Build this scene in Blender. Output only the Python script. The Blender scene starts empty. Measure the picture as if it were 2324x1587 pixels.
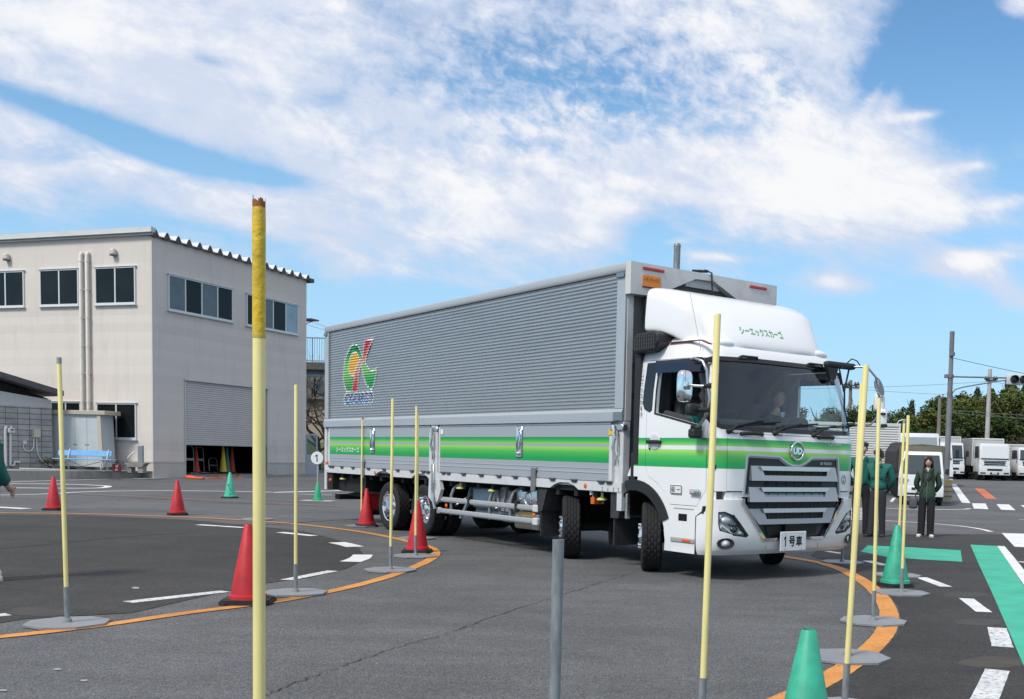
import bpy, bmesh, math, random
from math import sin, cos, pi, radians, sqrt, atan2, exp
from mathutils import Vector, Matrix, noise
R = random.Random(11)
sc = bpy.context.scene
COL = sc.collection
# ---------------------------------------------------------------- camera
FPX, PITCH, ROLL, CAMH, CX, CY = 2357.926, -0.0704692, 0.0260907, 1.380176, 1480.7955, 1207.8928
SW, SH = 2324.0, 1587.0
def camera():
    cd = bpy.data.cameras.new('Camera'); co = bpy.data.objects.new('Camera', cd); COL.objects.link(co)
    cd.sensor_fit = 'HORIZONTAL'; cd.sensor_width = 36.0; cd.lens = FPX/SW*36.0
    cd.shift_x = (SW/2-CX)/SW; cd.shift_y = (CY-SH/2)/SW
    cd.clip_start = 0.05; cd.clip_end = 3000
    c, s = cos(PITCH), sin(PITCH)
    right0 = Vector((1, 0, 0)); fwd = Vector((0, c, s)); up0 = Vector((0, -s, c)); down0 = -up0
    cr, sr = cos(ROLL), sin(ROLL)
    right = right0*cr - down0*sr; down = right0*sr + down0*cr
    m = Matrix((( right.x, -down.x, -fwd.x, 0), (right.y, -down.y, -fwd.y, 0), (right.z, -down.z, -fwd.z, CAMH), (0, 0, 0, 1)))
    co.matrix_world = m
    sc.camera = co
camera()
def ray(px, py):
    a, b = px-CX, py-CY
    c, s = cos(-ROLL), sin(-ROLL)
    X = (a*c-b*s)/FPX; Y = (a*s+b*c)/FPX
    c, s = cos(PITCH), sin(PITCH)
    return X, c+Y*s, s-Y*c
# ---------------------------------------------------------------- view
sc.view_settings.view_transform = 'Standard'; sc.view_settings.look = 'None'
sc.view_settings.exposure = 0.22; sc.view_settings.gamma = 1.0
sc.render.film_transparent = False
try:
    sc.cycles.max_bounces = 8; sc.cycles.transparent_max_bounces = 24
    sc.cycles.caustics_reflective = False; sc.cycles.caustics_refractive = False
    sc.cycles.sample_clamp_indirect = 4.0
except Exception: pass
# ---------------------------------------------------------------- sun
SUN_DIR = Vector((-0.42, -0.50, 0.76)).normalized()      # towards the sun
sd = bpy.data.lights.new('Sun', 'SUN'); so = bpy.data.objects.new('Sun', sd); COL.objects.link(so)
sd.energy = 2.7; sd.angle = radians(12); sd.color = (1.0, 0.955, 0.88)
so.rotation_euler = SUN_DIR.to_track_quat('Z', 'Y').to_euler(); so.location = (0, 0, 60)
# ---------------------------------------------------------------- sky
def sky():
    w = bpy.data.worlds.new('World'); sc.world = w; w.use_nodes = True
    nt = w.node_tree; N = nt.nodes; Lk = nt.links
    for n in list(N): N.remove(n)
    def nd(t, **k):
        n = N.new(t)
        for a, b in k.items(): setattr(n, a, b)
        return n
    def M(op, a, b=None, c=None, clamp=False):
        n = nd('ShaderNodeMath', operation=op, use_clamp=clamp)
        for i, v in enumerate((a, b, c)):
            if v is None: continue
            if isinstance(v, (int, float)): n.inputs[i].default_value = v
            else: Lk.new(v, n.inputs[i])
        return n.outputs[0]
    out = nd('ShaderNodeOutputWorld'); bg = nd('ShaderNodeBackground'); Lk.new(bg.outputs[0], out.inputs[0])
    tc = nd('ShaderNodeTexCoord'); sep = nd('ShaderNodeSeparateXYZ'); Lk.new(tc.outputs['Generated'], sep.inputs[0])
    ys = M('MAXIMUM', M('ABSOLUTE', sep.outputs[1]), 0.12)
    u = M('DIVIDE', sep.outputs[0], ys); v = M('DIVIDE', sep.outputs[2], ys)
    st = nd('ShaderNodeTexSky', sky_type='NISHITA'); st.sun_disc = False
    st.sun_elevation = math.asin(SUN_DIR.z); st.sun_rotation = atan2(SUN_DIR.x, SUN_DIR.y)
    st.air_density = 1.0; st.dust_density = 0.6; st.ozone_density = 2.5
    sk = nd('ShaderNodeVectorMath', operation='SCALE'); Lk.new(st.outputs[0], sk.inputs[0]); sk.inputs[3].default_value = 0.125
    tint = nd('ShaderNodeMix', data_type='RGBA', blend_type='MULTIPLY'); tint.inputs[0].default_value = 1
    Lk.new(sk.outputs[0], tint.inputs[6]); tint.inputs[7].default_value = SKY_TINT
    # bias field
    def gauss(px, py, rx, ry, ang, amp):
        d = ray(px, py); u0, v0 = d[0]/d[1], d[2]/d[1]
        du = M('SUBTRACT', u, u0); dv = M('SUBTRACT', v, v0); a = radians(ang)
        A = M('ADD', M('MULTIPLY', du, cos(a)), M('MULTIPLY', dv, sin(a)))
        B = M('SUBTRACT', M('MULTIPLY', dv, cos(a)), M('MULTIPLY', du, sin(a)))
        A = M('MULTIPLY', A, FPX/rx); B = M('MULTIPLY', B, FPX/ry)
        q = M('ADD', M('MULTIPLY', A, A), M('MULTIPLY', B, B))
        return M('MULTIPLY', M('POWER', 2.718, M('MULTIPLY', q, -1.0)), amp)
    # warp
    def noise_tex(su, sv, rot, sc_, det, rough, dist=0.0, off=0.0):
        a = radians(rot)
        U = M('ADD', M('MULTIPLY', u, cos(a)*su), M('MULTIPLY', v, sin(a)*su))
        V = M('SUBTRACT', M('MULTIPLY', v, cos(a)*sv), M('MULTIPLY', u, sin(a)*sv))
        cb = nd('ShaderNodeCombineXYZ'); Lk.new(U, cb.inputs[0]); Lk.new(V, cb.inputs[1]); cb.inputs[2].default_value = off
        n = nd('ShaderNodeTexNoise'); n.inputs['Scale'].default_value = sc_; n.inputs['Detail'].default_value = det
        n.inputs['Roughness'].default_value = rough; n.inputs['Distortion'].default_value = dist
        Lk.new(cb.outputs[0], n.inputs['Vector']); return n.outputs[0]
    # lower edge of the big cloud sheet: v as a curve of u
    fc = nd('ShaderNodeFloatCurve'); cv = fc.mapping.curves[0]
    pts = [(-400, 330), (0, 418), (250, 445), (480, 505), (700, 575), (950, 612), (1250, 622), (1390, 590), (1500, 500), (1650, 520), (1850, 560), (2050, 540), (2200, 500), (2324, 470), (2700, 420)]
    P = []
    for px, py in pts:
        d = ray(px, py); P.append(((d[0]/d[1]+1.0)/2.0, d[2]/d[1]))
    while len(cv.points) < len(P): cv.points.new(0.5, 0.5)
    for q, (a, b) in zip(cv.points, P): q.location = (a, b)
    fc.mapping.update()
    Lk.new(M('MULTIPLY', M('ADD', u, 1.0), 0.5), fc.inputs[1])
    big = noise_tex(1.0, 2.6, -14, 3.2, 6, 0.55, 0.25, 3.1)
    fine = noise_tex(1.0, 1.5, -20, 17, 8, 0.66, 0.35, 7.7)
    wispy = noise_tex(1.0, 4.2, -12, 7, 7, 0.62, 0.5, 1.3)
    vw = M('ADD', v, M('MULTIPLY', M('SUBTRACT', wispy, 0.5), 0.075))
    edge = M('MULTIPLY', M('SUBTRACT', vw, fc.outputs[0]), 16.0)
    edge = M('MINIMUM', M('MAXIMUM', edge, -1.15), 0.60)
    b = edge
    for g in SKY_BLOBS: b = M('ADD', b, gauss(*g))
    n = M('ADD', M('MULTIPLY', M('SUBTRACT', big, 0.5), 1.5), M('ADD', M('MULTIPLY', M('SUBTRACT', fine, 0.5), 1.30), M('MULTIPLY', M('SUBTRACT', wispy, 0.5), 1.3)))
    mot = noise_tex(1.0, 1.35, -25, 46, 4, 0.6, 0.3, 4.4)
    mask = M('ADD', M('ADD', gauss(1250, 190, 430, 200, 5, 1.0), gauss(1700, 200, 300, 160, 0, .7)), M('ADD', gauss(1150, 380, 300, 60, -8, .5), 0.12))
    n = M('ADD', n, M('MULTIPLY', M('MULTIPLY', M('SUBTRACT', mot, 0.5), 2.6), mask))
    dens = M('ADD', b, n)
    mr = nd('ShaderNodeMapRange', interpolation_type='SMOOTHSTEP'); Lk.new(dens, mr.inputs[0])
    mr.inputs[1].default_value = -0.62; mr.inputs[2].default_value = 0.85
    cov = mr.outputs[0]
    # shading of the cloud sheet: thin parts grey-lilac, thick parts white
    ms = nd('ShaderNodeMapRange', interpolation_type='SMOOTHSTEP'); 
    soft = noise_tex(1.0, 2.2, -16, 6.5, 5, 0.6, 0.4, 9.2); Lk.new(M('ADD', dens, M('ADD', M('MULTIPLY', M('SUBTRACT', fine, 0.5), 0.9), M('MULTIPLY', M('SUBTRACT', soft, 0.5), 3.2))), ms.inputs[0]); ms.inputs[1].default_value = 0.25; ms.inputs[2].default_value = 1.75
    cc = nd('ShaderNodeMix', data_type='RGBA'); Lk.new(ms.outputs[0], cc.inputs[0])
    cc.inputs[6].default_value = (0.56, 0.625, 0.76, 1); cc.inputs[7].default_value = (0.815, 0.82, 0.835, 1)
    # the pale band low over the horizon
    hz = nd('ShaderNodeMapRange', interpolation_type='SMOOTHSTEP'); Lk.new(v, hz.inputs[0])
    hz.inputs[1].default_value = 0.44; hz.inputs[2].default_value = -0.02; hz.inputs[3].default_value = 0; hz.inputs[4].default_value = 0.86
    hm = nd('ShaderNodeMix', data_type='RGBA'); Lk.new(hz.outputs[0], hm.inputs[0]); Lk.new(tint.outputs[2], hm.inputs[6]); hm.inputs[7].default_value = (0.38, 0.60, 0.82, 1)
    fin = nd('ShaderNodeMix', data_type='RGBA'); Lk.new(cov, fin.inputs[0]); Lk.new(hm.outputs[2], fin.inputs[6]); Lk.new(cc.outputs[2], fin.inputs[7])
    Lk.new(fin.outputs[2], bg.inputs[0]); bg.inputs[1].default_value = 1.0
SKY_TINT = (0.80, 1.08, 1.16, 1)
SKY_BLOBS = [  # px, py, rx, ry, angle, amount: holes negative, clouds positive
    (130, 250, 260, 26, -17, -1.5), (480, 372, 200, 30, -12, -1.6), (620, 405, 90, 16, -5, -.8), (300, 330, 160, 20, -20, -1.0),
    (1130, 165, 120, 60, 15, -.35), (1400, 205, 150, 50, 0, -.55), (1240, 80, 60, 30, 0, -.25), (1480, 110, 60, 40, 0, -.25), (1240, 250, 60, 30, 0, -.2), (470, 135, 60, 16, -8, -.8),
    (1560, 280, 130, 28, -5, -.7), (760, 235, 70, 30, -20, -.4), (1160, 325, 60, 20, -10, -.5),
    (2260, 60, 210, 150, 0, -1.7), (2250, 250, 190, 120, 0, -1.7), (2010, 165, 75, 60, 40, -1.3), (2330, 400, 120, 60, 0, -1.1), (2105, 60, 90, 110, 0, -.9),
    (2030, 205, 26, 55, -25, 1.0), (1985, 215, 14, 60, -30, .9), (2150, 60, 40, 24, -20, .8), (2310, 10, 60, 40, 0, 1.6), (2090, 262, 80, 12, 8, .9),
    (1850, 410, 330, 120, 0, .95), (2130, 470, 110, 50, 0, .6), (1120, 120, 330, 150, 10, -.22), (1400, 240, 260, 110, 0, -.20), (250, 560, 300, 30, -12, .0), (120, 395, 160, 26, 6, .5), (520, 480, 200, 26, -14, .5), (1560, 395, 120, 40, 0, .2), (250, 80, 420, 150, 0, .55), (1250, 450, 300, 80, -8, .5), (1700, 60, 200, 60, 0, .3),
    (1470, 560, 60, 60, 0, -.9), (1540, 480, 100, 26, -12, -.6), (2270, 540, 160, 26, 5, -.5),
    (1640, 585, 80, 14, -5, 1.3), (1895, 645, 85, 26, -5, 1.45), (1530, 548, 40, 9, 5, .8),
    (2230, 585, 130, 30, 12, 1.2), (2290, 665, 130, 45, -22, 1.5), (2190, 380, 60, 12, 8, .9), (2300, 455, 80, 16, 10, .7), (2200, 790, 260, 12, -3, .5)]
sky()
# ---------------------------------------------------------------- terrain and picking
def H(y): return 0.0125*(min(max(y, 30.0), 110.0)-30.0)
def at(px, py, Y):
    d = ray(px, py); t = Y/d[1]
    return Vector((d[0]*t, Y, CAMH+d[2]*t))
def G(px, py, lift=0.0):
    d = ray(px, py)
    if d[2] >= -1e-4: d = (d[0], d[1], -1e-4)
    lo, hi = 0.5, 110.0/d[1]
    f = lambda t: CAMH+d[2]*t-H(d[1]*t)-lift
    if f(hi) > 0: t = hi
    else:
        for _ in range(50):
            m = (lo+hi)/2
            if f(m) > 0: lo = m
            else: hi = m
        t = lo
    return Vector((d[0]*t, d[1]*t, CAMH+d[2]*t))
# ---------------------------------------------------------------- materials
MATS = {}
def mat(name, col=(.5, .5, .5), rough=.6, metal=0.0, var=0.0, vs=6.0, bump=0.0, bs=60.0, coat=0.0, spec=0.5, vcol=None, emit=None, stretch=None, det=4):
    if name in MATS: return MATS[name]
    m = bpy.data.materials.new(name); m.use_nodes = True; MATS[name] = m
    nt = m.node_tree; b = nt.nodes['Principled BSDF']
    b.inputs['Base Color'].default_value = (*col, 1); b.inputs['Roughness'].default_value = rough; b.inputs['Metallic'].default_value = metal
    b.inputs['Specular IOR Level'].default_value = spec
    if coat: b.inputs['Coat Weight'].default_value = coat; b.inputs['Coat Roughness'].default_value = .05
    if emit: b.inputs['Emission Color'].default_value = (*emit[:3], 1); b.inputs['Emission Strength'].default_value = emit[3]
    if var or bump:
        tc = nt.nodes.new('ShaderNodeTexCoord'); vec = tc.outputs['Object']
        if stretch:
            mp = nt.nodes.new('ShaderNodeMapping'); mp.inputs['Scale'].default_value = stretch; nt.links.new(vec, mp.inputs[0]); vec = mp.outputs[0]
        if var:
            n = nt.nodes.new('ShaderNodeTexNoise'); n.inputs['Scale'].default_value = vs; n.inputs['Detail'].default_value = det; n.inputs['Roughness'].default_value = .65
            nt.links.new(vec, n.inputs['Vector'])
            mx = nt.nodes.new('ShaderNodeMix'); mx.data_type = 'RGBA'
            mr = nt.nodes.new('ShaderNodeMapRange'); mr.inputs[1].default_value = .3; mr.inputs[2].default_value = .7; nt.links.new(n.outputs[0], mr.inputs[0])
            nt.links.new(mr.outputs[0], mx.inputs[0])
            c2 = vcol or tuple(c*(1-var) for c in col)
            c1 = col if vcol else tuple(min(1, c*(1+var*.5)) for c in col)
            mx.inputs[6].default_value = (*c2, 1); mx.inputs[7].default_value = (*c1, 1)
            nt.links.new(mx.outputs[2], b.inputs['Base Color'])
            mr2 = nt.nodes.new('ShaderNodeMapRange'); nt.links.new(n.outputs[0], mr2.inputs[0]); mr2.inputs[3].default_value = max(0.02, rough-.08); mr2.inputs[4].default_value = min(1, rough+.12)
            nt.links.new(mr2.outputs[0], b.inputs['Roughness'])
        if bump:
            n2 = nt.nodes.new('ShaderNodeTexNoise'); n2.inputs['Scale'].default_value = bs; n2.inputs['Detail'].default_value = 3; nt.links.new(vec, n2.inputs['Vector'])
            bp = nt.nodes.new('ShaderNodeBump'); bp.inputs['Strength'].default_value = bump; bp.inputs['Distance'].default_value = .01
            nt.links.new(n2.outputs[0], bp.inputs['Height']); nt.links.new(bp.outputs[0], b.inputs['Normal'])
    return m
def glass(name, tint=(.6, .7, .7), refl=1.0, rough=0.02):
    if name in MATS: return MATS[name]
    m = bpy.data.materials.new(name); m.use_nodes = True; MATS[name] = m
    nt = m.node_tree; N = nt.nodes; L = nt.links; N.remove(N['Principled BSDF'])
    t = N.new('ShaderNodeBsdfTransparent'); t.inputs[0].default_value = (*tint, 1)
    g = N.new('ShaderNodeBsdfGlossy'); g.inputs['Roughness'].default_value = rough; g.inputs[0].default_value = (.9, .95, 1, 1)
    f = N.new('ShaderNodeLayerWeight'); f.inputs[0].default_value = .5
    pw = N.new('ShaderNodeMath'); pw.operation = 'POWER'; pw.inputs[1].default_value = 3.5; L.new(f.outputs['Facing'], pw.inputs[0])
    mu = N.new('ShaderNodeMath'); mu.operation = 'MULTIPLY_ADD'; mu.inputs[1].default_value = .6*refl; mu.inputs[2].default_value = .035*refl; L.new(pw.outputs[0], mu.inputs[0])
    mx = N.new('ShaderNodeMixShader'); L.new(mu.outputs[0], mx.inputs[0]); L.new(t.outputs[0], mx.inputs[1]); L.new(g.outputs[0], mx.inputs[2])
    L.new(mx.outputs[0], N['Material Output'].inputs[0]); return m
def asphalt(name, col, var=.18, speck=.5):
    m = bpy.data.materials.new(name); m.use_nodes = True; MATS[name] = m
    nt = m.node_tree; N = nt.nodes; L = nt.links; b = N['Principled BSDF']
    tc = N.new('ShaderNodeTexCoord'); v = tc.outputs['Object']
    def nz(s, d, r=.6):
        n = N.new('ShaderNodeTexNoise'); n.inputs['Scale'].default_value = s; n.inputs['Detail'].default_value = d; n.inputs['Roughness'].default_value = r; L.new(v, n.inputs['Vector']); return n.outputs[0]
    def rng(s, a, b_, c, d):
        r = N.new('ShaderNodeMapRange'); L.new(s, r.inputs[0]); r.inputs[1].default_value = a; r.inputs[2].default_value = b_; r.inputs[3].default_value = c; r.inputs[4].default_value = d; return r.outputs[0]
    def mul(a, b_):
        q = N.new('ShaderNodeMath'); q.operation = 'MULTIPLY'; L.new(a, q.inputs[0]); L.new(b_, q.inputs[1]); return q.outputs[0]
    big = rng(nz(.35, 5), .35, .65, 1-var, 1+var); mid = rng(nz(2.2, 8, .75), .3, .7, .84, 1.16); fi = mul(rng(nz(70, 2, .8), .35, .65, 1-speck*.55, 1+speck*.55), rng(nz(20, 3, .8), .35, .65, 1-speck*.22, 1+speck*.22))
    mpp = N.new('ShaderNodeMapping'); mpp.inputs['Scale'].default_value = (.16, 1.3, 1); mpp.inputs['Rotation'].default_value = (0, 0, .25); L.new(v, mpp.inputs[0])
    ns = N.new('ShaderNodeTexNoise'); ns.inputs['Scale'].default_value = 1.6; ns.inputs['Detail'].default_value = 6; ns.inputs['Roughness'].default_value = .7; L.new(mpp.outputs[0], ns.inputs['Vector'])
    big = mul(big, rng(ns.outputs[0], .3, .7, .86, 1.12))
    vo = N.new('ShaderNodeTexVoronoi'); vo.inputs['Scale'].default_value = 17; L.new(v, vo.inputs['Vector'])
    sp = rng(vo.outputs['Distance'], .05, .10, 3.2, 1.0)
    sel = rng(nz(9, 1), .58, .64, 0.0, 1.0)
    mixf = N.new('ShaderNodeMix'); mixf.data_type = 'FLOAT'; L.new(sel, mixf.inputs[0]); mixf.inputs[2].default_value = 1.0; L.new(sp, mixf.inputs[3])
    f = mul(mul(big, mid), mul(fi, mixf.outputs[0]))
    sc_ = N.new('ShaderNodeVectorMath'); sc_.operation = 'SCALE'; sc_.inputs[0].default_value = col; L.new(f, sc_.inputs[3])
    L.new(sc_.outputs[0], b.inputs['Base Color']); b.inputs['Roughness'].default_value = .85; b.inputs['Specular IOR Level'].default_value = .35
    bp = N.new('ShaderNodeBump'); bp.inputs['Strength'].default_value = .5; bp.inputs['Distance'].default_value = .006; L.new(fi, bp.inputs['Height']); L.new(bp.outputs[0], b.inputs['Normal'])
    return m
def paint_mark(name, col, wear=.5, cracks=True):
    """road paint with worn holes and fine cracks"""
    m = bpy.data.materials.new(name); m.use_nodes = True; MATS[name] = m
    nt = m.node_tree; N = nt.nodes; L = nt.links; b = N['Principled BSDF']
    tc = N.new('ShaderNodeTexCoord'); v = tc.outputs['Object']
    n = N.new('ShaderNodeTexNoise'); n.inputs['Scale'].default_value = 22; n.inputs['Detail'].default_value = 8; n.inputs['Roughness'].default_value = .75; L.new(v, n.inputs['Vector'])
    r = N.new('ShaderNodeMapRange'); L.new(n.outputs[0], r.inputs[0]); r.inputs[1].default_value = .62-wear*.12; r.inputs[2].default_value = .72-wear*.12
    n3 = N.new('ShaderNodeTexNoise'); n3.inputs['Scale'].default_value = 2.5; n3.inputs['Detail'].default_value = 4; L.new(v, n3.inputs['Vector'])
    r3 = N.new('ShaderNodeMapRange'); L.new(n3.outputs[0], r3.inputs[0]); r3.inputs[1].default_value = .3; r3.inputs[2].default_value = .7; r3.inputs[3].default_value = .82; r3.inputs[4].default_value = 1.08
    vm = N.new('ShaderNodeVectorMath'); vm.operation = 'SCALE'; vm.inputs[0].default_value = col; L.new(r3.outputs[0], vm.inputs[3])
    mx = N.new('ShaderNodeMix'); mx.data_type = 'RGBA'; L.new(r.outputs[0], mx.inputs[0]); L.new(vm.outputs[0], mx.inputs[6]); mx.inputs[7].default_value = (*[c*.25+.05 for c in col], 1)
    L.new(mx.outputs[2], b.inputs['Base Color']); b.inputs['Roughness'].default_value = .7
    return m
def mix_dirt(name, col, dirt, scale=(1, 1, 1), amt=.5, rough=.6, lo=.5, hi=.75, ns=2.0, metal=0, hline=None):
    """base colour with streaks of dirt; hline = (period, strength) adds faint horizontal joints"""
    m = bpy.data.materials.new(name); m.use_nodes = True; MATS[name] = m
    nt = m.node_tree; N = nt.nodes; L = nt.links; b = N['Principled BSDF']; b.inputs['Metallic'].default_value = metal
    tc = N.new('ShaderNodeTexCoord'); mp = N.new('ShaderNodeMapping'); mp.inputs['Scale'].default_value = scale; L.new(tc.outputs['Object'], mp.inputs[0])
    n = N.new('ShaderNodeTexNoise'); n.inputs['Scale'].default_value = ns; n.inputs['Detail'].default_value = 6; n.inputs['Roughness'].default_value = .65; L.new(mp.outputs[0], n.inputs['Vector'])
    r = N.new('ShaderNodeMapRange'); L.new(n.outputs[0], r.inputs[0]); r.inputs[1].default_value = lo; r.inputs[2].default_value = hi; r.inputs[4].default_value = amt
    mx = N.new('ShaderNodeMix'); mx.data_type = 'RGBA'; L.new(r.outputs[0], mx.inputs[0]); mx.inputs[6].default_value = (*col, 1); mx.inputs[7].default_value = (*dirt, 1)
    c = mx.outputs[2]
    n2 = N.new('ShaderNodeTexNoise'); n2.inputs['Scale'].default_value = 40; n2.inputs['Detail'].default_value = 3; L.new(tc.outputs['Object'], n2.inputs['Vector'])
    r2 = N.new('ShaderNodeMapRange'); L.new(n2.outputs[0], r2.inputs[0]); r2.inputs[1].default_value = .3; r2.inputs[2].default_value = .7; r2.inputs[3].default_value = .95; r2.inputs[4].default_value = 1.04
    v = N.new('ShaderNodeVectorMath'); v.operation = 'SCALE'; L.new(c, v.inputs[0]); L.new(r2.outputs[0], v.inputs[3]); c = v.outputs[0]
    if hline:
        sp = N.new('ShaderNodeSeparateXYZ'); L.new(tc.outputs['Object'], sp.inputs[0])
        fr = N.new('ShaderNodeMath'); fr.operation = 'FRACT'; dv = N.new('ShaderNodeMath'); dv.operation = 'DIVIDE'; L.new(sp.outputs[2], dv.inputs[0]); dv.inputs[1].default_value = hline[0]; L.new(dv.outputs[0], fr.inputs[0])
        rr = N.new('ShaderNodeMapRange'); L.new(fr.outputs[0], rr.inputs[0]); rr.inputs[1].default_value = 0; rr.inputs[2].default_value = .12; rr.inputs[3].default_value = 1-hline[1]; rr.inputs[4].default_value = 1
        v2 = N.new('ShaderNodeVectorMath'); v2.operation = 'SCALE'; L.new(c, v2.inputs[0]); L.new(rr.outputs[0], v2.inputs[3]); c = v2.outputs[0]
        fl = N.new('ShaderNodeMath'); fl.operation = 'FLOOR'; L.new(dv.outputs[0], fl.inputs[0]); wn = N.new('ShaderNodeTexWhiteNoise'); wn.noise_dimensions = '1D'; L.new(fl.outputs[0], wn.inputs['W'])
        r5 = N.new('ShaderNodeMapRange'); L.new(wn.outputs[0], r5.inputs[0]); r5.inputs[3].default_value = .955; r5.inputs[4].default_value = 1.03
        v5 = N.new('ShaderNodeVectorMath'); v5.operation = 'SCALE'; L.new(c, v5.inputs[0]); L.new(r5.outputs[0], v5.inputs[3]); c = v5.outputs[0]
        bp = N.new('ShaderNodeBump'); bp.inputs['Distance'].default_value = .01; bp.inputs['Strength'].default_value = .6; L.new(rr.outputs[0], bp.inputs['Height']); L.new(bp.outputs[0], b.inputs['Normal'])
    L.new(c, b.inputs['Base Color']); b.inputs['Roughness'].default_value = rough
    return m
# ---------------------------------------------------------------- mesh builder
def smooth(me, ang=35):
    if not len(me.polygons): return
    me.shade_smooth()
    try: me.set_sharp_from_angle(angle=radians(ang))
    except Exception: pass
def tag(o, label=None, cat=None, group=None, kind=None):
    if label: o['label'] = label
    if cat: o['category'] = cat
    if group: o['group'] = group
    if kind: o['kind'] = kind
    return o
def empty(name, loc=(0, 0, 0), rz=0.0, label=None, cat=None, group=None, s=1.0):
    o = bpy.data.objects.new(name, None); COL.objects.link(o); o.location = loc; o.rotation_euler = (0, 0, rz); o.empty_display_size = .1
    if s != 1.0: o.scale = (s, s, s)
    return tag(o, label, cat, group)
def kids(o): return [c for c in COL.objects if c.parent == o]
def copy_tree(o, parent=None):
    c = o.copy(); COL.objects.link(c)
    if parent: c.parent = parent
    for ch in kids(o): copy_tree(ch, c)
    return c
class MB:
    def __init__(s): s.v = []; s.f = []; s.mi = []; s.cur = 0
    def m(s, i): s.cur = i; return s
    def add(s, vs, fs):
        k = len(s.v); s.v += [tuple(v) for v in vs]
        for f in fs: s.f.append([i+k for i in f]); s.mi.append(s.cur)
        return s
    def box(s, x0, x1, y0, y1, z0, z1, M=None):
        vs = [Vector(p) for p in ((x0, y0, z0), (x1, y0, z0), (x1, y1, z0), (x0, y1, z0), (x0, y0, z1), (x1, y0, z1), (x1, y1, z1), (x0, y1, z1))]
        if M: vs = [M @ v for v in vs]
        return s.add(vs, [(0, 3, 2, 1), (4, 5, 6, 7), (0, 1, 5, 4), (1, 2, 6, 5), (2, 3, 7, 6), (3, 0, 4, 7)])
    def bev(s, x0, x1, y0, y1, z0, z1, b=.01, M=None, seg=1):
        bm = bmesh.new(); bmesh.ops.create_cube(bm, size=1)
        for v in bm.verts: v.co = Vector(((x0+x1)/2+v.co.x*(x1-x0), (y0+y1)/2+v.co.y*(y1-y0), (z0+z1)/2+v.co.z*(z1-z0)))
        b = min(b, abs(x1-x0)*.49, abs(y1-y0)*.49, abs(z1-z0)*.49)
        bmesh.ops.bevel(bm, geom=bm.edges[:], offset=b, segments=seg, affect='EDGES', profile=.5)
        bm.verts.ensure_lookup_table(); vs = [(M @ v.co) if M else v.co.copy() for v in bm.verts]
        s.add(vs, [[v.index for v in f.verts] for f in bm.faces]); bm.free(); return s
    def tube(s, pts, r, seg=8, cap=True, r2=None):
        pts = [Vector(p) for p in pts]; n = len(pts); vs = []; fs = []
        ref = None
        for i, p in enumerate(pts):
            t = (pts[min(i+1, n-1)]-pts[max(i-1, 0)]).normalized()
            if ref is None: ref = Vector((0, 0, 1)) if abs(t.z) < .9 else Vector((1, 0, 0))
            a = t.cross(ref).normalized(); b = a.cross(t).normalized(); ref = b
            if isinstance(r, (list, tuple)): rr = r[i]
            elif r2 is not None: rr = r+(r2-r)*i/(n-1)
            else: rr = r
            for k in range(seg): q = 2*pi*k/seg; vs.append(p+a*cos(q)*rr+b*sin(q)*rr)
        for i in range(n-1):
            for k in range(seg): j = (k+1) % seg; fs.append((i*seg+k, i*seg+j, (i+1)*seg+j, (i+1)*seg+k))
        if cap: fs.append(tuple(range(seg))); fs.append(tuple((n-1)*seg+k for k in reversed(range(seg))))
        return s.add(vs, [tuple(reversed(f)) for f in fs])
    def lathe(s, prof, seg=24, M=None, caps=True):
        vs = []; fs = []; n = len(prof)
        for k in range(seg):
            a = 2*pi*k/seg
            for r, z in prof: vs.append(Vector((r*cos(a), r*sin(a), z)))
        for k in range(seg):
            j = (k+1) % seg
            for i in range(n-1): fs.append((k*n+i, j*n+i, j*n+i+1, k*n+i+1))
        if caps:
            if prof[0][0] > 1e-5: fs.append(tuple(k*n for k in reversed(range(seg))))
            if prof[-1][0] > 1e-5: fs.append(tuple(k*n+n-1 for k in range(seg)))
        if M: vs = [M @ v for v in vs]
        return s.add(vs, fs)
    def prism(s, poly, a, b, axis='y', M=None):
        """poly in the other two axes (x,z for y; y,z for x; x,y for z), between a and b"""
        n = len(poly)
        def P(p, t):
            return Vector((p[0], t, p[1])) if axis == 'y' else Vector((t, p[0], p[1])) if axis == 'x' else Vector((p[0], p[1], t))
        vs = [P(p, a) for p in poly]+[P(p, b) for p in poly]
        if M: vs = [M @ v for v in vs]
        fs = [tuple(range(n)), tuple(reversed(range(n, 2*n)))]+[(i, i+n, (i+1) % n+n, (i+1) % n) for i in range(n)]
        return s.add(vs, fs)
    def quad(s, *p): return s.add(p, [tuple(range(len(p)))])
    def sphere(s, c, r, seg=12, rings=8, sc3=(1, 1, 1)):
        c = Vector(c); vs = []; fs = []
        for i in range(rings+1):
            t = pi*i/rings
            for k in range(seg): a = 2*pi*k/seg; vs.append(c+Vector((r*sc3[0]*sin(t)*cos(a), r*sc3[1]*sin(t)*sin(a), r*sc3[2]*cos(t))))
        for i in range(rings):
            for k in range(seg): j = (k+1) % seg; fs.append((i*seg+k, (i+1)*seg+k, (i+1)*seg+j, i*seg+j))
        return s.add(vs, fs)
    def mesh(s, name, mats, fix=True, sm=None, doubles=False):
        me = bpy.data.meshes.new(name); me.from_pydata(s.v, [], s.f)
        for m in (mats if isinstance(mats, (list, tuple)) else [mats]): me.materials.append(m)
        me.polygons.foreach_set('material_index', s.mi)
        if fix:
            bm = bmesh.new(); bm.from_mesh(me)
            if doubles: bmesh.ops.remove_doubles(bm, verts=bm.verts[:], dist=1e-5)
            bmesh.ops.recalc_face_normals(bm, faces=bm.faces[:]); bm.to_mesh(me); bm.free()
        me.update()
        if sm: smooth(me, sm)
        return me
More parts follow.
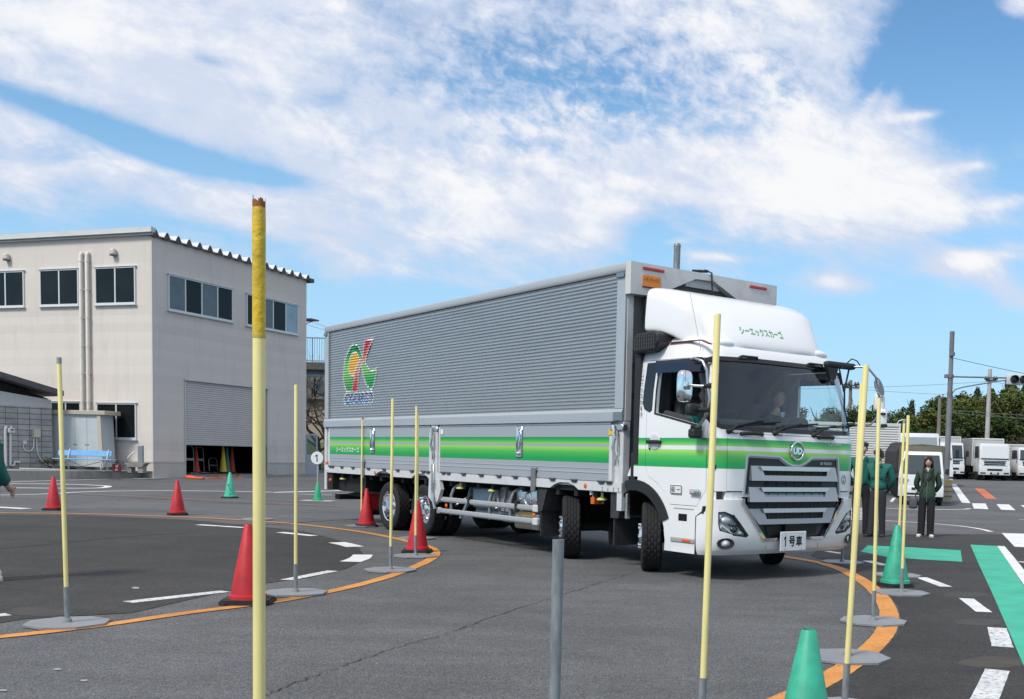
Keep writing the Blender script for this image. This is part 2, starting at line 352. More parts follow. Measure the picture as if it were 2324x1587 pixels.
    def build(s, name, mats, parent=None, sm=None, fix=True, label=None, loc=None, rz=None):
        o = bpy.data.objects.new(name, s.mesh(name, mats, fix, sm)); COL.objects.link(o)
        if parent: o.parent = parent
        if label: o['label'] = label
        if loc is not None: o.location = loc
        if rz is not None: o.rotation_euler = (0, 0, rz)
        return o
def text_geo(s, size=1.0, bold=0.0, res=2, sx=1.0, extr=0.0):
    """outline glyphs centred on the origin, in the x-y plane: (verts, faces)"""
    cu = bpy.data.curves.new('lettering', 'FONT'); cu.body = s; cu.size = size; cu.offset = bold; cu.resolution_u = res; cu.extrude = extr
    o = bpy.data.objects.new('lettering', cu); COL.objects.link(o)
    dg = bpy.context.evaluated_depsgraph_get(); me = bpy.data.meshes.new_from_object(o.evaluated_get(dg))
    vs = [v.co.copy() for v in me.vertices]; fs = [tuple(p.vertices) for p in me.polygons]
    bpy.data.objects.remove(o); bpy.data.curves.remove(cu); bpy.data.meshes.remove(me)
    if not vs: return [], []
    x0 = min(v.x for v in vs); x1 = max(v.x for v in vs); y0 = min(v.y for v in vs); y1 = max(v.y for v in vs)
    for v in vs: v.x = (v.x-(x0+x1)/2)*sx; v.y -= (y0+y1)/2
    return vs, fs
def text_fit(s, w, h, bold=0.0):
    vs, fs = text_geo(s, 1.0, bold)
    if not vs: return vs, fs
    X = max(v.x for v in vs)*2; Y = max(v.y for v in vs)*2
    for v in vs: v.x *= w/X; v.y *= h/Y
    return vs, fs
def put(vs, o, r, u, n=0.0):
    o, r, u = Vector(o), Vector(r).normalized(), Vector(u).normalized(); k = r.cross(u)
    return [o+r*v.x+u*v.y+k*(v.z+n) for v in vs]
def boolean(a, b, op='DIFFERENCE', kill=True):
    md = a.modifiers.new('b', 'BOOLEAN'); md.object = b; md.operation = op; md.solver = 'EXACT'
    dg = bpy.context.evaluated_depsgraph_get(); dg.update()
    me = bpy.data.meshes.new_from_object(a.evaluated_get(dg))
    a.modifiers.clear(); a.data = me
    if kill: bpy.data.objects.remove(b)
    return a
def skin(name, verts, edges, rad, mats, parent=None, sub=2, root=0, extra=None, post=None):
    me = bpy.data.meshes.new(name); me.from_pydata([tuple(v) for v in verts], edges, [])
    o = bpy.data.objects.new(name, me); COL.objects.link(o)
    o.modifiers.new('s', 'SKIN')
    for i, r in enumerate(rad):
        me.skin_vertices[0].data[i].radius = (r, r) if isinstance(r, (int, float)) else r
        me.skin_vertices[0].data[i].use_root = (i == root)
    sb = o.modifiers.new('u', 'SUBSURF'); sb.levels = sub; sb.render_levels = sub
    dg = bpy.context.evaluated_depsgraph_get(); dg.update()
    m2 = bpy.data.meshes.new_from_object(o.evaluated_get(dg)); o.modifiers.clear(); o.data = m2
    m2.materials.clear()
    for m in (mats if isinstance(mats, (list, tuple)) else [mats]): m2.materials.append(m)
    if extra or post:
        bm = bmesh.new(); bm.from_mesh(m2)
        if extra:
            t = bpy.data.meshes.new('t'); t.from_pydata(extra.v, [], extra.f); t.update(); bm.from_mesh(t); bpy.data.meshes.remove(t)
        if post: post(bm)
        bmesh.ops.recalc_face_normals(bm, faces=bm.faces[:]); bm.to_mesh(m2); bm.free()
    m2.shade_smooth()
    if parent: o.parent = parent
    return o
# ================================================================= GROUND
A1 = asphalt('asphalt_grey', (.114, .114, .115), .16, 1.1)
A2 = asphalt('asphalt_dark', (.047, .044, .041), .22, .9)
A3 = asphalt('asphalt_blue', (.102, .101, .104), .14, .6)
WH = paint_mark('white_paint', (.74, .74, .73), .35)
WHW = paint_mark('white_paint_worn', (.68, .68, .67), .95)
ORG = paint_mark('orange_paint', (.66, .27, .055), .55)
ORGF = paint_mark('orange_paint_old', (.40, .20, .09), .6)
RORG = paint_mark('red_orange_paint', (.62, .15, .05), .4)
GRN = paint_mark('green_paint', (.045, .42, .27), .25)
def ground():
    b = MB(); ys = [-150, -40, -5]+list(range(0, 31, 5))+[50, 70, 90, 110, 200, 500, 1500]; xs = [-1500, -400, -120, -60, -30, -15, 0, 15, 30, 60, 120, 400, 1500]
    for j, y in enumerate(ys):
        for x in xs: b.v.append((x, y, H(y)))
    n = len(xs)
    for j in range(len(ys)-1):
        for i in range(n-1): b.f.append((j*n+i, j*n+i+1, (j+1)*n+i+1, (j+1)*n+i)); b.mi.append(0)
    tag(b.build('ground', A1), kind='structure')
ground()
def sheet(name, pts, m, lift, conv=True):
    """flat polygon on the ground; pts world xy, cut along the grade line"""
    bm = bmesh.new(); vs = [bm.verts.new((p[0], p[1], 0)) for p in pts]; bm.faces.new(vs)
    bmesh.ops.triangulate(bm, faces=bm.faces[:])
    for y in (30, 110): bmesh.ops.bisect_plane(bm, geom=bm.verts[:]+bm.edges[:]+bm.faces[:], plane_co=(0, y, 0), plane_no=(0, 1, 0))
    for v in bm.verts: v.co.z = H(v.co.y)+lift
    bmesh.ops.recalc_face_normals(bm, faces=bm.faces[:])
    for f in bm.faces:
        if f.normal.z < 0: f.normal_flip()
    me = bpy.data.meshes.new(name); bm.to_mesh(me); bm.free(); me.materials.append(m)
    o = bpy.data.objects.new(name, me); COL.objects.link(o); return tag(o, kind='structure')
def spline(P, n=6):
    P = [Vector((p[0], p[1])) for p in P]; out = []
    for i in range(len(P)-1):
        a, b, c, d = P[max(i-1, 0)], P[i], P[i+1], P[min(i+2, len(P)-1)]
        for k in range(n):
            t = k/n; out.append(.5*((2*b)+(c-a)*t+(2*a-5*b+4*c-d)*t*t+(3*b-a-3*c+d)*t**3))
    out.append(P[-1]); return out
def strip_mb(b, P, w, lift, jit=0.0):
    n = len(P); L = []
    for i, p in enumerate(P):
        t = (P[min(i+1, n-1)]-P[max(i-1, 0)]).normalized(); nn = Vector((-t.y, t.x)); ww = w/2*(1+R.uniform(-jit, jit))
        for s in (1, -1): q = p+nn*ww*s; L.append((q.x, q.y, H(q.y)+lift))
    b.add(L, [(2*i, 2*i+1, 2*i+3, 2*i+2) for i in range(n-1)])
def line(name, px, m, w, lift=.0062, sm=6, jit=.03, b=None):
    P = [G(*p) for p in px]; Q = spline(P, sm) if len(P) > 2 else [Vector((P[0].x+(P[1].x-P[0].x)*k/8, P[0].y+(P[1].y-P[0].y)*k/8)) for k in range(9)]
    own = b is None; b = b or MB(); strip_mb(b, Q, w, lift, jit)
    if own: return tag(b.build(name, m, fix=False), kind='structure')
c7 = lambda x, y: (x*.36627, 1005.6+y*.36627)
c6 = lambda x, y: (1854+x*.3664, 1005.6+y*.3664)
c5 = lambda x, y: (1854+x*.20228, 722.8+y*.20228)
c1 = lambda x, y: (x*.39608, 471.4+y*.39608)
# --- island of dark asphalt inside the orange circle
arcL = [(0, 1447), (120, 1434), (250, 1418), (420, 1393), (600, 1370), (700, 1353), (800, 1332), (880, 1310), (945, 1286), (980, 1268), (988, 1254), (975, 1243), (940, 1233), (880, 1219), (800, 1205), (700, 1193), (600, 1184), (500, 1178), (420, 1174), (300, 1170), (200, 1167), (0, 1164.5), (-200, 1163)]
GA = [G(*p) for p in arcL]
first = G(0, 1447); pre = [Vector((-6.2, 5.5)), Vector((-5.3, 6.4))]
arcw = spline([Vector((p.x, p.y)) for p in [*pre, *[Vector((q.x, q.y)) for q in GA]]], 6)
darkpx = [(-60, 1425), (60, 1405), (300, 1392), (480, 1350), (600, 1325), (700, 1312), (790, 1290), (830, 1268), (815, 1245), (760, 1224), (690, 1206), (560, 1192), (420, 1180), (200, 1170), (0, 1168), (-200, 1166)]
dk = [G(*p) for p in darkpx]
sheet('asphalt_patch', [(p.x, p.y) for p in dk]+[(-22, 19), (-22, 8)], A2, .004)
b = MB(); strip_mb(b, arcw, .135, .0065, .05); tag(b.build('orange_line', ORG, fix=False), kind='structure')
# --- right outer orange line
arcR = [(0, 740), (80, 762), (160, 790), (290, 860), (380, 935), (430, 1010), (448, 1080), (425, 1170), (350, 1262), (240, 1352), (130, 1425), (0, 1500), (-190, 1587), (-420, 1680)]
pr = [G(*c6(*p)) for p in arcR]
pr = [G(1770, 1262)]+pr
prs = spline([Vector((p.x, p.y)) for p in pr], 6)
b = MB(); strip_mb(b, prs, .17, .0065, .04); tag(b.build('orange_line', ORG, fix=False), kind='structure')
rd = [G(*c6(*p)) for p in [(-40, 700), (80, 735), (200, 780), (330, 850), (430, 920), (500, 1010), (520, 1090), (500, 1180), (420, 1280), (300, 1380), (180, 1450), (40, 1535)]]
sheet('asphalt_patch', [(p.x, p.y) for p in rd]+[(.4, 4.6), (7, 4), (14, 15), (12, 22), (7, 21.5), (3.5, 20)], A2, .0045)
# --- bluish asphalt strips by the building and on the far road
fb = [G(*p) for p in [(-150, 1096), (35, 1094), (381, 1085.5), (738, 1083.5), (760, 1083), (760, 1150), (600, 1145), (400, 1136), (183, 1123), (0, 1122), (-150, 1124)]]
sheet('asphalt_strip', [(p.x, p.y) for p in fb], A3, .004)
# --- crack
b = MB(); Q = spline([G(*p) for p in [(560, 1600), (620, 1572), (700, 1540), (800, 1505), (900, 1470), (1010, 1440), (1120, 1400), (1240, 1362), (1340, 1330), (1440, 1300)]], 14)
Q = [Vector((q.x+R.gauss(0, .012), q.y+R.gauss(0, .012))) for q in Q]; strip_mb(b, Q, .007, .005, .7)
Q2 = spline([G(*p) for p in [(930, 1458), (1000, 1462), (1060, 1452)]], 8)
tag(b.build('ground_crack', mat('crack', (.03, .03, .03), .95), fix=False), kind='structure')
b = MB(); Q = spline([G(*c7(*p)) for p in [(0, 660), (300, 630), (600, 600), (900, 575), (1150, 560)]], 10); Q = [Vector((q.x, q.y+R.gauss(0, .03))) for q in Q]; strip_mb(b, Q, .03, .007, .5)
Q = spline([G(*c7(*p)) for p in [(1300, 520), (1700, 505), (2059, 480), (2300, 470)]], 10); Q = [Vector((q.x, q.y+R.gauss(0, .03))) for q in Q]; strip_mb(b, Q, .035, .007, .5)
tag(b.build('ground_crack', mat('crack'), fix=False), kind='structure')
# --- white dashes
for P, w, m in [([c7(790, 990), c7(1395, 922)], .15, WHW), ([c7(1770, 852), c7(2062, 795)], .14, WHW), ([c7(1230, 508), c7(1512, 526)], .17, WH), ([(636, 1209), (713, 1217)], .17, WH),
                ([(764, 1232), (785, 1236.5), (806, 1242)], .26, WH), ([(824, 1260), (816, 1268), (795, 1276)], .26, WH), ([c7(-30, 1064), c7(18, 1077)], .14, WHW),
                ([c6(310, 732), c6(425, 760)], .15, WH), ([c6(645, 835), c6(800, 893)], .15, WH), ([c6(925, 966), c6(1035, 1050)], .15, WH),
                ([c6(1115, 1148), c6(1150, 1267)], .16, WHW), ([c6(1118, 1410), c6(1040, 1587), c6(990, 1660)], .16, WHW), ([c6(60, 672), c6(150, 686)], .12, WH)]:
    line('white_dash', P, m, w)
# --- white lines
for P, w in [([(-60, 1097), (35, 1094), (200, 1089), (381, 1085.5), (560, 1083.5), (738, 1083), (770, 1083)], .14), ([c7(-40, 324), c7(250, 318), c7(520, 304), c7(780, 298), c7(1100, 297), c7(1450, 301), c7(1700, 306)], .16),
             ([c7(1690, 307), c7(1900, 302), c7(2120, 296)], .28), ([c7(1850, 318), c7(2059, 324)], .1), ([c7(60, 253), c7(350, 255), c7(600, 263), c7(670, 270), c7(600, 280), c7(350, 281), c7(60, 278)], .22),
             ([c7(-30, 399), c7(80, 404), c7(165, 409)], .3),
             ([c6(60, 460), c6(190, 471), c6(560, 490), c6(850, 512), c6(1000, 532), c6(1080, 551)], .12), ([c6(380, 404), c6(560, 410), c6(750, 413), c6(900, 412), c6(948, 407)], .14),
             ([c6(845, 255), c6(925, 373)], .3), ([c6(1250, 475), c6(1400, 480)], .1), ([c6(1250, 738), c6(1400, 748)], .13), ([c6(460, 365), c6(480, 340)], .12)]:
    line('white_line', P, WH, w)
line('orange_line', [c7(500, 316), c7(1000, 338), c7(1500, 362), c7(2059, 390), c7(2200, 396)], ORGF, .11)
line('red_orange_line', [c6(1003, 283), c6(1082, 347)], RORG, .42)
for q in [[(960, 374), (1045, 376), (1062, 412), (972, 408)], [(1112, 380), (1190, 382), (1230, 418), (1140, 414)], [(1262, 386), (1330, 388), (1390, 422), (1310, 420)], [(1145, 560), (1420, 568), (1440, 655), (1225, 645)]]:
    sheet('crosswalk_stripe', [tuple(G(*c6(*p))[:2]) for p in q], WH, .007)
for i in range(9):
    y = 404+i*8.6; sheet('hatched_stripe', [tuple(G(*c6(*p))[:2]) for p in [(120, y-.6), (302, y-.2), (302, y+3.6), (120, y+3.2)]], WH, .007)
sheet('green_lane', [tuple(G(*c6(*p))[:2]) for p in [(950, 632), (1116, 640), (1200, 762), (1330, 965), (1500, 1240), (1500, 1900), (1283, 1390), (1180, 1150), (1080, 920), (1010, 770)]], GRN, .0068)
sheet('white_band', [tuple(G(*c6(*p))[:2]) for p in [(1116, 640), (1162, 642), (1222, 712), (1283, 790), (1500, 1070), (1500, 1230), (1283, 885), (1200, 762)]], WH, .0085)
sheet('green_patch', [tuple(G(*c6(*p))[:2]) for p in [(315, 637), (600, 650), (890, 667), (900, 738), (640, 724), (430, 708), (272, 675)]], GRN, .0068)
ST = mat('stain', (.062, .054, .045), .9, var=.35, vs=5)
ST2 = mat('stain_pale', (.056, .052, .048), .9, var=.3, vs=4)
def blob(px, py, rx, ry, m, lift=.0055):
    P = []
    for k in range(28):
        a = 2*pi*k/28; q = 1+.18*noise.noise(Vector((cos(a)*2, sin(a)*2, px*.1))); P.append(tuple(G(px+rx*q*cos(a), py+ry*q*sin(a))[:2]))
    sheet('ground_stain', P, m, lift)
blob(*c6(1090, 1362), 78, 13, ST); blob(*c6(1000, 1112), 55, 8, ST2); blob(*c6(920, 942), 50, 6, ST2); blob(*c7(250, 1048), 75, 11, ST2)
for x, y in [(355, 1406), (520, 1476), (20, 1537), (840, 900)]: blob(*c7(x, y), 9, 2.2, mat('fleck', (.3, .3, .3), .8), .005)
# ================================================================= BUILDING
FR = lambda px, py, Y: at(px, py, Y)
WALL = mix_dirt('siding', (.67, .605, .545), (.55, .50, .455), (1, 1, .22), .7, .75, hline=(.30, .035))
WALLB = mix_dirt('siding_base', (.52, .485, .45), (.38, .36, .34), (1, 1, .6), .6, .8)
FRM = mat('window_frame', (.64, .65, .65), .4, .1)
WGL = mat('window_glass', (.012, .015, .016), .12, spec=.16, var=.5, vs=.8)
WGL2 = mat('window_glass_pale', (.11, .13, .15), .12, var=.3, vs=1.5)
WGL3 = mat('window_glass_painted_sky', (.30, .42, .52), .1, var=.3, vs=1.2)  # bright sky in the pane is painted into its colour
DKM = mat('dark_metal', (.05, .045, .045), .6)
ROOFM = mix_dirt('roof_steel', (.58, .60, .60), (.42, .43, .42), (1, 1, 1), .7, .5, metal=.1)
PVC = mat('pvc', (.72, .68, .62), .5, var=.1, vs=5)
CONC = mix_dirt('concrete', (.30, .285, .265), (.16, .15, .135), (1, 1, .5), .8, .9, ns=3)
APR = mix_dirt('apron_concrete', (.24, .23, .215), (.17, .16, .15), (1, 1, 1), .8, .9, ns=1.2)
BC = Vector((-17.81, 37.0, 0)); BR = 1.2553
BS = 1.081; bld = empty('warehouse', BC*BS+Vector((0, 0, CAMH*(1-BS))), BR, 'two storey beige warehouse with half open roller shutter', 'building', s=BS)
def bpart(b, name, m, parent=bld, sm=None): return b.build(name, m, parent, sm)
ZB = .30
# wall: right face with the shutter opening (local y=0), left face (local x=0)
b = MB(); LX = 8.65; LY = 15.0; ZT = 8.72; OX0, OX1, OZ1 = 1.54, 6.10, 3.80
t = .18
b.box(0, OX0, 0, t, .80, ZT).box(OX1, LX, 0, t, .80, ZT).box(OX0, OX1, 0, t, OZ1, ZT)
b.box(0, t, t, LY, .80, ZT+.10).box(LX-t, LX, t, LY, .8, ZT).box(t, LX-t, LY-t, LY, .8, ZT)
bpart(b, 'wall', WALL)
b = MB(); b.box(-.012, OX0, -.012, t, ZB-.4, .80).box(OX1, LX+.012, -.012, t, ZB-.4, .80).box(-.012, t, t, LY, ZB-.4, .80)
b.box(-.03, OX0, -.03, -.012, .775, .825).box(OX1, LX+.03, -.03, -.012, .775, .825).box(-.03, -.012, -.012, LY, .775, .825)
bpart(b, 'wall_base', WALLB)
b = MB(); b.box(-.006, .05, -.006, .05, .83, ZT-.01); bpart(b, 'corner_trim', mat('trim', (.58, .55, .52), .5))
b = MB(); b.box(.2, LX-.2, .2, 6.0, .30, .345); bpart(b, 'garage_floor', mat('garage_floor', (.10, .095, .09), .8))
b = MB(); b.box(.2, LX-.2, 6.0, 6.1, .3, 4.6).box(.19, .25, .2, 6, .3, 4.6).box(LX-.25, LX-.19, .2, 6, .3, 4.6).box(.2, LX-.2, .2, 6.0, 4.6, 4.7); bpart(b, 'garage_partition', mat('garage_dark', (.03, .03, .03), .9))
# roof deck with trapezoid ribs running back
b = MB(); P = []; n = 17; p = (LX+.40)/n; x = -.12
top = lambda x: ZT+.17-.012*x
P2 = []
for i in range(n):
    x0 = -.12+i*p; zb = ZT+.02-.010*x0
    P2 += [(x0, zb), (x0+p*.22, zb+.19), (x0+p*.36, zb+.19), (x0+p*.58, zb)]
P2.append((LX+.28, ZT-.06))
up = [(a, c) for a, c in P2]; lo = [(a, c-.012) for a, c in reversed(P2)]
bm = MB()
for i in range(len(P2)-1):
    a, c = P2[i], P2[i+1]
    bm.prism([(a[0], a[1]-.015), (c[0], c[1]-.015), (c[0], c[1]), (a[0], a[1])], -.16, LY+.1)
bpart(bm, 'roof', ROOFM)
for i in range(n):
    bm = MB(); x0 = -.12+i*p; zb = ZT+.02-.010*x0
    bm.prism([(x0-.01, zb-.05), (x0+p*.60, zb-.05), (x0+p*.55, zb+.0), (x0+p*.355, zb+.17), (x0+p*.225, zb+.17), (x0+.02, zb+.0)], -.13, -.08)
    bpart(bm, 'rib_end_shade', mat('eave_dark', (.10, .085, .085), .8))  # dark infill paints the shade inside the hollow rib
bm = MB(); bm.box(LX+.02, LX+.30, -.17, LY+.1, ZT-.16, ZT+.0)
bpart(bm, 'gutter', mat('eave_dark', (.10, .085, .085), .8))
bm = MB(); bm.box(-.2, -.12, -.17, LY, ZT+.11, ZT+.27).box(-.21, -.0, -.17, LY, ZT+.09, ZT+.11).box(-.2, .0, -.175, -.165, ZT+.11, ZT+.25)
bpart(bm, 'fascia', mix_dirt('fascia', (.62, .62, .60), (.48, .48, .47), (1, .3, 1), .8, .5))
bm = MB(); bm.box(-.1, LX, -.02, .0, ZT-.05, ZT+.02); bpart(bm, 'wall_cap', mat('cap', (.30, .28, .27), .6))
def window(face, a0, a1, z0, z1, n, dark=None, sill=True):
    """face 'r': x along, y=0 plane; 'l': y along, x=0 plane"""
    def B(mb, u0, u1, d0, d1, z0, z1):
        return mb.bev(u0, u1, d0, d1, z0, z1, .006) if face == 'r' else mb.bev(d0, d1, u0, u1, z0, z1, .006)
    f = MB(); w = .05
    B(f, a0, a1, -.055, .01, z1-w, z1); B(f, a0, a1, -.055, .01, z0, z0+w+.02); B(f, a0, a0+w, -.05, .01, z0+w, z1-w); B(f, a1-w, a1, -.05, .01, z0+w, z1-w)
    for i in range(1, n):
        c = a0+(a1-a0)*i/n; B(f, c-.03, c+.03, -.045, .01, z0+w, z1-w)
    B(f, a0-.05, a1+.05, -.085, .01, z1, z1+.03)
    fo = f.build('window', FRM, bld)
    if sill:
        s = MB(); B(s, a0-.04, a1+.04, -.10, .01, z0-.035, z0); s.build('sill', FRM, fo)
    for i in range(n):
        c0 = a0+(a1-a0)*i/n+.03; c1_ = a0+(a1-a0)*(i+1)/n-.03
        g = MB(); dd = -.020 if i % 2 else -.030
        B(g, c0, c1_, dd, dd+.01, z0+w+.01, z1-w); g.build('pane', dark[i] if dark else WGL, fo)
    return fo
window('r', .73, 4.05, 6.24, 7.52, 4, [WGL2, WGL, WGL2, WGL])
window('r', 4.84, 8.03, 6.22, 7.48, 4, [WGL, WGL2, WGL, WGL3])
for a0, a1 in ((.70, 2.52), (3.28, 5.10), (5.86, 7.68), (8.5, 10.3)): window('l', a0, a1, 6.36, 7.68, 2)
wlow = window('l', .72, 2.52, 1.58, 2.87, 2)
window('l', 3.25, 4.66, 1.9, 2.90, 2)
for a in (1.62, 6.62):
    v = MB(); M_ = Matrix.Translation((-.09, a, 8.18)); v.sphere((-.09, a, 8.22), .115, 12, 8, (1, 1, 1)); v.bev(-.20, 0, a-.115, a+.115, 8.08, 8.22, .04)
    vo = v.build('vent_hood', mat('vent_hood', (.55, .52, .49), .5), bld, 40)
    g = MB(); g.box(-.18, -.02, a-.09, a+.09, 8.06, 8.078); g.build('vent_opening', DKM, vo)
pm = MB()
for a in (2.80, 3.09):
    pm = MB(); pm.tube([(.02, a, 8.20), (-.08, a, 8.20), (-.11, a, 8.12), (-.11, a, 2.2)], .065, 10)
    po = pm.build('downpipe', PVC, bld, 50)
    k = MB()
    for z in (7.9, 6.9, 5.9, 4.9, 3.9, 2.9): k.box(-.178, 0, a-.07, a+.07, z, z+.02)
    k.build('pipe_bracket', PVC, po)
# shutter
b = MB(); z = 1.50; k = 0; pr = []
while z < OZ1-.02: pr += [(.02, z), (.02, z+.05), (.045, z+.062), (.045, z+.068), (.02, z+.08)]; z += .08
for i in range(len(pr)-1): b.quad((OX0, pr[i][0]+.03, pr[i][1]), (OX1, pr[i][0]+.03, pr[i][1]), (OX1, pr[i+1][0]+.03, pr[i+1][1]), (OX0, pr[i+1][0]+.03, pr[i+1][1]))
sh = b.build('roller_shutter', mix_dirt('shutter', (.58, .53, .51), (.50, .46, .44), (1, 1, .3), .5, .45), bld, fix=False)
b = MB(); b.bev(OX0, OX1, .03, .085, 1.44, 1.52, .01); b.bev(OX0+1.6, OX0+1.75, .01, .03, 1.47, 1.49, .004); b.build('bottom_bar', mat('bar', (.48, .45, .44), .4, .3), sh)
b = MB(); b.bev(OX0-.04, OX1+.04, -.06, .02, OZ1, OZ1+.06, .01).bev(OX0-.03, OX0+.02, -.03, .1, .33, OZ1, .006).bev(OX1-.02, OX1+.03, -.03, .1, .33, OZ1, .006); b.build('shutter_frame', mat('shframe', (.55, .54, .52), .4, .3), bld)
b = MB(); b.bev(LX+.2, LX+.75, -.1, .5, 6.98, 7.05, .01).tube([(LX, 0, 6.8), (LX+.5, 0, 6.98)], .02, 6); b.build('side_canopy', mat('canopy_red', (.22, .12, .11), .7), bld)
# inside the garage
gz = .345
def cone_parts(root, h, r0, r1, col, base, rbase, oct_=False):
    b = MB(); n = 28; pr = [(r0*1.13, .045*h/.7), (r0*1.10, .075*h/.7), (r0, .085*h/.7), (r1, h-.006), (r1*.82, h), (r1*.80, h-.05), (r0*.9, .05*h/.7)]
    b.lathe(pr, n, caps=False); b.build('cone_body', col, root, 40)
    k = MB(); s = rbase; c = s*.30; p8 = [(s, -s+c), (s, s-c), (s-c, s), (-s+c, s), (-s, s-c), (-s, -s+c), (-s+c, -s), (s-c, -s)]
    k.prism(p8, .0, .030, 'z'); k.prism([(x*.93, y*.93) for x, y in p8], .030, .045, 'z'); k.build('cone_base', base, root)
RUB = mat('black_rubber', (.018, .018, .018), .75, var=.4, vs=12, bump=.3, bs=50)
def local(root, x, y, z=0):
    return root.matrix_basis @ Vector((x, y, z))
bld.matrix_basis = Matrix.Translation(BC*BS+Vector((0, 0, CAMH*(1-BS)))) @ Matrix.Rotation(BR, 4, 'Z') @ Matrix.Scale(BS, 4)
def gcone(px, py, yl, h, m, lab):
    # place along local x by the picture at depth yl behind the wall
    p = None; best = 9e9
    for i in range(500):
        x = 1.6+i*.012; q = local(bld, x, yl, gz); d = ray(px, py)
        e = abs(q.x/q.y-d[0]/d[1])
        if e < best: best = e; p = q
    r = empty('traffic_cone', p, BR, lab, 'traffic cone', 'cones stored inside the garage'); cone_parts(r, h, .145, .035, m, DKM, .19)
YEL = mat('yellow_plastic', (.75, .52, .03), .5); GNC = mat('cone_green_dark', (.02, .22, .12), .5); RDC = mat('cone_dark_red', (.30, .02, .02), .55); ORC = mat('cone_orange', (.62, .06, .03), .5)
g500 = lambda x, y: (314.2+x*.1893, 848.4+y*.1893)
gcone(*g500(1015, 1050), .9, 1.25, YEL, 'yellow traffic cone inside the half open garage')
gcone(*g500(1062, 1050), 1.0, 1.15, GNC, 'dark green traffic cone behind the yellow one in the garage')
gcone(*g500(1120, 1050), .9, 1.15, RDC, 'dark red traffic cone right of the yellow one in the garage')
gcone(*g500(690, 1040), 1.2, 1.15, ORC, 'orange red cone in the garage beside the trolley frames')
def gpos(px, py, yl):
    best = 9e9; p = 0
    for i in range(500):
        x = 1.6+i*.012; q = local(bld, x, yl, gz); d = ray(px, py); e = abs(q.x/q.y-d[0]/d[1])
        if e < best: best = e; p = q
    return p
GLV = mat('grey_steel', (.28, .30, .31), .45, .5)
def frame_thing(px, w, h, lab, yl=.8):
    r = empty('hand_trolley', gpos(*g500(px, 1000), yl), BR, lab, 'trolley'); b = MB()
    b.tube([(-w/2, 0, 0), (-w/2, .05, h-.1), (-w/2+.08, .06, h), (w/2-.08, .06, h), (w/2, .05, h-.1), (w/2, 0, 0)], .018, 6); b.build('frame', GLV, r, 50)
    c = MB(); c.box(-w/2, w/2, -.25, .05, .02, .05); c.build('shelf', GLV, r); c = MB(); c.box(-w/2, w/2, 0, .03, h*.48, h*.56); c.build('crossbar', GLV, r)
    for s in (-1, 1): c = MB(); c.tube([(s*w/2-.03*s, .05, .07), (s*w/2+.02*s, .05, .07)], .07, 12); c.build('wheel', RUB, r, 40)
frame_thing(615, .5, 1.15, 'grey steel hand trolley at the left edge of the garage opening'); frame_thing(730, .55, 1.1, 'grey steel trolley frame beside the orange red cone in the garage', 1.4); frame_thing(900, .5, .65, 'low grey trolley frame left of the yellow cone in the garage', 1.3)
# ---- apron, platform
ap = [G(*p) for p in [(270, 1090), (381, 1085), (560, 1083), (700, 1082), (760, 1081)]]
corner = [local(bld, x, y)[:2] for x, y in ((LX+6, -.5), (LX+3, .3), (OX0, .3), (-.3, .3))]
sheet('apron', [tuple(p[:2]) for p in ap]+[tuple(corner[0]), tuple(corner[1]), tuple(corner[2]), tuple(corner[3])], APR, .006)
b = MB()
ramp = [local(bld, x, y) for x, y in ((OX0, -.9), (OX1, -.9), (OX1, .25), (OX0, .25))]
vs = [Vector((p.x, p.y, H(p.y)+.01)) for p in ramp[:2]]+[Vector((p.x, p.y, local(bld, 0, 0, .345).z)) for p in ramp[2:]]
b.quad(*vs); tag(b.build('garage_ramp', APR, fix=False), kind='structure')
kb = [G(*p) for p in [(-260, 1089.5), (0, 1089.5), (158, 1089), (300, 1086), (352, 1084), (378, 1082)]]
b = MB(); PT = .40; kp = [Vector((p.x, p.y)) for p in kb]
back = [Vector(local(bld, x, y)[:2]) for x, y in ((1.4, .02), (-.0, .02), (-.0, 12), (-.0, 16))]
far = [Vector((-33, 47)), Vector((-36, 38))]
poly = [(p.x, p.y) for p in kp]+[(p.x, p.y) for p in (back[0], back[1], back[2])]+[(-34, 45)]
n = len(poly); zt = [PT]*4+[.30, .22]+[.34, PT, PT, PT]
b.add([(p[0], p[1], -.1) for p in poly]+[(p[0], p[1], z) for p, z in zip(poly, zt)], [(i, (i+1) % n, (i+1) % n+n, i+n) for i in range(n)]+[tuple(range(n, 2*n))])
tag(b.build('kerb', CONC), kind='structure')
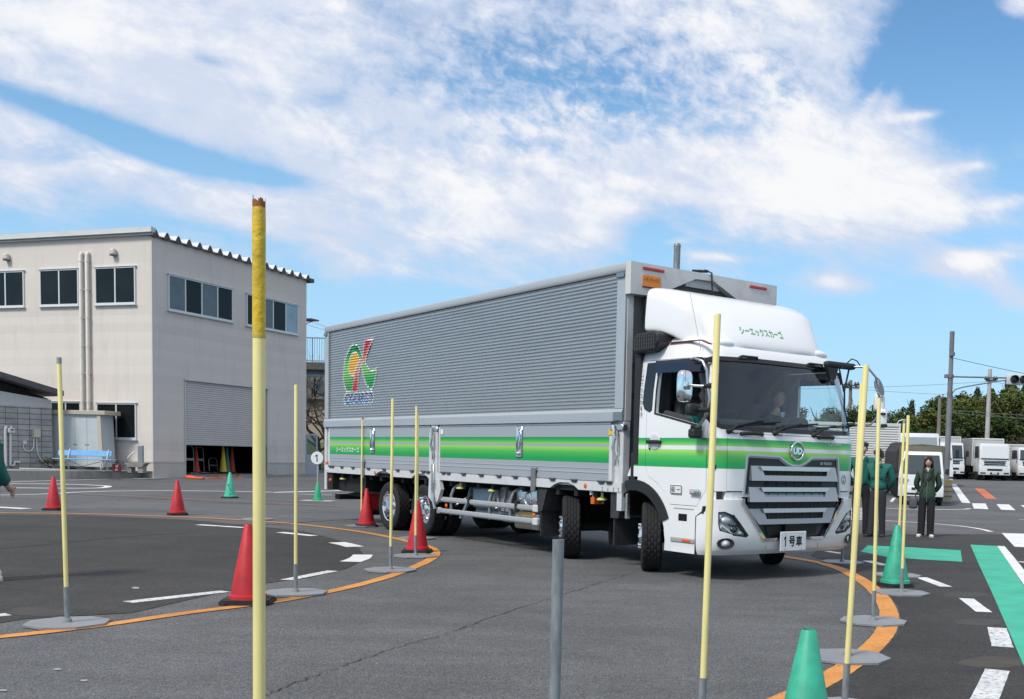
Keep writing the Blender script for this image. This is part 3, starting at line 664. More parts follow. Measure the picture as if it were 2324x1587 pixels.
# earth bed strip on the platform
# ---- low block building left
cL = lambda x, y: (x*.15838, 848.4+y*.15838)
BLK = None
def brickmat():
    m = bpy.data.materials.new('block_wall'); m.use_nodes = True; nt = m.node_tree; N = nt.nodes; L = nt.links; bs = N['Principled BSDF']
    tc = N.new('ShaderNodeTexCoord'); mp = N.new('ShaderNodeMapping'); mp.inputs['Rotation'].default_value = (radians(90), 0, 0); L.new(tc.outputs['Object'], mp.inputs[0])
    br = N.new('ShaderNodeTexBrick'); br.offset = 0.0; br.inputs['Scale'].default_value = 1; br.inputs['Brick Width'].default_value = .41; br.inputs['Row Height'].default_value = .205; br.inputs['Mortar Size'].default_value = .011
    br.inputs['Color1'].default_value = (.38, .375, .36, 1); br.inputs['Color2'].default_value = (.44, .43, .41, 1); br.inputs['Mortar'].default_value = (.15, .148, .145, 1); L.new(mp.outputs[0], br.inputs[0])
    n = N.new('ShaderNodeTexNoise'); n.inputs['Scale'].default_value = 2.5; n.inputs['Detail'].default_value = 6; L.new(tc.outputs['Object'], n.inputs['Vector'])
    r = N.new('ShaderNodeMapRange'); L.new(n.outputs[0], r.inputs[0]); r.inputs[1].default_value = .3; r.inputs[2].default_value = .7; r.inputs[3].default_value = .72; r.inputs[4].default_value = 1.12
    v = N.new('ShaderNodeVectorMath'); v.operation = 'SCALE'; L.new(br.outputs[0], v.inputs[0]); L.new(r.outputs[0], v.inputs[3]); L.new(v.outputs[0], bs.inputs['Base Color']); bs.inputs['Roughness'].default_value = .9
    bp = N.new('ShaderNodeBump'); bp.inputs['Distance'].default_value = .01; bp.invert = True; L.new(br.outputs[1], bp.inputs['Height']); L.new(bp.outputs[0], bs.inputs['Normal']); return m
def wframe(pa, Ya, pb, Yb):
    """frame along the ground between two picture points: origin a, x to b, z up"""
    a = at(*pa, Ya); c = at(*pb, Yb); d = Vector((c.x-a.x, c.y-a.y)); return a, atan2(d.y, d.x), d.length
a, rz, ln = wframe((-70, 1070), 37.3, (119, 1066), 39.6)
lowb = empty('utility_building', (a.x, a.y, PT), rz, 'low grey concrete block outbuilding with dark sloping roof at the left', 'building')
hB = at(60, 923, 38.8).z-PT
b = MB(); b.box(0, ln, 0, 2.2, -.2, hB); b.build('block_wall', brickmat(), lowb)
b = MB(); zl = at(-70, 899-12, 37.3).z-PT; zr = at(119, 908, 39.6).z-PT
b.prism([(0, hB), (ln, hB), (ln, zr), (0, zr+.35)], .02, 2.2); b.build('upper_wall', mix_dirt('upper_wall', (.56, .55, .53), (.42, .41, .40), (1, 1, 1), .6, .7), lowb)
z1 = at(127, 899, 39.6).z-PT; z0 = at(0, 874, 38.2).z-PT; sl = (z0-z1)/(ln*.40)
zz = lambda x: z1+(ln+.25-x)*sl
b = MB(); b.prism([(-.3, zz(-.3)), (ln+.25, zz(ln+.25)), (ln+.25, zz(ln+.25)+.20), (-.3, zz(-.3)+.20)], -.45, 2.4); b.build('roof', mat('dark_roof', (.105, .10, .10), .7, var=.3, vs=4), lowb)
b = MB(); b.prism([(-.2, zr+.37), (ln, zr+.01), (ln, zr+.05), (-.2, zz(-.2))], .25, 2.15); b.build('eave_gap', mat('eave_gap', (.02, .018, .018), .9), lowb)
lowb.matrix_basis = Matrix.Translation((a.x, a.y, PT)) @ Matrix.Rotation(rz, 4, 'Z')
def onw(px, py, off=0.0):
    """x,z on the block wall plane"""
    o = Vector((0, 0, CAMH)); d = Vector(ray(px, py)); nrm = Vector((-sin(rz), cos(rz), 0)); q = Vector((a.x, a.y, 0))-nrm*off
    t = (q-o).dot(nrm)/d.dot(nrm); P = o+d*t; L = (P-Vector((a.x, a.y, 0))).dot(Vector((cos(rz), sin(rz), 0))); return L, P.z-PT
def wpts(pts, off): return [(onw(*cL(*p), off)[0], -off, onw(*cL(*p), off)[1]) for p in pts]
WPV = mat('white_pvc', (.66, .65, .62), .45)
b = MB(); b.tube(wpts([(92, 745), (75, 800), (78, 1000), (82, 1200), (84, 1330)], .06), .05, 8); b.build('water_pipe', WPV, lowb, 50)
b = MB(); b.tube(wpts([(160, 750), (150, 860), (148, 1320), (165, 1320), (205, 1315), (212, 1262), (285, 1268)], .06), .045, 8); b.build('water_pipe', WPV, lowb, 50)
def wbox(x0, y0, x1, y1, d, name, m, bv=.01):
    p, q = onw(*cL(x0, y1)), onw(*cL(x1, y0)); b = MB(); b.bev(p[0], q[0], -d, 0.0, p[1], q[1], bv); return b.build(name, m, lowb)
mb = wbox(95, 782, 185, 845, .18, 'gas_meter', mat('meter', (.60, .60, .58), .5)); p, q = onw(*cL(128, 815)), onw(*cL(165, 795)); b = MB(); b.box(p[0], q[0], -.187, -.18, p[1], q[1]); b.build('dial', mat('dial', (.06, .06, .07), .3), mb)
wbox(460, 797, 556, 910, .16, 'junction_box', mat('junction_box', (.58, .53, .42), .5)); wbox(318, 962, 368, 1010, .10, 'socket_box', WPV)
b = MB(); b.tube(wpts([(335, 1005), (335, 1060), (360, 1100), (410, 1115), (455, 1095), (482, 1050), (488, 915)], .04), .022, 6); b.build('conduit', WPV, lowb, 50)
b = MB(); b.tube(wpts([(525, 910), (528, 1060), (545, 1160), (590, 1240), (650, 1295), (700, 1310), (760, 1316)], .04), .022, 6); b.build('conduit', WPV, lowb, 50)
# ---- cabinet
pa = at(119, 1058, 39.9); pb = at(236, 1058, 39.5); cz = atan2(pb.y-pa.y, pb.x-pa.x); cw = (Vector(pb[:2])-Vector(pa[:2])).length
ch = at(180, 934, 39.7).z-PT
cab_s = empty('storage_cabinet', (pa.x, pa.y, PT), cz, 'pale grey metal storage cabinet with beige top behind the blue bench', 'cabinet')
b = MB(); b.prism([(0.02, .12), (cw*.98, .12), (cw*.94, ch-.12), (.02, ch-.12)], 0, .7); b.build('cabinet_body', mat('cab_panel', (.50, .54, .56), .5, var=.08, vs=3), cab_s)
b = MB()
for k in (.22, .45, .68): b.box(cw*k-.006, cw*k+.006, -.006, 0, .2, ch-.2)
b.build('door_gap', mat('gap', (.30, .32, .33), .7), cab_s)
b = MB()
for k in (.22, .45, .68):
    for s in (-.05, .05): b.box(cw*k+s-.02, cw*k+s+.02, -.012, 0, ch*.42, ch*.44)
b.build('door_handle', mat('latchd', (.12, .12, .12), .5), cab_s)
b = MB(); b.bev(-.02, cw*1.06, -.10, .8, ch-.12, ch+.04, .015); b.build('cabinet_top', mix_dirt('beige_board', (.46, .42, .34), (.34, .30, .24), (1, 1, 1), .6, .7), cab_s)
b = MB(); b.prism([(cw*.93, .1), (cw*1.0, .1), (cw*.955, ch-.12), (cw*.89, ch-.12)], -.05, 0); b.build('side_board', mat('beige_b', (.50, .46, .38), .7), cab_s)
b = MB(); 
for k in (.1, .45, .8): b.box(cw*k, cw*k+.3, .1, .6, -.05, .12)
b.build('cabinet_foot', CONC, cab_s)
# ---- bench
pa = at(127, 1069, 38.4); pb = at(252, 1070, 38.4); bw = pb.x-pa.x
ben = empty('bench', ((pa.x+pb.x)/2, 38.4, PT), 0, 'sky blue slatted bench with white tube legs in front of the cabinet', 'bench')
BLU = mat('blue_slats', (.17, .42, .70), .45, var=.1, vs=6)
b = MB(); b.bev(-bw/2+.10, bw/2+.22, -.42, .02, .40, .435, .01); b.build('seat', BLU, ben)
b = MB(); M_ = Matrix.Translation((0, .16, .62)) @ Matrix.Rotation(radians(-12), 4, 'X'); b.bev(-bw/2, bw/2-.05, -.015, .015, -.09, .12, .01, M_); b.build('backrest', BLU, ben)
for s in (-bw/2+.45, bw/2-.15):
    b = MB(); b.tube([(s, -.38, .40), (s, -.40, .04), (s+.02, -.36, .01), (s-.05, .10, .01), (s-.06, .14, .06), (s-.03, .05, .4), (s-.02, .18, .78)], .026, 8); b.build('leg', mat('white_tube', (.62, .62, .60), .4), ben, 50)
b = MB(); b.tube([(-bw/2+.5, -.1, .38), (0, -.1, .15), (bw/2-.2, -.1, .38)], .012, 6).tube([(-bw/2+.5, -.1, .1), (bw/2-.2, -.1, .1)], .012, 6); b.build('brace', GLV, ben)
# ---- fire bucket
q = at(265, 1069, 38.3)
bk = empty('fire_bucket', (q.x, 38.3, PT), .2, s=.66, label= 'dark red water bucket with white lettering right of the blue bench', cat='bucket')
b = MB(); b.bev(-.20, .20, -.14, .14, 0, .42, .02); b.build('bucket_body', mat('bucket_red', (.20, .015, .02), .5), bk)
vs, fs = text_fit('消火', .20, .11, .02); b = MB()
vs, fs = text_fit('消', .15, .15, .02); b.add(put(vs, (.03, -.143, .29), (1, 0, 0), (0, 0, 1)), fs); vs, fs = text_fit('火', .15, .14, .02); b.add(put(vs, (.03, -.143, .11), (1, 0, 0), (0, 0, 1)), fs); b.build('lettering', mat('white_letter', (.75, .75, .73), .5), bk, fix=False)
# ---- sink with tap post right of the bucket
q0 = at(290, 1065, 38.8)
sk_ = empty('outdoor_sink', (q0.x, 38.8, PT), .05, s=.78, label= 'grey concrete outdoor sink with tap post at the warehouse corner', cat='sink')
b = MB(); b.prism([(0, .36), (.1, .22), (.75, .22), (.85, .36), (.95, .42), (-.05, .42)], -.25, .3); b.build('basin', CONC, sk_)
b = MB(); b.box(.05, .25, -.2, .25, -.05, .25).box(.55, .78, -.2, .25, -.05, .25); b.build('leg', CONC, sk_)
b = MB(); b.bev(.42, .66, .1, .25, .4, 1.25, .02); b.build('tap_post', GLV, sk_); b = MB(); b.tube([(.30, .05, .95), (.12, 0, .78), (.02, -.05, .62)], .03, 6); b.build('tap', mat('chrome_d', (.5, .5, .5), .2, 1), sk_, 50)
b = MB(); b.tube([(-.55, 0, .38), (-.9, 0, .45), (-.95, 0, .7)], .02, 6).tube([(-.4, -.1, .02), (-.1, -.1, .3)], .015, 6); b.build('hose_stub', DKM, sk_)
# ---- shrub and pebbles
LEAF = mat('shrub_leaf', (.07, .085, .035), .7, var=.5, vs=8); SOIL = mat('soil', (.085, .06, .04), .95, var=.4, vs=6)
q = at(114, 1066, 38.9)
shr = empty('small_shrub', (q.x, 38.9, PT), 0, 'small sparse yellowish green shrub at the foot of the block wall', 'shrub')
b = MB()
for i in range(420):
    p = Vector((R.gauss(0, .22), R.gauss(0, .15), .22+abs(R.gauss(0, .09)))); d = Vector((R.uniform(-1, 1), R.uniform(-1, 1), R.uniform(-.3, .6))).normalized()*.06; w = d.cross(Vector((0, 0, 1))).normalized()*.02
    b.quad(p-d, p+w, p+d, p-w)
b.build('foliage', LEAF, shr, fix=False)
b = MB()
for i in range(7): a_ = i*.9; b.tube([(0, 0, 0), (cos(a_)*.12, sin(a_)*.1, .2), (cos(a_)*.28, sin(a_)*.15, .33)], .012, 5)
b.build('stem', mat('twig', (.10, .07, .05), .9), shr)
b = MB(); P = [Vector((at(10+i*10, 1068, 38.2).x, 38.3+R.uniform(-.05, .05))) for i in range(12)]; strip_mb(b, spline(P, 3), .5, PT-H(38.3)+.004, .2); tag(b.build('planting_bed', SOIL, fix=False), kind='structure')
b = MB()
for i in range(260):
    x = R.uniform(44, 140); p = at(x, 1068, 38.1); p = Vector((p.x, 38.15+R.gauss(0, .06), PT+.02)); r = R.uniform(.02, .045); b.sphere(p, r, 5, 3, (1, 1, .6))
tag(b.build('white_pebbles', mat('pebble', (.66, .65, .62), .8)), 'row of white pebbles edging the soil bed by the block wall', 'pebbles', kind='stuff')
# ---- orange hose and rope on the apron
def rope(name, px, r, m, lab, cat, wob=0.0, grp=None):
    L = []
    for x, y in px:
        yl = -1.75+1.65*(1250-y)/75; best = 9e9; d = ray(*g500(x, y))
        for i in range(700):
            q = local(bld, .6+i*.012, yl, gz); e = abs(q.x/q.y-d[0]/d[1])
            if e < best: best = e; P0 = (.6+i*.012, yl)
        L.append(P0)
    P = []
    for p in spline(L, 7):
        q = local(bld, p.x, p.y, gz); zr_ = H(q.y)+(q.z-H(q.y))*max(0, min(1, (p.y+.9)/1.15)); P.append((q.x, q.y, max(zr_, H(q.y)+.008)+r+.006))
    b = MB(); b.tube(P, r, 6); return tag(b.build(name, m, None, 60), lab, cat, grp)
OH = mat('orange_hose', (.75, .12, .03), .55)
pp = []
for k in range(7):
    o = k*9; pp += [(565+o*.3, 1190+k*3), (640, 1196+k*5), (760+k*4, 1236-k*2), (700, 1240-k*3), (600, 1214)]
rope('orange_hose', pp, .035, OH, 'orange hose lying in a flat coil at the left of the garage ramp', 'hose')
rope('orange_cable', [(780, 1240), (900, 1244), (990, 1235), (960, 1205), (840, 1190), (835, 1178), (920, 1184), (1000, 1214), (1040, 1236), (1150, 1240), (1260, 1243), (1200, 1222), (1205, 1190), (1160, 1155)], .016, OH, 'orange red cable looping across the apron in front of the garage', 'cable')
# ================================================================= GAP RIGHT OF THE WAREHOUSE
gp = lambda x, y: (691.3+x*.19051*.0+x, y)
Yg = 62
p0, p1 = at(680, 822, Yg), at(752, 850, Yg)
deck = empty('raised_walkway', (p0.x, Yg, 0), 0, 'concrete raised walkway with blue grey railing behind the warehouse', 'walkway')
wd = p1.x-p0.x+3
b = MB(); b.box(-6, wd, 0, 3, at(700, 850, Yg).z+.3, at(700, 822, Yg).z); b.build('slab', mat('walk_slab', (.10, .095, .085), .9, var=.3), deck)
b = MB(); b.box(-6, wd, .2, .5, at(700, 850, Yg).z-.1, at(700, 850, Yg).z+.3); b.build('beam', mat('walk_beam', (.10, .13, .15), .7), deck)
zt0, zt1 = at(700, 822, Yg).z, at(700, 766, Yg).z
b = MB(); b.tube([(-6, .1, zt1), (wd, .1, zt1)], .04, 6).tube([(-6, .1, zt0+.1), (wd, .1, zt0+.1)], .03, 6)
for i in range(70):
    x = -6+i*.14
    if x < wd: b.tube([(x, .1, zt0), (x, .1, zt1)], .012 if i % 6 else .03, 4)
b.build('railing', mat('rail_blue', (.16, .22, .27), .5), deck)
b = MB(); b.box(-5.5, -5.2, .3, .6, 0, zt0-.3).box(wd-.6, wd-.2, .3, .6, 0, zt0-.3); b.build('column', mat('walk_col', (.2, .2, .19), .8), deck)
Yh = 70; p0 = at(650, 1000, Yh); p1 = at(790, 1000, Yh); hz0 = H(Yh)
hs = empty('distant_house', (p0.x, Yh, hz0), 0, 'beige house seen in the gap behind the bare tree', 'building')
hh = at(700, 905, Yh).z-hz0
b = MB(); b.box(0, p1.x-p0.x, 0, 6, 0, hh); b.build('wall', mix_dirt('house_beige', (.40, .34, .25), (.30, .26, .2), (1, 1, 1), .6, .8), hs)
b = MB(); b.box(0, p1.x-p0.x, .5, 6, hh, at(700, 845, Yh).z-hz0); b.build('upper_wall', mat('house_grey', (.16, .15, .14), .8), hs)
b = MB(); b.bev(-.3, p1.x-p0.x+.3, -.4, 6.3, hh-.05, hh+.18, .02); b.build('eave', mat('eave_grey', (.20, .18, .17), .8), hs)
for k in (.42, .62): b = MB(); b.bev((p1.x-p0.x)*k, (p1.x-p0.x)*k+.7, -.03, 0, hh+.3, hh+1.3, .01); b.build('window', WGL2, hs)
b = MB(); gx0, gx1 = at(640, 1000, 60).x, at(800, 1000, 60).x; 
b.add([(gx0, 56, H(56)), (gx1, 56, H(56)), (gx1, 61, at(720, 1004, 61).z), (gx0, 61, at(720, 1004, 61).z), (gx1, 66, H(66)), (gx0, 66, H(66))], [(0, 1, 2, 3), (3, 2, 4, 5)])
tag(b.build('grass_bank', mat('grass', (.10, .13, .04), .95, var=.6, vs=3, bump=.5, bs=20)), kind='structure')
q = at(693, 1072, 47.2); w_ = at(720, 1072, 47.2).x-q.x
gt = empty('steel_door_panel', (q.x, 47.2, H(47)), 0, 'pale grey steel door panel with glazed top beside the warehouse', 'door panel')
hh = at(700, 985, 47.2).z-H(47); PG = mat('panel_grey', (.42, .45, .50), .4)
b = MB(); b.bev(0, .06, -.03, .03, 0, hh, .01).bev(w_-.06, w_, -.03, .03, 0, hh, .01).bev(.06, w_-.06, -.03, .03, hh-.08, hh, .01); b.build('frame', PG, gt)
b = MB(); b.bev(.06, w_-.06, -.02, .02, .05, hh*.5, .01); b.build('panel', PG, gt)
b = MB(); b.box(.06, w_-.06, -.005, .005, hh*.5, hh-.08); b.build('glass', glass('gate_glass', (.6, .65, .65)), gt)
wf = at(722, 1025, 50)
fn = empty('wire_fence', (wf.x, 50, H(50)), 0, 'low white pipe fence on the grass behind the truck tail', 'fence'); b = MB()
for i in range(5): b.tube([(i*.9, 0, 0), (i*.9, 0, 1.1)], .03, 6)
b.build('post', WPV, fn); b = MB(); b.tube([(0, 0, 1.0), (3.6, 0, 1.0)], .02, 6).tube([(0, 0, .5), (3.6, 0, .5)], .015, 6); b.build('rail', WPV, fn)
def branch(b, p, d, r, n, depth, L):
    pts = [p]; rs = [r]; q = p.copy(); dd = d.copy()
    for i in range(4):
        dd = (dd+Vector((R.gauss(0, .22), R.gauss(0, .22), R.gauss(0.02, .12)))).normalized(); q = q+dd*L/4; pts.append(q.copy()); rs.append(r*(1-.14*(i+1)))
        if depth > 0 and i > 0:
            for _ in range(n):
                e = (dd+Vector((R.gauss(0, .7), R.gauss(0, .7), R.gauss(.1, .5)))).normalized(); branch(b, q.copy(), e, r*.5, n, depth-1, L*.62)
    b.tube(pts, rs, 5 if depth > 1 else 3)
BARK = mat('bark', (.075, .06, .052), .9, var=.4, vs=4)
for px, Y, hgt, lab in ((722, 56, 3.2, 'bare dark tree standing in front of the beige house'), (738, 64, 4.2, 'taller bare tree behind the walkway railing')):
    q = at(px, 1000, Y); tr_ = empty('bare_tree', (q.x, Y, H(Y)), 0, lab, 'tree'); b = MB(); b.tube([(0, 0, 0), (.05, 0, hgt*.3), (-.05, 0, hgt*.55)], [.16, .13, .11], 8); b.build('trunk', BARK, tr_, 50)
    b = MB()
    for k in range(5): branch(b, Vector((0, 0, hgt*(.3+.06*k))), Vector((cos(k*2.3), sin(k*2.3)*.4, .75)).normalized(), .07, 2, 3, hgt*.62)
    b.build('branches', BARK, tr_, fix=False)
# ================================================================= MAIN TRUCK (x forward, y to its left, z up)
TX, TY, TYAW = -0.392181, 12.957498, -0.893334
trk = empty('cargo_truck', (TX, TY, 0), TYAW, 'white cab four axle wing body truck with green stripes turning past the poles', 'truck')
ALU = mix_dirt('aluminium', (.47, .485, .51), (.36, .37, .39), (.25, 1, 3), .5, .36, metal=.35, ns=1.5)
ALUC = mix_dirt('aluminium_corrugated', (.53, .515, .52), (.42, .40, .41), (.25, 1, 3), .6, .30, metal=.72, ns=1.2)
ALUW = mix_dirt('aluminium_white', (.60, .61, .62), (.42, .41, .39), (1, 1, 1), .5, .4, ns=3)
CHR = mat('chrome', (.80, .81, .83), .08, 1.0)
STEEL = mat('stainless', (.62, .62, .61), .25, .9, var=.2, vs=5)
BLK = mat('black_plastic', (.016, .017, .018), .5, var=.3, vs=5)
BLKG = mat('black_gloss', (.012, .012, .014), .15)
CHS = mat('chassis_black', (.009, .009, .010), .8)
TYR = mat('tyre_rubber', (.012, .012, .0125), .8, var=.35, vs=9)
ORL = mat('orange_lens', (.65, .13, .01), .2); REDL = mat('red_lens', (.45, .03, .02), .3)
SILV = mat('silver_paint', (.56, .57, .59), .38, .55)
SILD = mat('silver_dark', (.30, .31, .33), .30, .75); SILM = mat('silver_mid', (.40, .415, .43), .30, .75)
def green_bands(name, base, z, rough=.35, metal=0.0, coat=0.0):
    """z = (t0,t1,t2,t3): upper band t0>t1, lower band t2>t3, real colour bands of the livery"""
    m = bpy.data.materials.new(name); m.use_nodes = True; nt = m.node_tree; N = nt.nodes; L = nt.links; b = N['Principled BSDF']
    tc = N.new('ShaderNodeTexCoord'); sp = N.new('ShaderNodeSeparateXYZ'); L.new(tc.outputs['Object'], sp.inputs[0])
    r = N.new('ShaderNodeMapRange'); L.new(sp.outputs[2], r.inputs[0]); r.inputs[1].default_value = z[3]-.1; r.inputs[2].default_value = z[0]+.1
    cr = N.new('ShaderNodeValToRGB'); L.new(r.outputs[0], cr.inputs[0]); f = lambda v: (v-z[3]+.1)/(z[0]-z[3]+.2)
    el = cr.color_ramp.elements; D = (.008, .34, .085, 1); Lg = (.36, .70, .12, 1); M_ = (.09, .52, .09, 1); W = (*base, 1); e = .003
    S = [(z[3]-e, W), (z[3], D), (z[3]+(z[2]-z[3])*.3, (.015, .40, .08, 1)), (z[3]+(z[2]-z[3])*.65, M_), (z[2]-.01, Lg), (z[2], Lg), (z[2]+e, W), (z[1]-e, W), (z[1], (.30, .66, .11, 1)), (z[1]+(z[0]-z[1])*.5, (.05, .46, .08, 1)), (z[0]-(z[0]-z[1])*.15, D), (z[0], D), (z[0]+e, W)]
    while len(el) < len(S): el.new(.5)
    for q, (a, c) in zip(el, S): q.position = max(0, min(1, f(a))); q.color = c
    L.new(cr.outputs[0], b.inputs['Base Color']); b.inputs['Roughness'].default_value = rough; b.inputs['Metallic'].default_value = metal
    if coat: b.inputs['Coat Weight'].default_value = coat; b.inputs['Coat Roughness'].default_value = .06
    return m
CABW = green_bands('cab_paint', (.80, .80, .80), (1.63, 1.545, 1.495, 1.29), .28, 0, .5)
WHP = mat('white_paint_gloss', (.80, .80, .80), .28, coat=.5)
BW = 2.5
# ---- box
b = MB(); b.box(-9.68, -.10, .035, BW-.035, 1.0, 3.76); b.build('box_body', ALUW, trk)
def corr(z):  # outward push of the corrugated sheet at height z (0..0.014)
    f = ((z-1.99)/.0464) % 1.0
    P = [(0, 0), (.46, 0), (.60, .015), (.72, .021), (.84, .016), (1.0, 0)]
    for (a, u), (c, w) in zip(P, P[1:]):
        if a <= f <= c: return u+(w-u)*(f-a)/(c-a)
    return 0
b = MB(); zs = []
for k in range(36):
    for f in (0, .46, .60, .72, .84): zs.append(1.99+.0464*(k+f))
zs = [z for z in zs if z < 3.665]+[3.665]
for i in range(len(zs)-1):
    for xa, xb in ((-9.55, -6.4), (-6.4, -3.3), (-3.3, -.18)):
        b.quad((xa, .012-corr(zs[i]), zs[i]), (xb, .012-corr(zs[i]), zs[i]), (xb, .012-corr(zs[i+1]-1e-5), zs[i+1]), (xa, .012-corr(zs[i+1]-1e-5), zs[i+1]))
wing = b.build('wing_panel', ALUC, trk, fix=False)
b = MB(); b.bev(-9.74, 0.0, -.03, .10, 3.665, 3.785, .025, seg=2); b.build('top_rail', ALU, trk, 40)
b = MB(); b.prism([(-.035, 1.835), (-.035, 1.95), (-.012, 1.99), (.03, 1.99), (.03, 1.835)], -9.74, -.005, 'x'); b.build('wing_bottom_rail', ALU, trk)
for x0_, x1_ in ((-.18, -.005), (-9.73, -9.55)): b = MB(); b.bev(x0_, x1_, -.018, .03, 1.99, 3.665, .006); b.build('wing_post', ALU, trk)
b = MB(); b.bev(-.10, .0, BW-.12, BW, .95, 3.66, .01); b.build('front_post', ALUW, trk)
b = MB(); b.bev(-.10, .0, -.005, .11, .95, 1.835, .01).bev(-.10, .0, .012, .12, 1.835, 3.66, .01).prism([(-.005, .72), (.10, .72), (.11, .95), (-.005, .95)], -.10, .0, 'x')
b.build('front_post', ALUW, trk)
for y0_ in (0, BW-.12): b = MB(); b.bev(-9.78, -9.68, y0_, y0_+.12, .60, 3.72, .01); b.build('rear_post', ALUW, trk)
b = MB(); b.box(-.10, -.085, .12, BW-.12, 1.0, 3.4); b.build('front_wall', mix_dirt('front_wall', (.20, .205, .21), (.12, .12, .12), (1, 1, .4), .7, .5), trk)
b = MB()
for z in (1.35, 1.75, 2.15, 2.55): b.box(-.085, -.06, .12, BW-.12, z, z+.04)
b.build('wall_rib', mat('rib', (.14, .14, .145), .6), trk)
b = MB(); b.prism([(-.02, 3.78), (BW, 3.785), (BW, 3.10), (2.36, 3.12), (1.80, 3.50), (1.34, 3.705), (1.03, 3.695), (.60, 3.505), (.44, 3.40), (-.02, 3.39)], -.005, .10, 'x'); b.build('header', mix_dirt('header', (.60, .60, .59), (.38, .36, .33), (1, 1, 1), .6, .6, lo=.5, hi=.8, ns=4), trk)
b = MB(); b.prism([(.30, 3.40), (1.0, 3.74), (1.4, 3.74), (2.42, 3.15), (2.42, 3.06), (.3, 3.06)], -.04, -.02, 'x'); b.build('header_recess', mat('recess', (.09, .095, .09), .7), trk)
b = MB(); b.prism([(.93, 3.64), (1.03, 3.69), (1.34, 3.70), (1.50, 3.625), (1.50, 3.60), (.93, 3.60)], -.015, .02, 'x'); b.build('recess_panel', ALUW, trk)
b = MB(); b.box(-.02, .06, .55, 2.0, 3.38, 3.41).box(-.02, .0, .45, 2.1, 3.47, 3.50); b.build('recess_bar', mat('recbar', (.30, .31, .31), .5), trk)
for y0, y1 in ((.16, .50), (1.98, 2.30)):
    b = MB(); b.bev(.10, .115, y0, y1, 3.70, 3.735, .005); b.build('marker_strip', REDL, trk)
b = MB(); b.bev(.10, .106, .16, .45, 3.50, 3.64, .002); stk = b.build('maker_sticker', mat('sticker_orange', (.78, .26, .03), .5), trk)
b = MB(); b.box(.10, .108, .16, .45, 3.485, 3.50); vs, fs = text_fit('トランテックス', .24, .055, .015); b.add(put(vs, (.1085, .305, 3.585), (0, 1, 0), (0, 0, 1)), fs); b.build('sticker_lettering', mat('brown_letter', (.12, .02, .02), .6), stk, fix=False)
b = MB(); b.tube([(.04, 1.15, 3.80), (.08, 1.2, 3.83), (.12, 1.28, 3.80), (.12, 1.3, 3.55), (.06, 1.3, 3.3)], .012, 5).tube([(.0, 1.05, 3.81), (.08, 1.25, 3.82)], .02, 5); b.build('cable', BLK, trk)
for q_ in ((-.17, -.02, -.045, -.02, 3.60, 3.66), (-.17, -.02, -.05, -.03, 1.84, 1.95), (-9.73, -9.6, -.045, -.02, 3.60, 3.66)): b = MB(); b.bev(*q_, .005); b.build('corner_bracket', SILD, trk)
b = MB(); b.box(-9.7, -.05, .02, BW-.02, 3.76, 3.79); b.build('box_roof', ALUW, trk)
# ---- gates with green stripes
GATE = green_bands('gate_paint', (.40, .42, .455), (1.64, 1.55, 1.512, 1.312), .38, .25)
for x0, x1 in ((-9.50, -5.22), (-4.88, -.26)):
    b = MB(); b.bev(x0, x1, -.004, .06, 1.075, 1.80, .006); g = b.build('side_gate', GATE, trk)
    c = MB()
    c.box(x0+.01, x1-.01, -.010, -.0045, 1.235, 1.243).box(x0+.01, x1-.01, -.011, -.0045, 1.178, 1.190); c.build('gate_rib', mat('gate_rib', (.55, .56, .58), .4, .3), g)
    c = MB(); c.bev(x0-.03, x0+.02, -.012, .06, 1.075, 1.80, .004).bev(x1-.02, x1+.05, -.012, .06, 1.075, 1.80, .004).bev(x0, x1, -.01, .06, 1.80, 1.825, .004); c.build('gate_edge', ALUW, g)
def latch(x, z0, z1, nm='latch'):
    b = MB(); b.bev(x-.085, x+.085, -.012, .0, z0, z1, .008); o = b.build(nm, mat('latch_dark', (.10, .095, .09), .5), trk)
    c = MB(); c.bev(x-.075, x+.075, -.02, -.012, z0+.01, z1-.01, .006).bev(x-.05, x+.05, -.022, -.015, z0+.04, z1-.06, .01)
    c.tube([(x-.02, -.035, z1-.03), (x+.03, -.05, z1-.17), (x-.01, -.045, z0+.18), (x, -.03, z0+.06)], .018, 6).sphere((x, -.03, z0+.06), .03, 8, 6); c.build('latch_handle', CHR, o, 40)
latch(-7.47, 1.345, 1.80); latch(-2.44, 1.345, 1.80)
def post_latch(x):
    b = MB(); b.bev(x-.14, x+.14, -.03, .05, 1.72, 1.80, .01).tube([(x-.03, -.05, 1.78), (x+.03, -.07, 1.62), (x-.02, -.06, 1.50), (x+.04, -.05, 1.38), (x+.02, -.04, 1.28)], .02, 6).tube([(x+.05, -.045, 1.72), (x+.06, -.045, 1.45)], .012, 6)
    b.build('post_latch', STEEL, trk, 40)
b = MB(); b.bev(-5.16, -4.94, -.02, .10, .78, 1.835, .01).prism([(-5.24, .66), (-5.02, .55), (-4.90, .62), (-4.80, .80), (-4.86, .95), (-5.22, .95)], -.02, .04); b.build('centre_post', ALUW, trk)
b = MB(); b.bev(-5.20, -4.90, .0, .05, 1.72, 1.83, .01); b.build('post_recess', BLK, trk)
b = MB(); b.bev(-5.09, -5.01, -.05, -.015, .62, 1.20, .01).tube([(-5.05, -.05, .75), (-4.98, -.06, .62), (-4.93, -.05, .48)], .025, 6)
b.build('post_arm', STEEL, trk, 40)
post_latch(-5.07); post_latch(-.12)
b = MB(); b.bev(-.29, -.12, -.02, .0, 1.66, 1.74, .004); b.build('yellow_tag', mat('yellow_tag', (.75, .48, .04), .5), trk)
b = MB(); b.bev(-4.84, -4.76, -.016, -.003, 1.68, 1.76, .003); b.build('white_tag', WHP, trk)
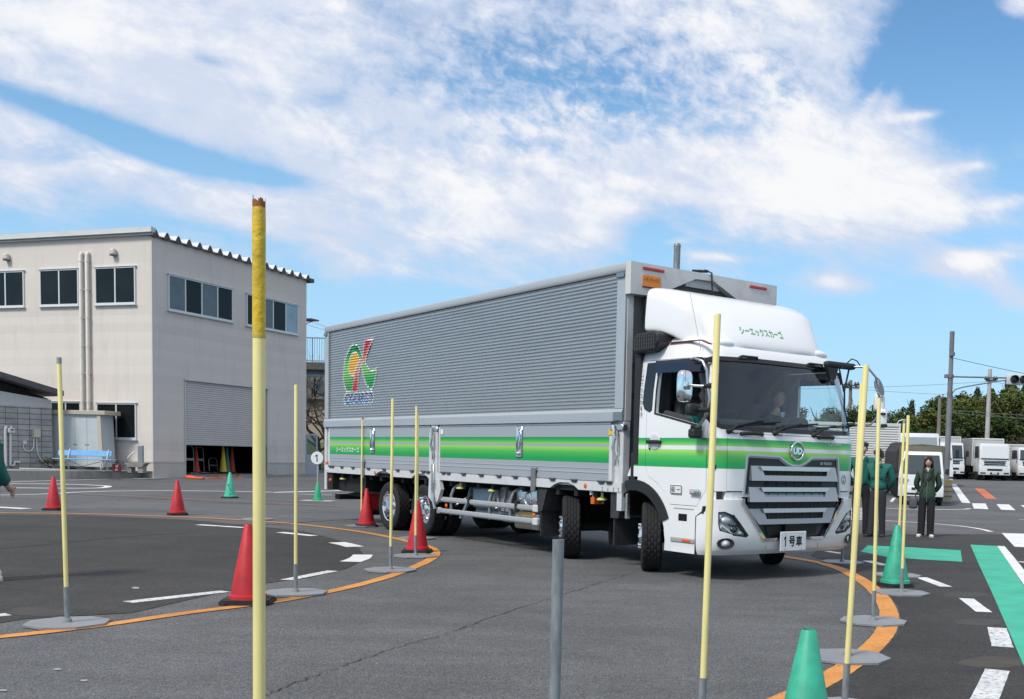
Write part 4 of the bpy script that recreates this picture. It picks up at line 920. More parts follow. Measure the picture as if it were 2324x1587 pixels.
# stripe kana lettering on the rear gate
b = MB(); vs, fs = text_fit('シーエックスカーゴ', 1.08, .105, .02); b.add(put(vs, (-8.62, -.0065, 1.405), (1, 0, 0), (0, 0, 1)), fs); b.build('gate_lettering', mat('letter_white', (.80, .82, .80), .5), trk, fix=False)
# ---- bottom rail with wheel arch notches
def notch(c, w, h): return [(c-w, .95), (c-w*.7, .95+h*.6), (c-w*.3, .95+h), (c+w*.3, .95+h), (c+w*.7, .95+h*.6), (c+w, .95)]
low = [(-9.66, .95)]+notch(-7.0, .38, .085)+notch(-5.55, .33, .085)+notch(-1.28, .34, .085)+[(.0, .95)]
b = MB(); b.prism(low+[(.0, 1.07), (-9.66, 1.07)], -.012, .05); b.build('bottom_rail', ALUW, trk)
b = MB()
for x in (-9.42, -9.30, -8.85, -8.32, -7.62, -6.95, -6.40, -5.85, -5.42, -5.26, -4.72, -4.55, -4.05, -3.50, -2.98, -2.52, -2.10, -1.55, -1.03, -.42, -.25):
    b.bev(x-.045, x+.045, -.035, -.01, 1.045, 1.085, .008).tube([(x-.07, -.03, 1.075), (x+.07, -.03, 1.075)], .014, 6)
b.build('gate_hinge', mat('hinge', (.13, .13, .13), .35, .7), trk)
b = MB()
for x in (-.40, -.28, -.16, -.06):
    for z in (.97, 1.0 if x != -.28 else .985): b.sphere((x, -.014, z), .011, 6, 4)
b.build('rivet', STEEL, trk)
for x in (-7.85, -2.02):
    b = MB(); b.bev(x-.05, x+.05, -.05, -.01, .88, 1.22, .01).bev(x-.07, x+.07, -.035, -.01, 1.17, 1.22, .006); b.build('rope_hook', mat('hook', (.30, .30, .30), .4, .7), trk)
for x in (-7.35, -.78):
    b = MB(); b.sphere((x, -.012, 1.005), .035, 10, 6, (1, .4, 1)); b.build('side_reflector', ORL, trk)
# ---- left side (mirror of the near side, plain)
b = MB(); b.box(-9.68, -.02, BW-.03, BW+.01, .95, 1.07).box(-9.5, -.25, BW-.04, BW, 1.08, 1.80).bev(-9.74, 0, BW-.08, BW+.03, 3.665, 3.785, .02).box(-9.74, 0, BW-.03, BW+.03, 1.835, 1.98); b.build('far_side_frame', ALU, trk)
# ---- logo on the corrugated panel
LOGO = {'green': [(-8.69, 2.49), (-8.81, 2.63), (-8.85, 2.79), (-8.81, 3.01), (-8.7, 3.18), (-8.52, 3.31), (-8.35, 3.36), (-8.17, 3.32), (-8.04, 3.21), (-7.96, 3.09), (-8.08, 3.05), (-8.12, 3.07), (-8.17, 3.16), (-8.28, 3.21), (-8.43, 3.2), (-8.54, 3.1), (-8.6, 2.96), (-8.58, 2.84), (-8.44, 2.77), (-8.32, 2.77), (-8.37, 2.67), (-8.44, 2.48)],
 'yellow': [(-8.44, 2.77), (-8.58, 2.84), (-8.6, 2.96), (-8.54, 3.1), (-8.43, 3.2), (-8.28, 3.21), (-8.17, 3.16), (-8.11, 3.06), (-8.23, 2.96), (-8.32, 2.84), (-8.34, 2.77)],
 'red': [(-7.85, 3.4), (-7.5, 3.38), (-7.68, 3.26), (-7.78, 3.13), (-7.82, 3.02), (-7.99, 2.99), (-8.08, 2.92), (-8.14, 2.76), (-8.16, 2.59), (-8.18, 2.47), (-8.44, 2.48), (-8.37, 2.67), (-8.32, 2.84), (-8.22, 2.96), (-8.1, 3.04), (-7.96, 3.09), (-7.93, 3.24)],
 'leaf': [(-7.89, 3.01), (-7.75, 2.92), (-7.61, 2.83), (-7.46, 2.83), (-7.32, 2.87), (-7.38, 2.73), (-7.46, 2.56), (-7.54, 2.5), (-7.66, 2.52), (-7.79, 2.59), (-7.9, 2.72), (-7.98, 2.86), (-8.03, 2.96)]}
def grad(name, stops):
    m = bpy.data.materials.new(name); m.use_nodes = True; nt = m.node_tree; N = nt.nodes; L = nt.links; b = N['Principled BSDF']
    tc = N.new('ShaderNodeTexCoord'); sp = N.new('ShaderNodeSeparateXYZ'); L.new(tc.outputs['Object'], sp.inputs[0]); r = N.new('ShaderNodeMapRange'); L.new(sp.outputs[2], r.inputs[0])
    r.inputs[1].default_value = stops[0][0]; r.inputs[2].default_value = stops[-1][0]; cr = N.new('ShaderNodeValToRGB'); L.new(r.outputs[0], cr.inputs[0]); el = cr.color_ramp.elements
    while len(el) < len(stops): el.new(.5)
    for q, (z, c) in zip(el, stops): q.position = (z-stops[0][0])/(stops[-1][0]-stops[0][0]); q.color = (*c, 1)
    L.new(cr.outputs[0], b.inputs['Base Color']); b.inputs['Roughness'].default_value = .4; return m
def drape(name, geos, m, push, parent=wing):
    """cut flat artwork along the ribs and lay it on the corrugated sheet"""
    bm = bmesh.new()
    for vs, fs in geos:
        V = [bm.verts.new((v[0], 0, v[1])) for v in vs]
        for f in fs:
            try: bm.faces.new([V[i] for i in f])
            except ValueError: pass
    bmesh.ops.triangulate(bm, faces=[f for f in bm.faces if len(f.verts) > 4])
    zc = [v.co.z for v in bm.verts]; lo, hi = min(zc), max(zc)
    for z in zs:
        if lo < z < hi: bmesh.ops.bisect_plane(bm, geom=bm.verts[:]+bm.edges[:]+bm.faces[:], plane_co=(0, 0, z), plane_no=(0, 0, 1), dist=1e-6)
    for v in bm.verts: v.co.y = .012-corr(v.co.z)-push
    bmesh.ops.recalc_face_normals(bm, faces=bm.faces[:])
    me = bpy.data.meshes.new(name); bm.to_mesh(me); bm.free(); me.materials.append(m); o = bpy.data.objects.new(name, me); COL.objects.link(o); o.parent = parent; return o
def outline(P, w):
    g = []; n = len(P)
    for i in range(n):
        a, c = Vector(P[i]), Vector(P[(i+1) % n]); d = (c-a); 
        if d.length < 1e-4: continue
        t = d.normalized(); nn = Vector((-t.y, t.x))*w; a2 = a-t*w*.8; c2 = c+t*w*.8
        g.append(([a2+nn, c2+nn, c2-nn, a2-nn], [(0, 1, 2, 3)]))
    return g
GD, GL_ = (.012, .30, .10), (.30, .62, .20)
for k, m, pz in (('green', grad('logo_green', [(2.48, GD), (2.85, GL_), (2.98, GL_), (3.2, (.01, .33, .10)), (3.36, (.01, .33, .10))]), .0030), ('yellow', mat('logo_yellow', (.80, .52, .10), .45), .0038),
                 ('red', grad('logo_red', [(2.48, (.55, .015, .04)), (2.68, (.60, .10, .08)), (2.85, (.72, .38, .28)), (3.02, (.72, .40, .30)), (3.15, (.60, .10, .08)), (3.40, (.52, .015, .05))]), .0046),
                 ('leaf', grad('logo_leaf', [(2.50, (.012, .32, .11)), (2.68, (.04, .42, .12)), (2.86, (.32, .60, .22)), (3.02, (.30, .58, .2))]), .0034)):
    drape('logo_'+k, [(LOGO[k], [tuple(range(len(LOGO[k])))])], m, pz)
LW = mat('letter_white')
drape('logo_outline', sum([outline(LOGO[k], .014) for k in ('leaf', 'green', 'red')], []), LW, .0056)
for s, m, bd, pz in (('CX-CARGO', LW, .075, .0030), ('CX-CARGO', grad('cargo_blue', [(2.22, (.10, .30, .62)), (2.34, (.05, .12, .34)), (2.48, (.01, .02, .12))]), .028, .0042)):
    vs, fs = text_geo(s, .30, bd*.36, 2, 1.0); X = max(v.x for v in vs)*2; w = 1.34 if pz < .004 else 1.27
    Y_ = max(v.y for v in vs)*2; hgt = .265 if pz < .004 else .205
    drape('logo_lettering', [([(v.x*w/X-8.14+ (v.y*hgt/Y_)*.10, v.y*hgt/Y_+2.352) for v in vs], fs)], m, pz)
# ---- chassis
b = MB(); b.box(-9.5, 1.2, .78, .88, .62, .92).box(-9.5, 1.2, 1.62, 1.72, .62, .92)
for x in (-9.3, -8.2, -6.3, -4.5, -3.4, -2.2, -.6, .9): b.box(x, x+.1, .88, 1.62, .66, .88)
b.build('chassis_frame', CHS, trk)
b = MB(); b.box(-9.6, -.05, .06, BW-.06, .93, .998)
for i in range(22): b.box(-9.5+i*.44, -9.42+i*.44, .06, BW-.06, .86, .93)
b.build('cross_beam', CHS, trk)
b = MB(); b.tube([(-7.0, .35, .43), (-7.0, 2.15, .43)], .09, 10).tube([(-5.65, .35, .43), (-5.65, 2.15, .43)], .09, 10).sphere((-7.0, 1.25, .43), .22, 12, 8).sphere((-5.65, 1.25, .43), .22, 12, 8).tube([(.36, .35, .42), (.36, 2.15, .42)], .06, 8).tube([(-1.40, .35, .42), (-1.4, 2.15, .42)], .06, 8)
b.tube([(-1.0, .75, .40), (-.4, .68, .36), (.1, .72, .42)], .05, 8).tube([(-1.2, 1.1, .55), (0, 1.0, .42)], .035, 8).bev(-2.0, -.8, .70, .78, .36, .44, .01).bev(-.2, .95, .70, .78, .36, .44, .01).tube([(-.9, .5, .33), (.3, .9, .30)], .025, 6)
b.build('axle', mat('axle', (.05, .045, .045), .6, .3), trk)
b = MB(); b.tube([(-.9, .62, .34), (-.5, .56, .29)], .03, 6).tube([(-.45, .6, .3), (-.25, .62, .28)], .02, 6); b.build('drag_link', STEEL, trk)
# engine mass under the cab
b = MB(); b.bev(.35, 1.45, .75, 1.75, .42, 1.15, .08).box(1.3, 1.6, .3, 2.2, .42, .9); b.build('engine', CHS, trk)
# ---- wheels
def tyre_mesh(w=.245, Rr=.425, rim=.262, seg=112):
    b = MB(); h = w/2
    prof = [(rim, -h*.80), (rim+.015, -h*.92), (rim+.06, -h), (Rr-.05, -h*1.02), (Rr-.018, -h*.93), (Rr-.004, -h*.80)]
    ribs = [(-.78, -.50), (-.44, -.18), (-.13, .13), (.18, .44), (.50, .78)]
    for i, (a, c) in enumerate(ribs): prof += [(Rr, h*a, i), (Rr, h*c, i)]+([(Rr-.014, h*c+.001), (Rr-.014, h*ribs[i+1][0]-.001)] if i < 4 else [])
    prof += [(Rr-.004, h*.80), (Rr-.018, h*.93), (Rr-.05, h*1.02), (rim+.06, h), (rim+.015, h*.92), (rim, h*.80)]
    n = len(prof)
    for k in range(seg):
        a = 2*pi*k/seg
        for j, p in enumerate(prof):
            r = p[0]
            if len(p) == 3 and (k+p[2]*2) % 4 == 0: r -= .009
            b.v.append((r*cos(a), p[1], r*sin(a)))
    for k in range(seg):
        q = (k+1) % seg
        for i in range(n-1): b.f.append((k*n+i, q*n+i, q*n+i+1, k*n+i+1)); b.mi.append(0)
    return b.mesh('tyre', TYR, True, 30)
RX = Matrix.Rotation(radians(90), 4, 'X')
def rim_front():
    b = MB(); b.lathe([(.262, -.10), (.270, .085), (.262, .10), (.240, .09), (.225, .04), (.205, .05), (.17, .10), (.150, .125), (.12, .128), (.115, .135), (.105, .150), (.08, .160), (.02, .162), (0, .162)], 40, RX, caps=False)
    for k in range(8): a = 2*pi*k/8+.2; p = Vector((.143*cos(a), -.13, .143*sin(a))); b.tube([p, p+Vector((0, -.035, 0))], .017, 6)
    return b.mesh('rim', CHR, True, 35)
def rim_rear():
    b = MB(); b.lathe([(.262, -.06), (.270, .10), (.262, .112), (.248, .10), (.238, -.02), (.228, -.06), (.15, -.075), (.135, -.05), (.115, -.04), (.11, .02), (.09, .05), (.02, .06), (0, .06)], 40, RX, caps=False)
    for k in range(10): a = 2*pi*k/10; p = Vector((.165*cos(a), .07, .165*sin(a))); b.tube([p, p+Vector((0, -.05, 0))], .017, 6)
    return b.mesh('rim', CHR, True, 35)
def rim_holes():
    b = MB()
    for k in range(10): a = 2*pi*(k+.5)/10; b.lathe([(0, 0), (.024, 0), (.024, .004)], 12, Matrix.Translation((.205*cos(a), .0715, .205*sin(a))) @ RX)
    return b.mesh('hand_hole', CHS)
TM, RF, RRR, RH = tyre_mesh(), rim_front(), rim_rear(), rim_holes()
def wheel(x, y, steer, rear=False, side=1):
    """side 1 = near (outward -y), -1 = far"""
    w = empty('wheel', (x, y, .425)); w.parent = trk; w.rotation_euler = (0, radians(R.uniform(0, 40)), radians(steer)+(0 if side == 1 else pi)); w.rotation_mode = 'XYZ'
    def k(n, me, off=0):
        o = bpy.data.objects.new(n, me); COL.objects.link(o); o.parent = w; o.location = (0, off, 0); return o
    k('tyre', TM); k('rim', RRR if rear else RF)
    if rear: k('hand_hole', RH); k('tyre', TM, .31)
    return w
wheel(.36, .20, -37.5); wheel(-1.40, .20, -33.0); wheel(-5.60, .17, 0, True); wheel(-6.92, .17, 0, True)
wheel(.36, 2.30, -32, side=-1); wheel(-1.40, 2.30, -28, side=-1); wheel(-5.60, 2.33, 0, True, -1); wheel(-6.92, 2.33, 0, True, -1)
# ---- mud flaps
FLP = mat('mud_flap', (.035, .037, .042), .6, var=.4, vs=7)
def flap(x, y0, y1, z0, z1, m=FLP, tilt=0):
    b = MB(); b.bev(x, x+.02, y0, y1, z0, z1, .004); o = b.build('mud_flap', m, trk); c = MB(); c.bev(x-.03, x+.03, y0, y1, z1, z1+.03, .005); c.build('flap_bar', GLV, o); return o
b = MB(); b.prism([(-2.0, .93), (-1.74, .93), (-1.86, .62), (-2.0, .60)], .02, .5); b.build('mud_guard', FLP, trk)
flap(-1.93, .04, .52, .26, .62); flap(-.22, .04, .48, .27, .62)
b = MB(); b.prism([(-.26, .95), (.02, .95), (-.10, .62), (-.26, .62)], .02, .08).bev(-.24, -.2, .04, .48, .62, .95, .01); b.build('mud_guard', FLP, trk)
b = MB(); b.bev(.02, .06, .03, .09, .62, .94, .01); b.build('guard_stay', STEEL, trk)
fl = flap(-7.95, .06, .62, .30, .60, mat('red_flap', (.42, .015, .02), .6))
for q_ in ((.20, .30), (.60, .92)): b = MB(); b.box(-7.97, -7.93, .06, .62, *q_); b.build('flap_base', BLK, fl)
# ---- side guard
GR = mat('guard_alu', (.55, .56, .58), .35, .5)
for z0, z1 in ((.60, .68), (.415, .495)):
    b = MB(); b.bev(-4.98, -1.98, .02, .06, z0, z1, .012).box(-4.97, -1.99, .012, .022, z0+.025, z1-.025); b.build('guard_rail', GR, trk)
    c = MB(); c.bev(-2.10, -1.97, .008, .07, z0-.012, z1+.012, .012).bev(-5.0, -4.92, .01, .07, z0-.01, z1+.01, .01); c.build('guard_cap', ALUW, trk)
for x in (-3.95, -2.55): b = MB(); b.bev(x-.03, x+.03, .005, .075, .57, .72, .006); b.build('guard_clamp', BLK, trk)
for x in (-4.62, -3.40, -2.80):
    b = MB(); b.tube([(x+.22, .30, .93), (x+.10, .22, .92), (x+.02, .12, .84), (x, .08, .72), (x, .08, .40)], .03, 8).tube([(x+.3, .55, .9), (x+.05, .12, .55)], .02, 6); b.build('guard_stay', mat('stay_steel', (.30, .30, .30), .4, .7), trk, 50)
b = MB()
for x in (-9.05, -4.35, -3.35, -.55): b.lathe([(0, 0), (.075, .0), (.07, .02), (.02, .04), (.02, .10)], 16, Matrix.Translation((x, .10, .83)))
b.build('side_lamp', mat('lamp_yellow', (.62, .62, .20), .35), trk)
b = MB(); b.bev(-.73, -.69, .06, .24, .77, .89, .01).box(-.74, -.70, .03, .14, .89, .96); so2 = b.build('side_marker_body', WHP, trk); c = MB(); c.bev(-.69, -.665, .06, .17, .77, .86, .01).bev(-.74, -.66, .045, .06, .77, .86, .005); c.build('side_marker_lens', ORL, so2)
b = MB(); b.sphere((-2.08, .03, .545), .035, 8, 6, (1, .5, 1)).sphere((-4.7, .03, .545), .035, 8, 6, (1, .5, 1)); b.build('side_reflector', ORL, trk)
# tanks and boxes between the axles
b = MB(); b.bev(-2.72, -2.05, .12, .62, .60, .90, .03, seg=2); bx = b.build('battery_cover', STEEL, trk, 40)
c = MB(); 
for x, r in ((-2.60, .028), (-2.16, .028)): c.sphere((x, .118, .745), r, 10, 6, (1, .3, 1))
cr_ = [(-2.38+.09*cos(t*.35), .116, .755+.09*sin(t*.35)) for t in range(19)]; c.tube(cr_, .012, 6, False).box(-2.44, -2.32, .112, .12, .745, .765); c.build('emblem', CHR, bx, 40)
b = MB(); b.bev(-2.74, -2.05, .10, .75, .32, .56, .04, seg=2); b.build('exhaust_box', mat('exhaust', (.50, .47, .42), .35, .7, var=.4, vs=5), trk, 40)
b = MB(); b.bev(-2.60, -2.20, .09, .10, .50, .58, .01); b.build('heat_mark', mat('copper', (.60, .38, .15), .35, .6), trk)
b = MB(); b.bev(-3.38, -3.0, .2, .6, .52, .88, .02).bev(-3.42, -3.0, .18, .6, .84, .91, .02).tube([(-3.35, .18, .86), (-3.28, .16, .6)], .02, 6).tube([(-3.1, .18, .86), (-3.16, .16, .6)], .02, 6); b.build('filter_box', mat('filter', (.26, .27, .28), .5), trk)
b = MB(); b.tube([(-3.5, .42, .48), (-2.85, .42, .48)], .13, 16).tube([(-4.4, .5, .46), (-3.6, .5, .46)], .11, 16); b.build('air_tank', mat('tank_grey', (.30, .32, .33), .4, .3), trk, 40)
b = MB(); b.bev(-4.35, -3.62, .3, .8, .54, .86, .03); b.build('tool_box', mat('pale_blue_box', (.36, .47, .56), .5), trk); b = MB(); b.box(-3.72, -3.62, .29, .30, .58, .70); b.build('yellow_label', mat('yellow_tag'), trk)
b = MB(); b.tube([(-4.55, .4, .85), (-4.5, .3, .6), (-4.62, .25, .35)], .035, 6); b.build('blue_stay', mat('blue_stay', (.30, .42, .55), .5), trk)
# far side skirts, boxes and tanks added to block light beneath the body
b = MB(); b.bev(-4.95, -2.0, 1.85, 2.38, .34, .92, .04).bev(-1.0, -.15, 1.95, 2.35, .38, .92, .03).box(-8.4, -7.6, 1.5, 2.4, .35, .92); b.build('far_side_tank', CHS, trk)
b = MB(); b.box(-4.9, -1.9, .88, 1.6, .40, .70).box(-7.5, -5.0, .9, 1.6, .50, .92).box(-1.9, 1.2, .9, 1.6, .44, .9); b.build('driveline_fill', CHS, trk)  # dark masses added to keep light off the ground below
for z0 in (.60, .415): b = MB(); b.bev(-4.98, -1.98, 2.44, 2.48, z0, z0+.08, .01); b.build('guard_rail', GR, trk)
# rear end
b = MB(); b.box(-9.72, -9.5, .2, 2.3, .42, .52).prism([(-9.60, .52), (-9.5, .52), (-8.7, .62), (-8.7, .5)], .3, .4).box(-9.4, -8.1, .15, .5, .60, .90).box(-9.66, -9.4, .02, .16, .62, .93); b.build('rear_bumper', CHS, trk)
b = MB(); b.bev(-9.68, -9.56, -.02, .0, .98, 1.10, .004); b.build('rear_side_lamp', mat('lamp_white', (.7, .7, .68), .3), trk); b = MB(); b.bev(-9.68, -9.56, -.022, .0, 1.10, 1.16, .004).sphere((-9.5, .02, .80), .04, 8, 6); b.build('rear_side_marker', ORL, trk)
# ================================================================= CAB
YC = 1.25
def ip(z, xs_, ys_):
    if z <= xs_[0]: return ys_[0]
    for a, c, u, w in zip(xs_, xs_[1:], ys_, ys_[1:]):
        if z <= c: return u+(w-u)*(z-a)/(c-a)
    return ys_[-1]
def XF(z): return ip(z, [.30, .36, .50, 1.0, 1.65, 1.76, 2.54, 2.66, 2.76, 2.84, 2.90], [1.66, 1.72, 1.76, 1.76, 1.75, 1.715, 1.50, 1.44, 1.34, 1.18, .95])
def HW(z): return ip(z, [.30, .5, 1.7, 2.2, 2.55, 2.68, 2.80, 2.90], [1.235, 1.245, 1.245, 1.235, 1.205, 1.17, 1.09, .92])
RC = .33
def section(z, d, xr=.30, add=0.0):
    hw = HW(z)-d+add; xf = XF(z)-d+add; r = RC-d+add; P = []
    bulge = lambda y: .07*(min(abs(y), hw)/1.245)**2
    xe = xf-bulge(hw-r)-.0
    x0 = xr+d
    for i in range(9): P.append((x0+(xe-r-x0)*i/9, -hw))
    for i in range(9): a = pi/2*i/9; P.append((xe-r+r*sin(a), -hw+r-r*cos(a)))
    for i in range(17): y = -(hw-r)+2*(hw-r)*i/16; P.append((xf-bulge(y), y))
    for i in range(1, 10): a = pi/2*i/9; P.append((xe-r+r*cos(a), hw-r+r*sin(a)))
    for i in range(1, 10): P.append((xe-r+(x0-xe+r)*i/9, hw))
    for i in range(1, 8): P.append((x0, hw-2*hw*i/8))
    return P
def xs(y, z, add=0.0):
    hw = HW(z); a = min(abs(y-YC), hw); x = XF(z)-.07*(min(a, hw-RC)/1.245)**2; e = a-(hw-RC)
    if e > 0: x -= RC-sqrt(max(0, RC*RC-min(e, RC*.9999)**2))
    return x+add
ZS = [.30, .315, .34, .36, .42, .5, .6, .75, .9, 1.05, 1.2, 1.35, 1.5, 1.65, 1.70, 1.76, 1.9, 2.05, 2.2, 2.35, 2.48, 2.54, 2.60, 2.66, 2.71, 2.76, 2.80, 2.84, 2.87, 2.90]
def solid(d=0.0, z0=.30, z1=2.90, add=0.0, xr=.30, name='s'):
    b = MB(); zz = [z for z in ZS if z0+d < z < z1-d]; zz = [z0+d]+zz+[z1-d]; n = 0
    for z in zz:
        P = section(z, d, xr, add); n = len(P); b.v += [(x, y+YC, z) for x, y in P]
    for j in range(len(zz)-1):
        for i in range(n): k = (i+1) % n; b.f.append((j*n+i, j*n+k, (j+1)*n+k, (j+1)*n+i)); b.mi.append(0)
    b.f.append(tuple(reversed(range(n)))); b.mi.append(0); b.f.append(tuple((len(zz)-1)*n+i for i in range(n))); b.mi.append(0)
    me = b.mesh(name, CABW); o = bpy.data.objects.new(name, me); COL.objects.link(o); return o
def pobj(poly, a, c, axis):
    me = MB().prism(poly, a, c, axis).mesh('cut', CABW); o = bpy.data.objects.new('cut', me); COL.objects.link(o); return o
def box_o(*q):
    me = MB().box(*q).mesh('cut', CABW); o = bpy.data.objects.new('cut', me); COL.objects.link(o); return o
def dupe(o):
    c = o.copy(); c.data = o.data.copy(); COL.objects.link(c); return c
def off(poly, d):
    """grow a convex-ish polygon outwards by d"""
    n = len(poly); A = sum(poly[i][0]*poly[(i+1) % n][1]-poly[(i+1) % n][0]*poly[i][1] for i in range(n)); s = 1 if A > 0 else -1; out = []
    for i in range(n):
        p, q, r = Vector(poly[i-1]), Vector(poly[i]), Vector(poly[(i+1) % n]); e1 = (q-p).normalized(); e2 = (r-q).normalized()
        n1 = Vector((e1.y, -e1.x))*s; n2 = Vector((e2.y, -e2.x))*s; k = n1+n2; k = k/max(.35, k.dot(k)/2) if k.length > 1e-6 else n1; out.append(tuple(q+k*d))
    return out
def fin(o, name, m, parent, sm=32):
    o.name = name; o.data.materials.clear(); [o.data.materials.append(x) for x in (m if isinstance(m, list) else [m])]
    for p in o.data.polygons: p.material_index = 0
    bm = bmesh.new(); bm.from_mesh(o.data); bmesh.ops.remove_doubles(bm, verts=bm.verts[:], dist=2e-5); bm.to_mesh(o.data); bm.free()
    smooth(o.data, sm); o.parent = parent; o.data.name = name; return o
mir = lambda p: [(a, c) for a, c in p]
DOOR = [(.45, 2.555), (.45, 1.30), (.52, 1.17), (.70, 1.09), (.83, .99), (.92, .855), (1.41, .855), (1.525, 1.04), (1.51, 1.85), (1.44, 2.40), (1.36, 2.545)]
DWIN = [(.64, 2.47), (.612, 1.93), (1.42, 1.775), (1.445, 2.05), (1.385, 2.46)]
QUAR = [(.40, 2.53), (.365, 2.05), (.40, 1.975), (.50, 1.935), (.545, 1.96), (.585, 2.53)]
WS = [(.10, 2.46), (.13, 2.515), (.20, 2.54), (.7, 2.555), (1.8, 2.555), (2.30, 2.54), (2.37, 2.515), (2.40, 2.46), (2.425, 1.86), (2.40, 1.80), (2.34, 1.765), (1.8, 1.75), (.7, 1.75), (.16, 1.765), (.10, 1.80), (.075, 1.86)]
outer = solid(0); inner = solid(.045)
shell = boolean(dupe(outer), inner, 'DIFFERENCE')
body = dupe(shell)
for y0, y1, dn in ((-.3, .5, 1), (2.0, 2.9, -1)):
    boolean(body, pobj(off(DOOR, .006), y0, y1, 'y'))
boolean(body, pobj(WS, .9, 2.2, 'x'))
ARCH = [(.25+.60*cos(t*pi/12), .42+.60*sin(t*pi/12)) for t in range(-2, 14)]; ARCH = [(p[0], p[1]) for p in ARCH]+[(-.6, .6), (-.6, .0), (.8, .0)]
boolean(body, pobj(ARCH, -.4, 3.0, 'y'))
# bumper region taken out of the body: everything ahead of x=1.42 below z .96
BUMPCUT = [(1.40, .2), (1.405, .74), (1.55, .80), (1.56, .965), (2.2, .965), (2.2, .2)]
boolean(body, pobj(BUMPCUT, -.4, 3.0, 'y'))
boolean(body, box_o(1.58, 2.2, -.2, 2.8, .96, 1.032))
LID = [(.20, 1.695), (.20, 1.032), (2.30, 1.032), (2.30, 1.695)]
boolean(body, pobj(LID, 1.2, 2.2, 'x'))
cabb = fin(body, 'cab_body', CABW, trk)
def side_door(y0, y1, near):
    d = boolean(dupe(shell), pobj(DOOR, y0, y1, 'y'), 'INTERSECT'); boolean(d, pobj(DWIN, y0, y1, 'y')); d = fin(d, 'door', CABW, trk)
    s = solid(.014); s2 = solid(.021); pane = boolean(s, s2, 'DIFFERENCE'); 
    win = [(.64, 2.47), (.612, 1.93), (1.42, 1.775), (1.445, 2.05), (1.385, 2.46)] if not near else [(.64, 2.47), (.63, 2.41), (1.40, 2.38), (1.385, 2.46)]
    if near:
        bpy.data.objects.remove(pane)
    else:
        pane = boolean(pane, pobj(off(win, .01), y0, y1, 'y'), 'INTERSECT'); fin(pane, 'window', GLS, d)
    # rubber frame round the opening
    f = solid(-.004); f2 = solid(.006); fr_ = boolean(f, f2, 'DIFFERENCE'); fr_ = boolean(fr_, pobj(off(DWIN, .022), y0, y1, 'y'), 'INTERSECT'); boolean(fr_, pobj(DWIN, y0, y1, 'y')); fin(fr_, 'window_seal', BLK, d)
    q = solid(-.005); q2 = solid(.004); qq = boolean(q, q2, 'DIFFERENCE'); qq = boolean(qq, pobj(QUAR, y0, y1, 'y'), 'INTERSECT'); fin(qq, 'quarter_panel', mat('black_gloss'), d)
    yy = y0+.3 if near else 2.495
    s = -1 if near else 1
    vz = solid(-.03); vz2 = solid(-.022); vv = boolean(vz, vz2, 'DIFFERENCE'); vv = boolean(vv, pobj([(.585, 2.545), (.60, 2.40), (1.39, 2.385), (1.375, 2.54)], y0, y1, 'y'), 'INTERSECT'); fin(vv, 'window_visor', mat('visor_tint', (.012, .016, .035), .12), d)
    c = MB(); yo = 0.0 if near else 2.5
    c.bev(.50, .75, yo+s*.045 if near else yo-.0, yo+s*.018 if near else yo+.045, 1.565, 1.60, .01) if False else c.bev(.50, .75, min(yo+s*.05, yo+s*.02), max(yo+s*.05, yo+s*.02), 1.56, 1.605, .012).bev(.50, .54, min(yo, yo+s*.03), max(yo, yo+s*.03), 1.565, 1.60, .005).bev(.71, .75, min(yo, yo+s*.03), max(yo, yo+s*.03), 1.565, 1.60, .005)
    c.build('handle', BLK, d)
    c = MB(); c.lathe([(0, 0), (.10, .0), (.092, .006), (.07, .0065), (0, .0066)], 24, Matrix.Translation((.625, yo+s*.0, 1.585)) @ Matrix.Rotation(radians(90 if near else -90), 4, 'X')); c.build('handle_cup', mat('cup_white', (.62, .63, .63), .3, coat=.3), d, 40)
    c = MB(); c.lathe([(0, 0), (.014, 0), (.012, .008), (0, .009)], 10, Matrix.Translation((.53, yo, 1.50)) @ Matrix.Rotation(radians(90 if near else -90), 4, 'X')); c.build('keyhole', BLK, d)
    return d
GLS = glass('cab_glass', (.95, .98, .98), .6); WSG = glass('windshield_glass', (.90, .95, .955), 1.0)
dn = side_door(-.3, .5, True); df = side_door(2.0, 2.9, False)
# windshield with black frit border
s = solid(.010); s2 = solid(.017); pane = boolean(s, s2, 'DIFFERENCE'); pane = boolean(pane, pobj(off(WS, .004), .9, 2.2, 'x'), 'INTERSECT'); wsp = fin(pane, 'windshield', WSG, trk)
s = solid(-.003); s2 = solid(.009); fr_ = boolean(s, s2, 'DIFFERENCE'); fr_ = boolean(fr_, pobj(off(WS, .030), .9, 2.2, 'x'), 'INTERSECT'); boolean(fr_, pobj(off(WS, -.022), .9, 2.3, 'x')); fin(fr_, 'windshield_frame', BLKG, wsp)
# front lid
GRO = [(.415, .97), (.46, 1.44), (.50, 1.465), (.97, 1.455), (1.10, 1.385), (1.19, 1.355), (1.31, 1.355), (1.40, 1.385), (1.53, 1.455), (2.0, 1.465), (2.04, 1.44), (2.085, .97)]
lid = boolean(dupe(shell), pobj(off(LID, -.006), 1.2, 2.2, 'x'), 'INTERSECT'); boolean(lid, pobj(off(GRO, -.015), 1.2, 2.2, 'x')); lid = fin(lid, 'front_lid', CABW, trk)
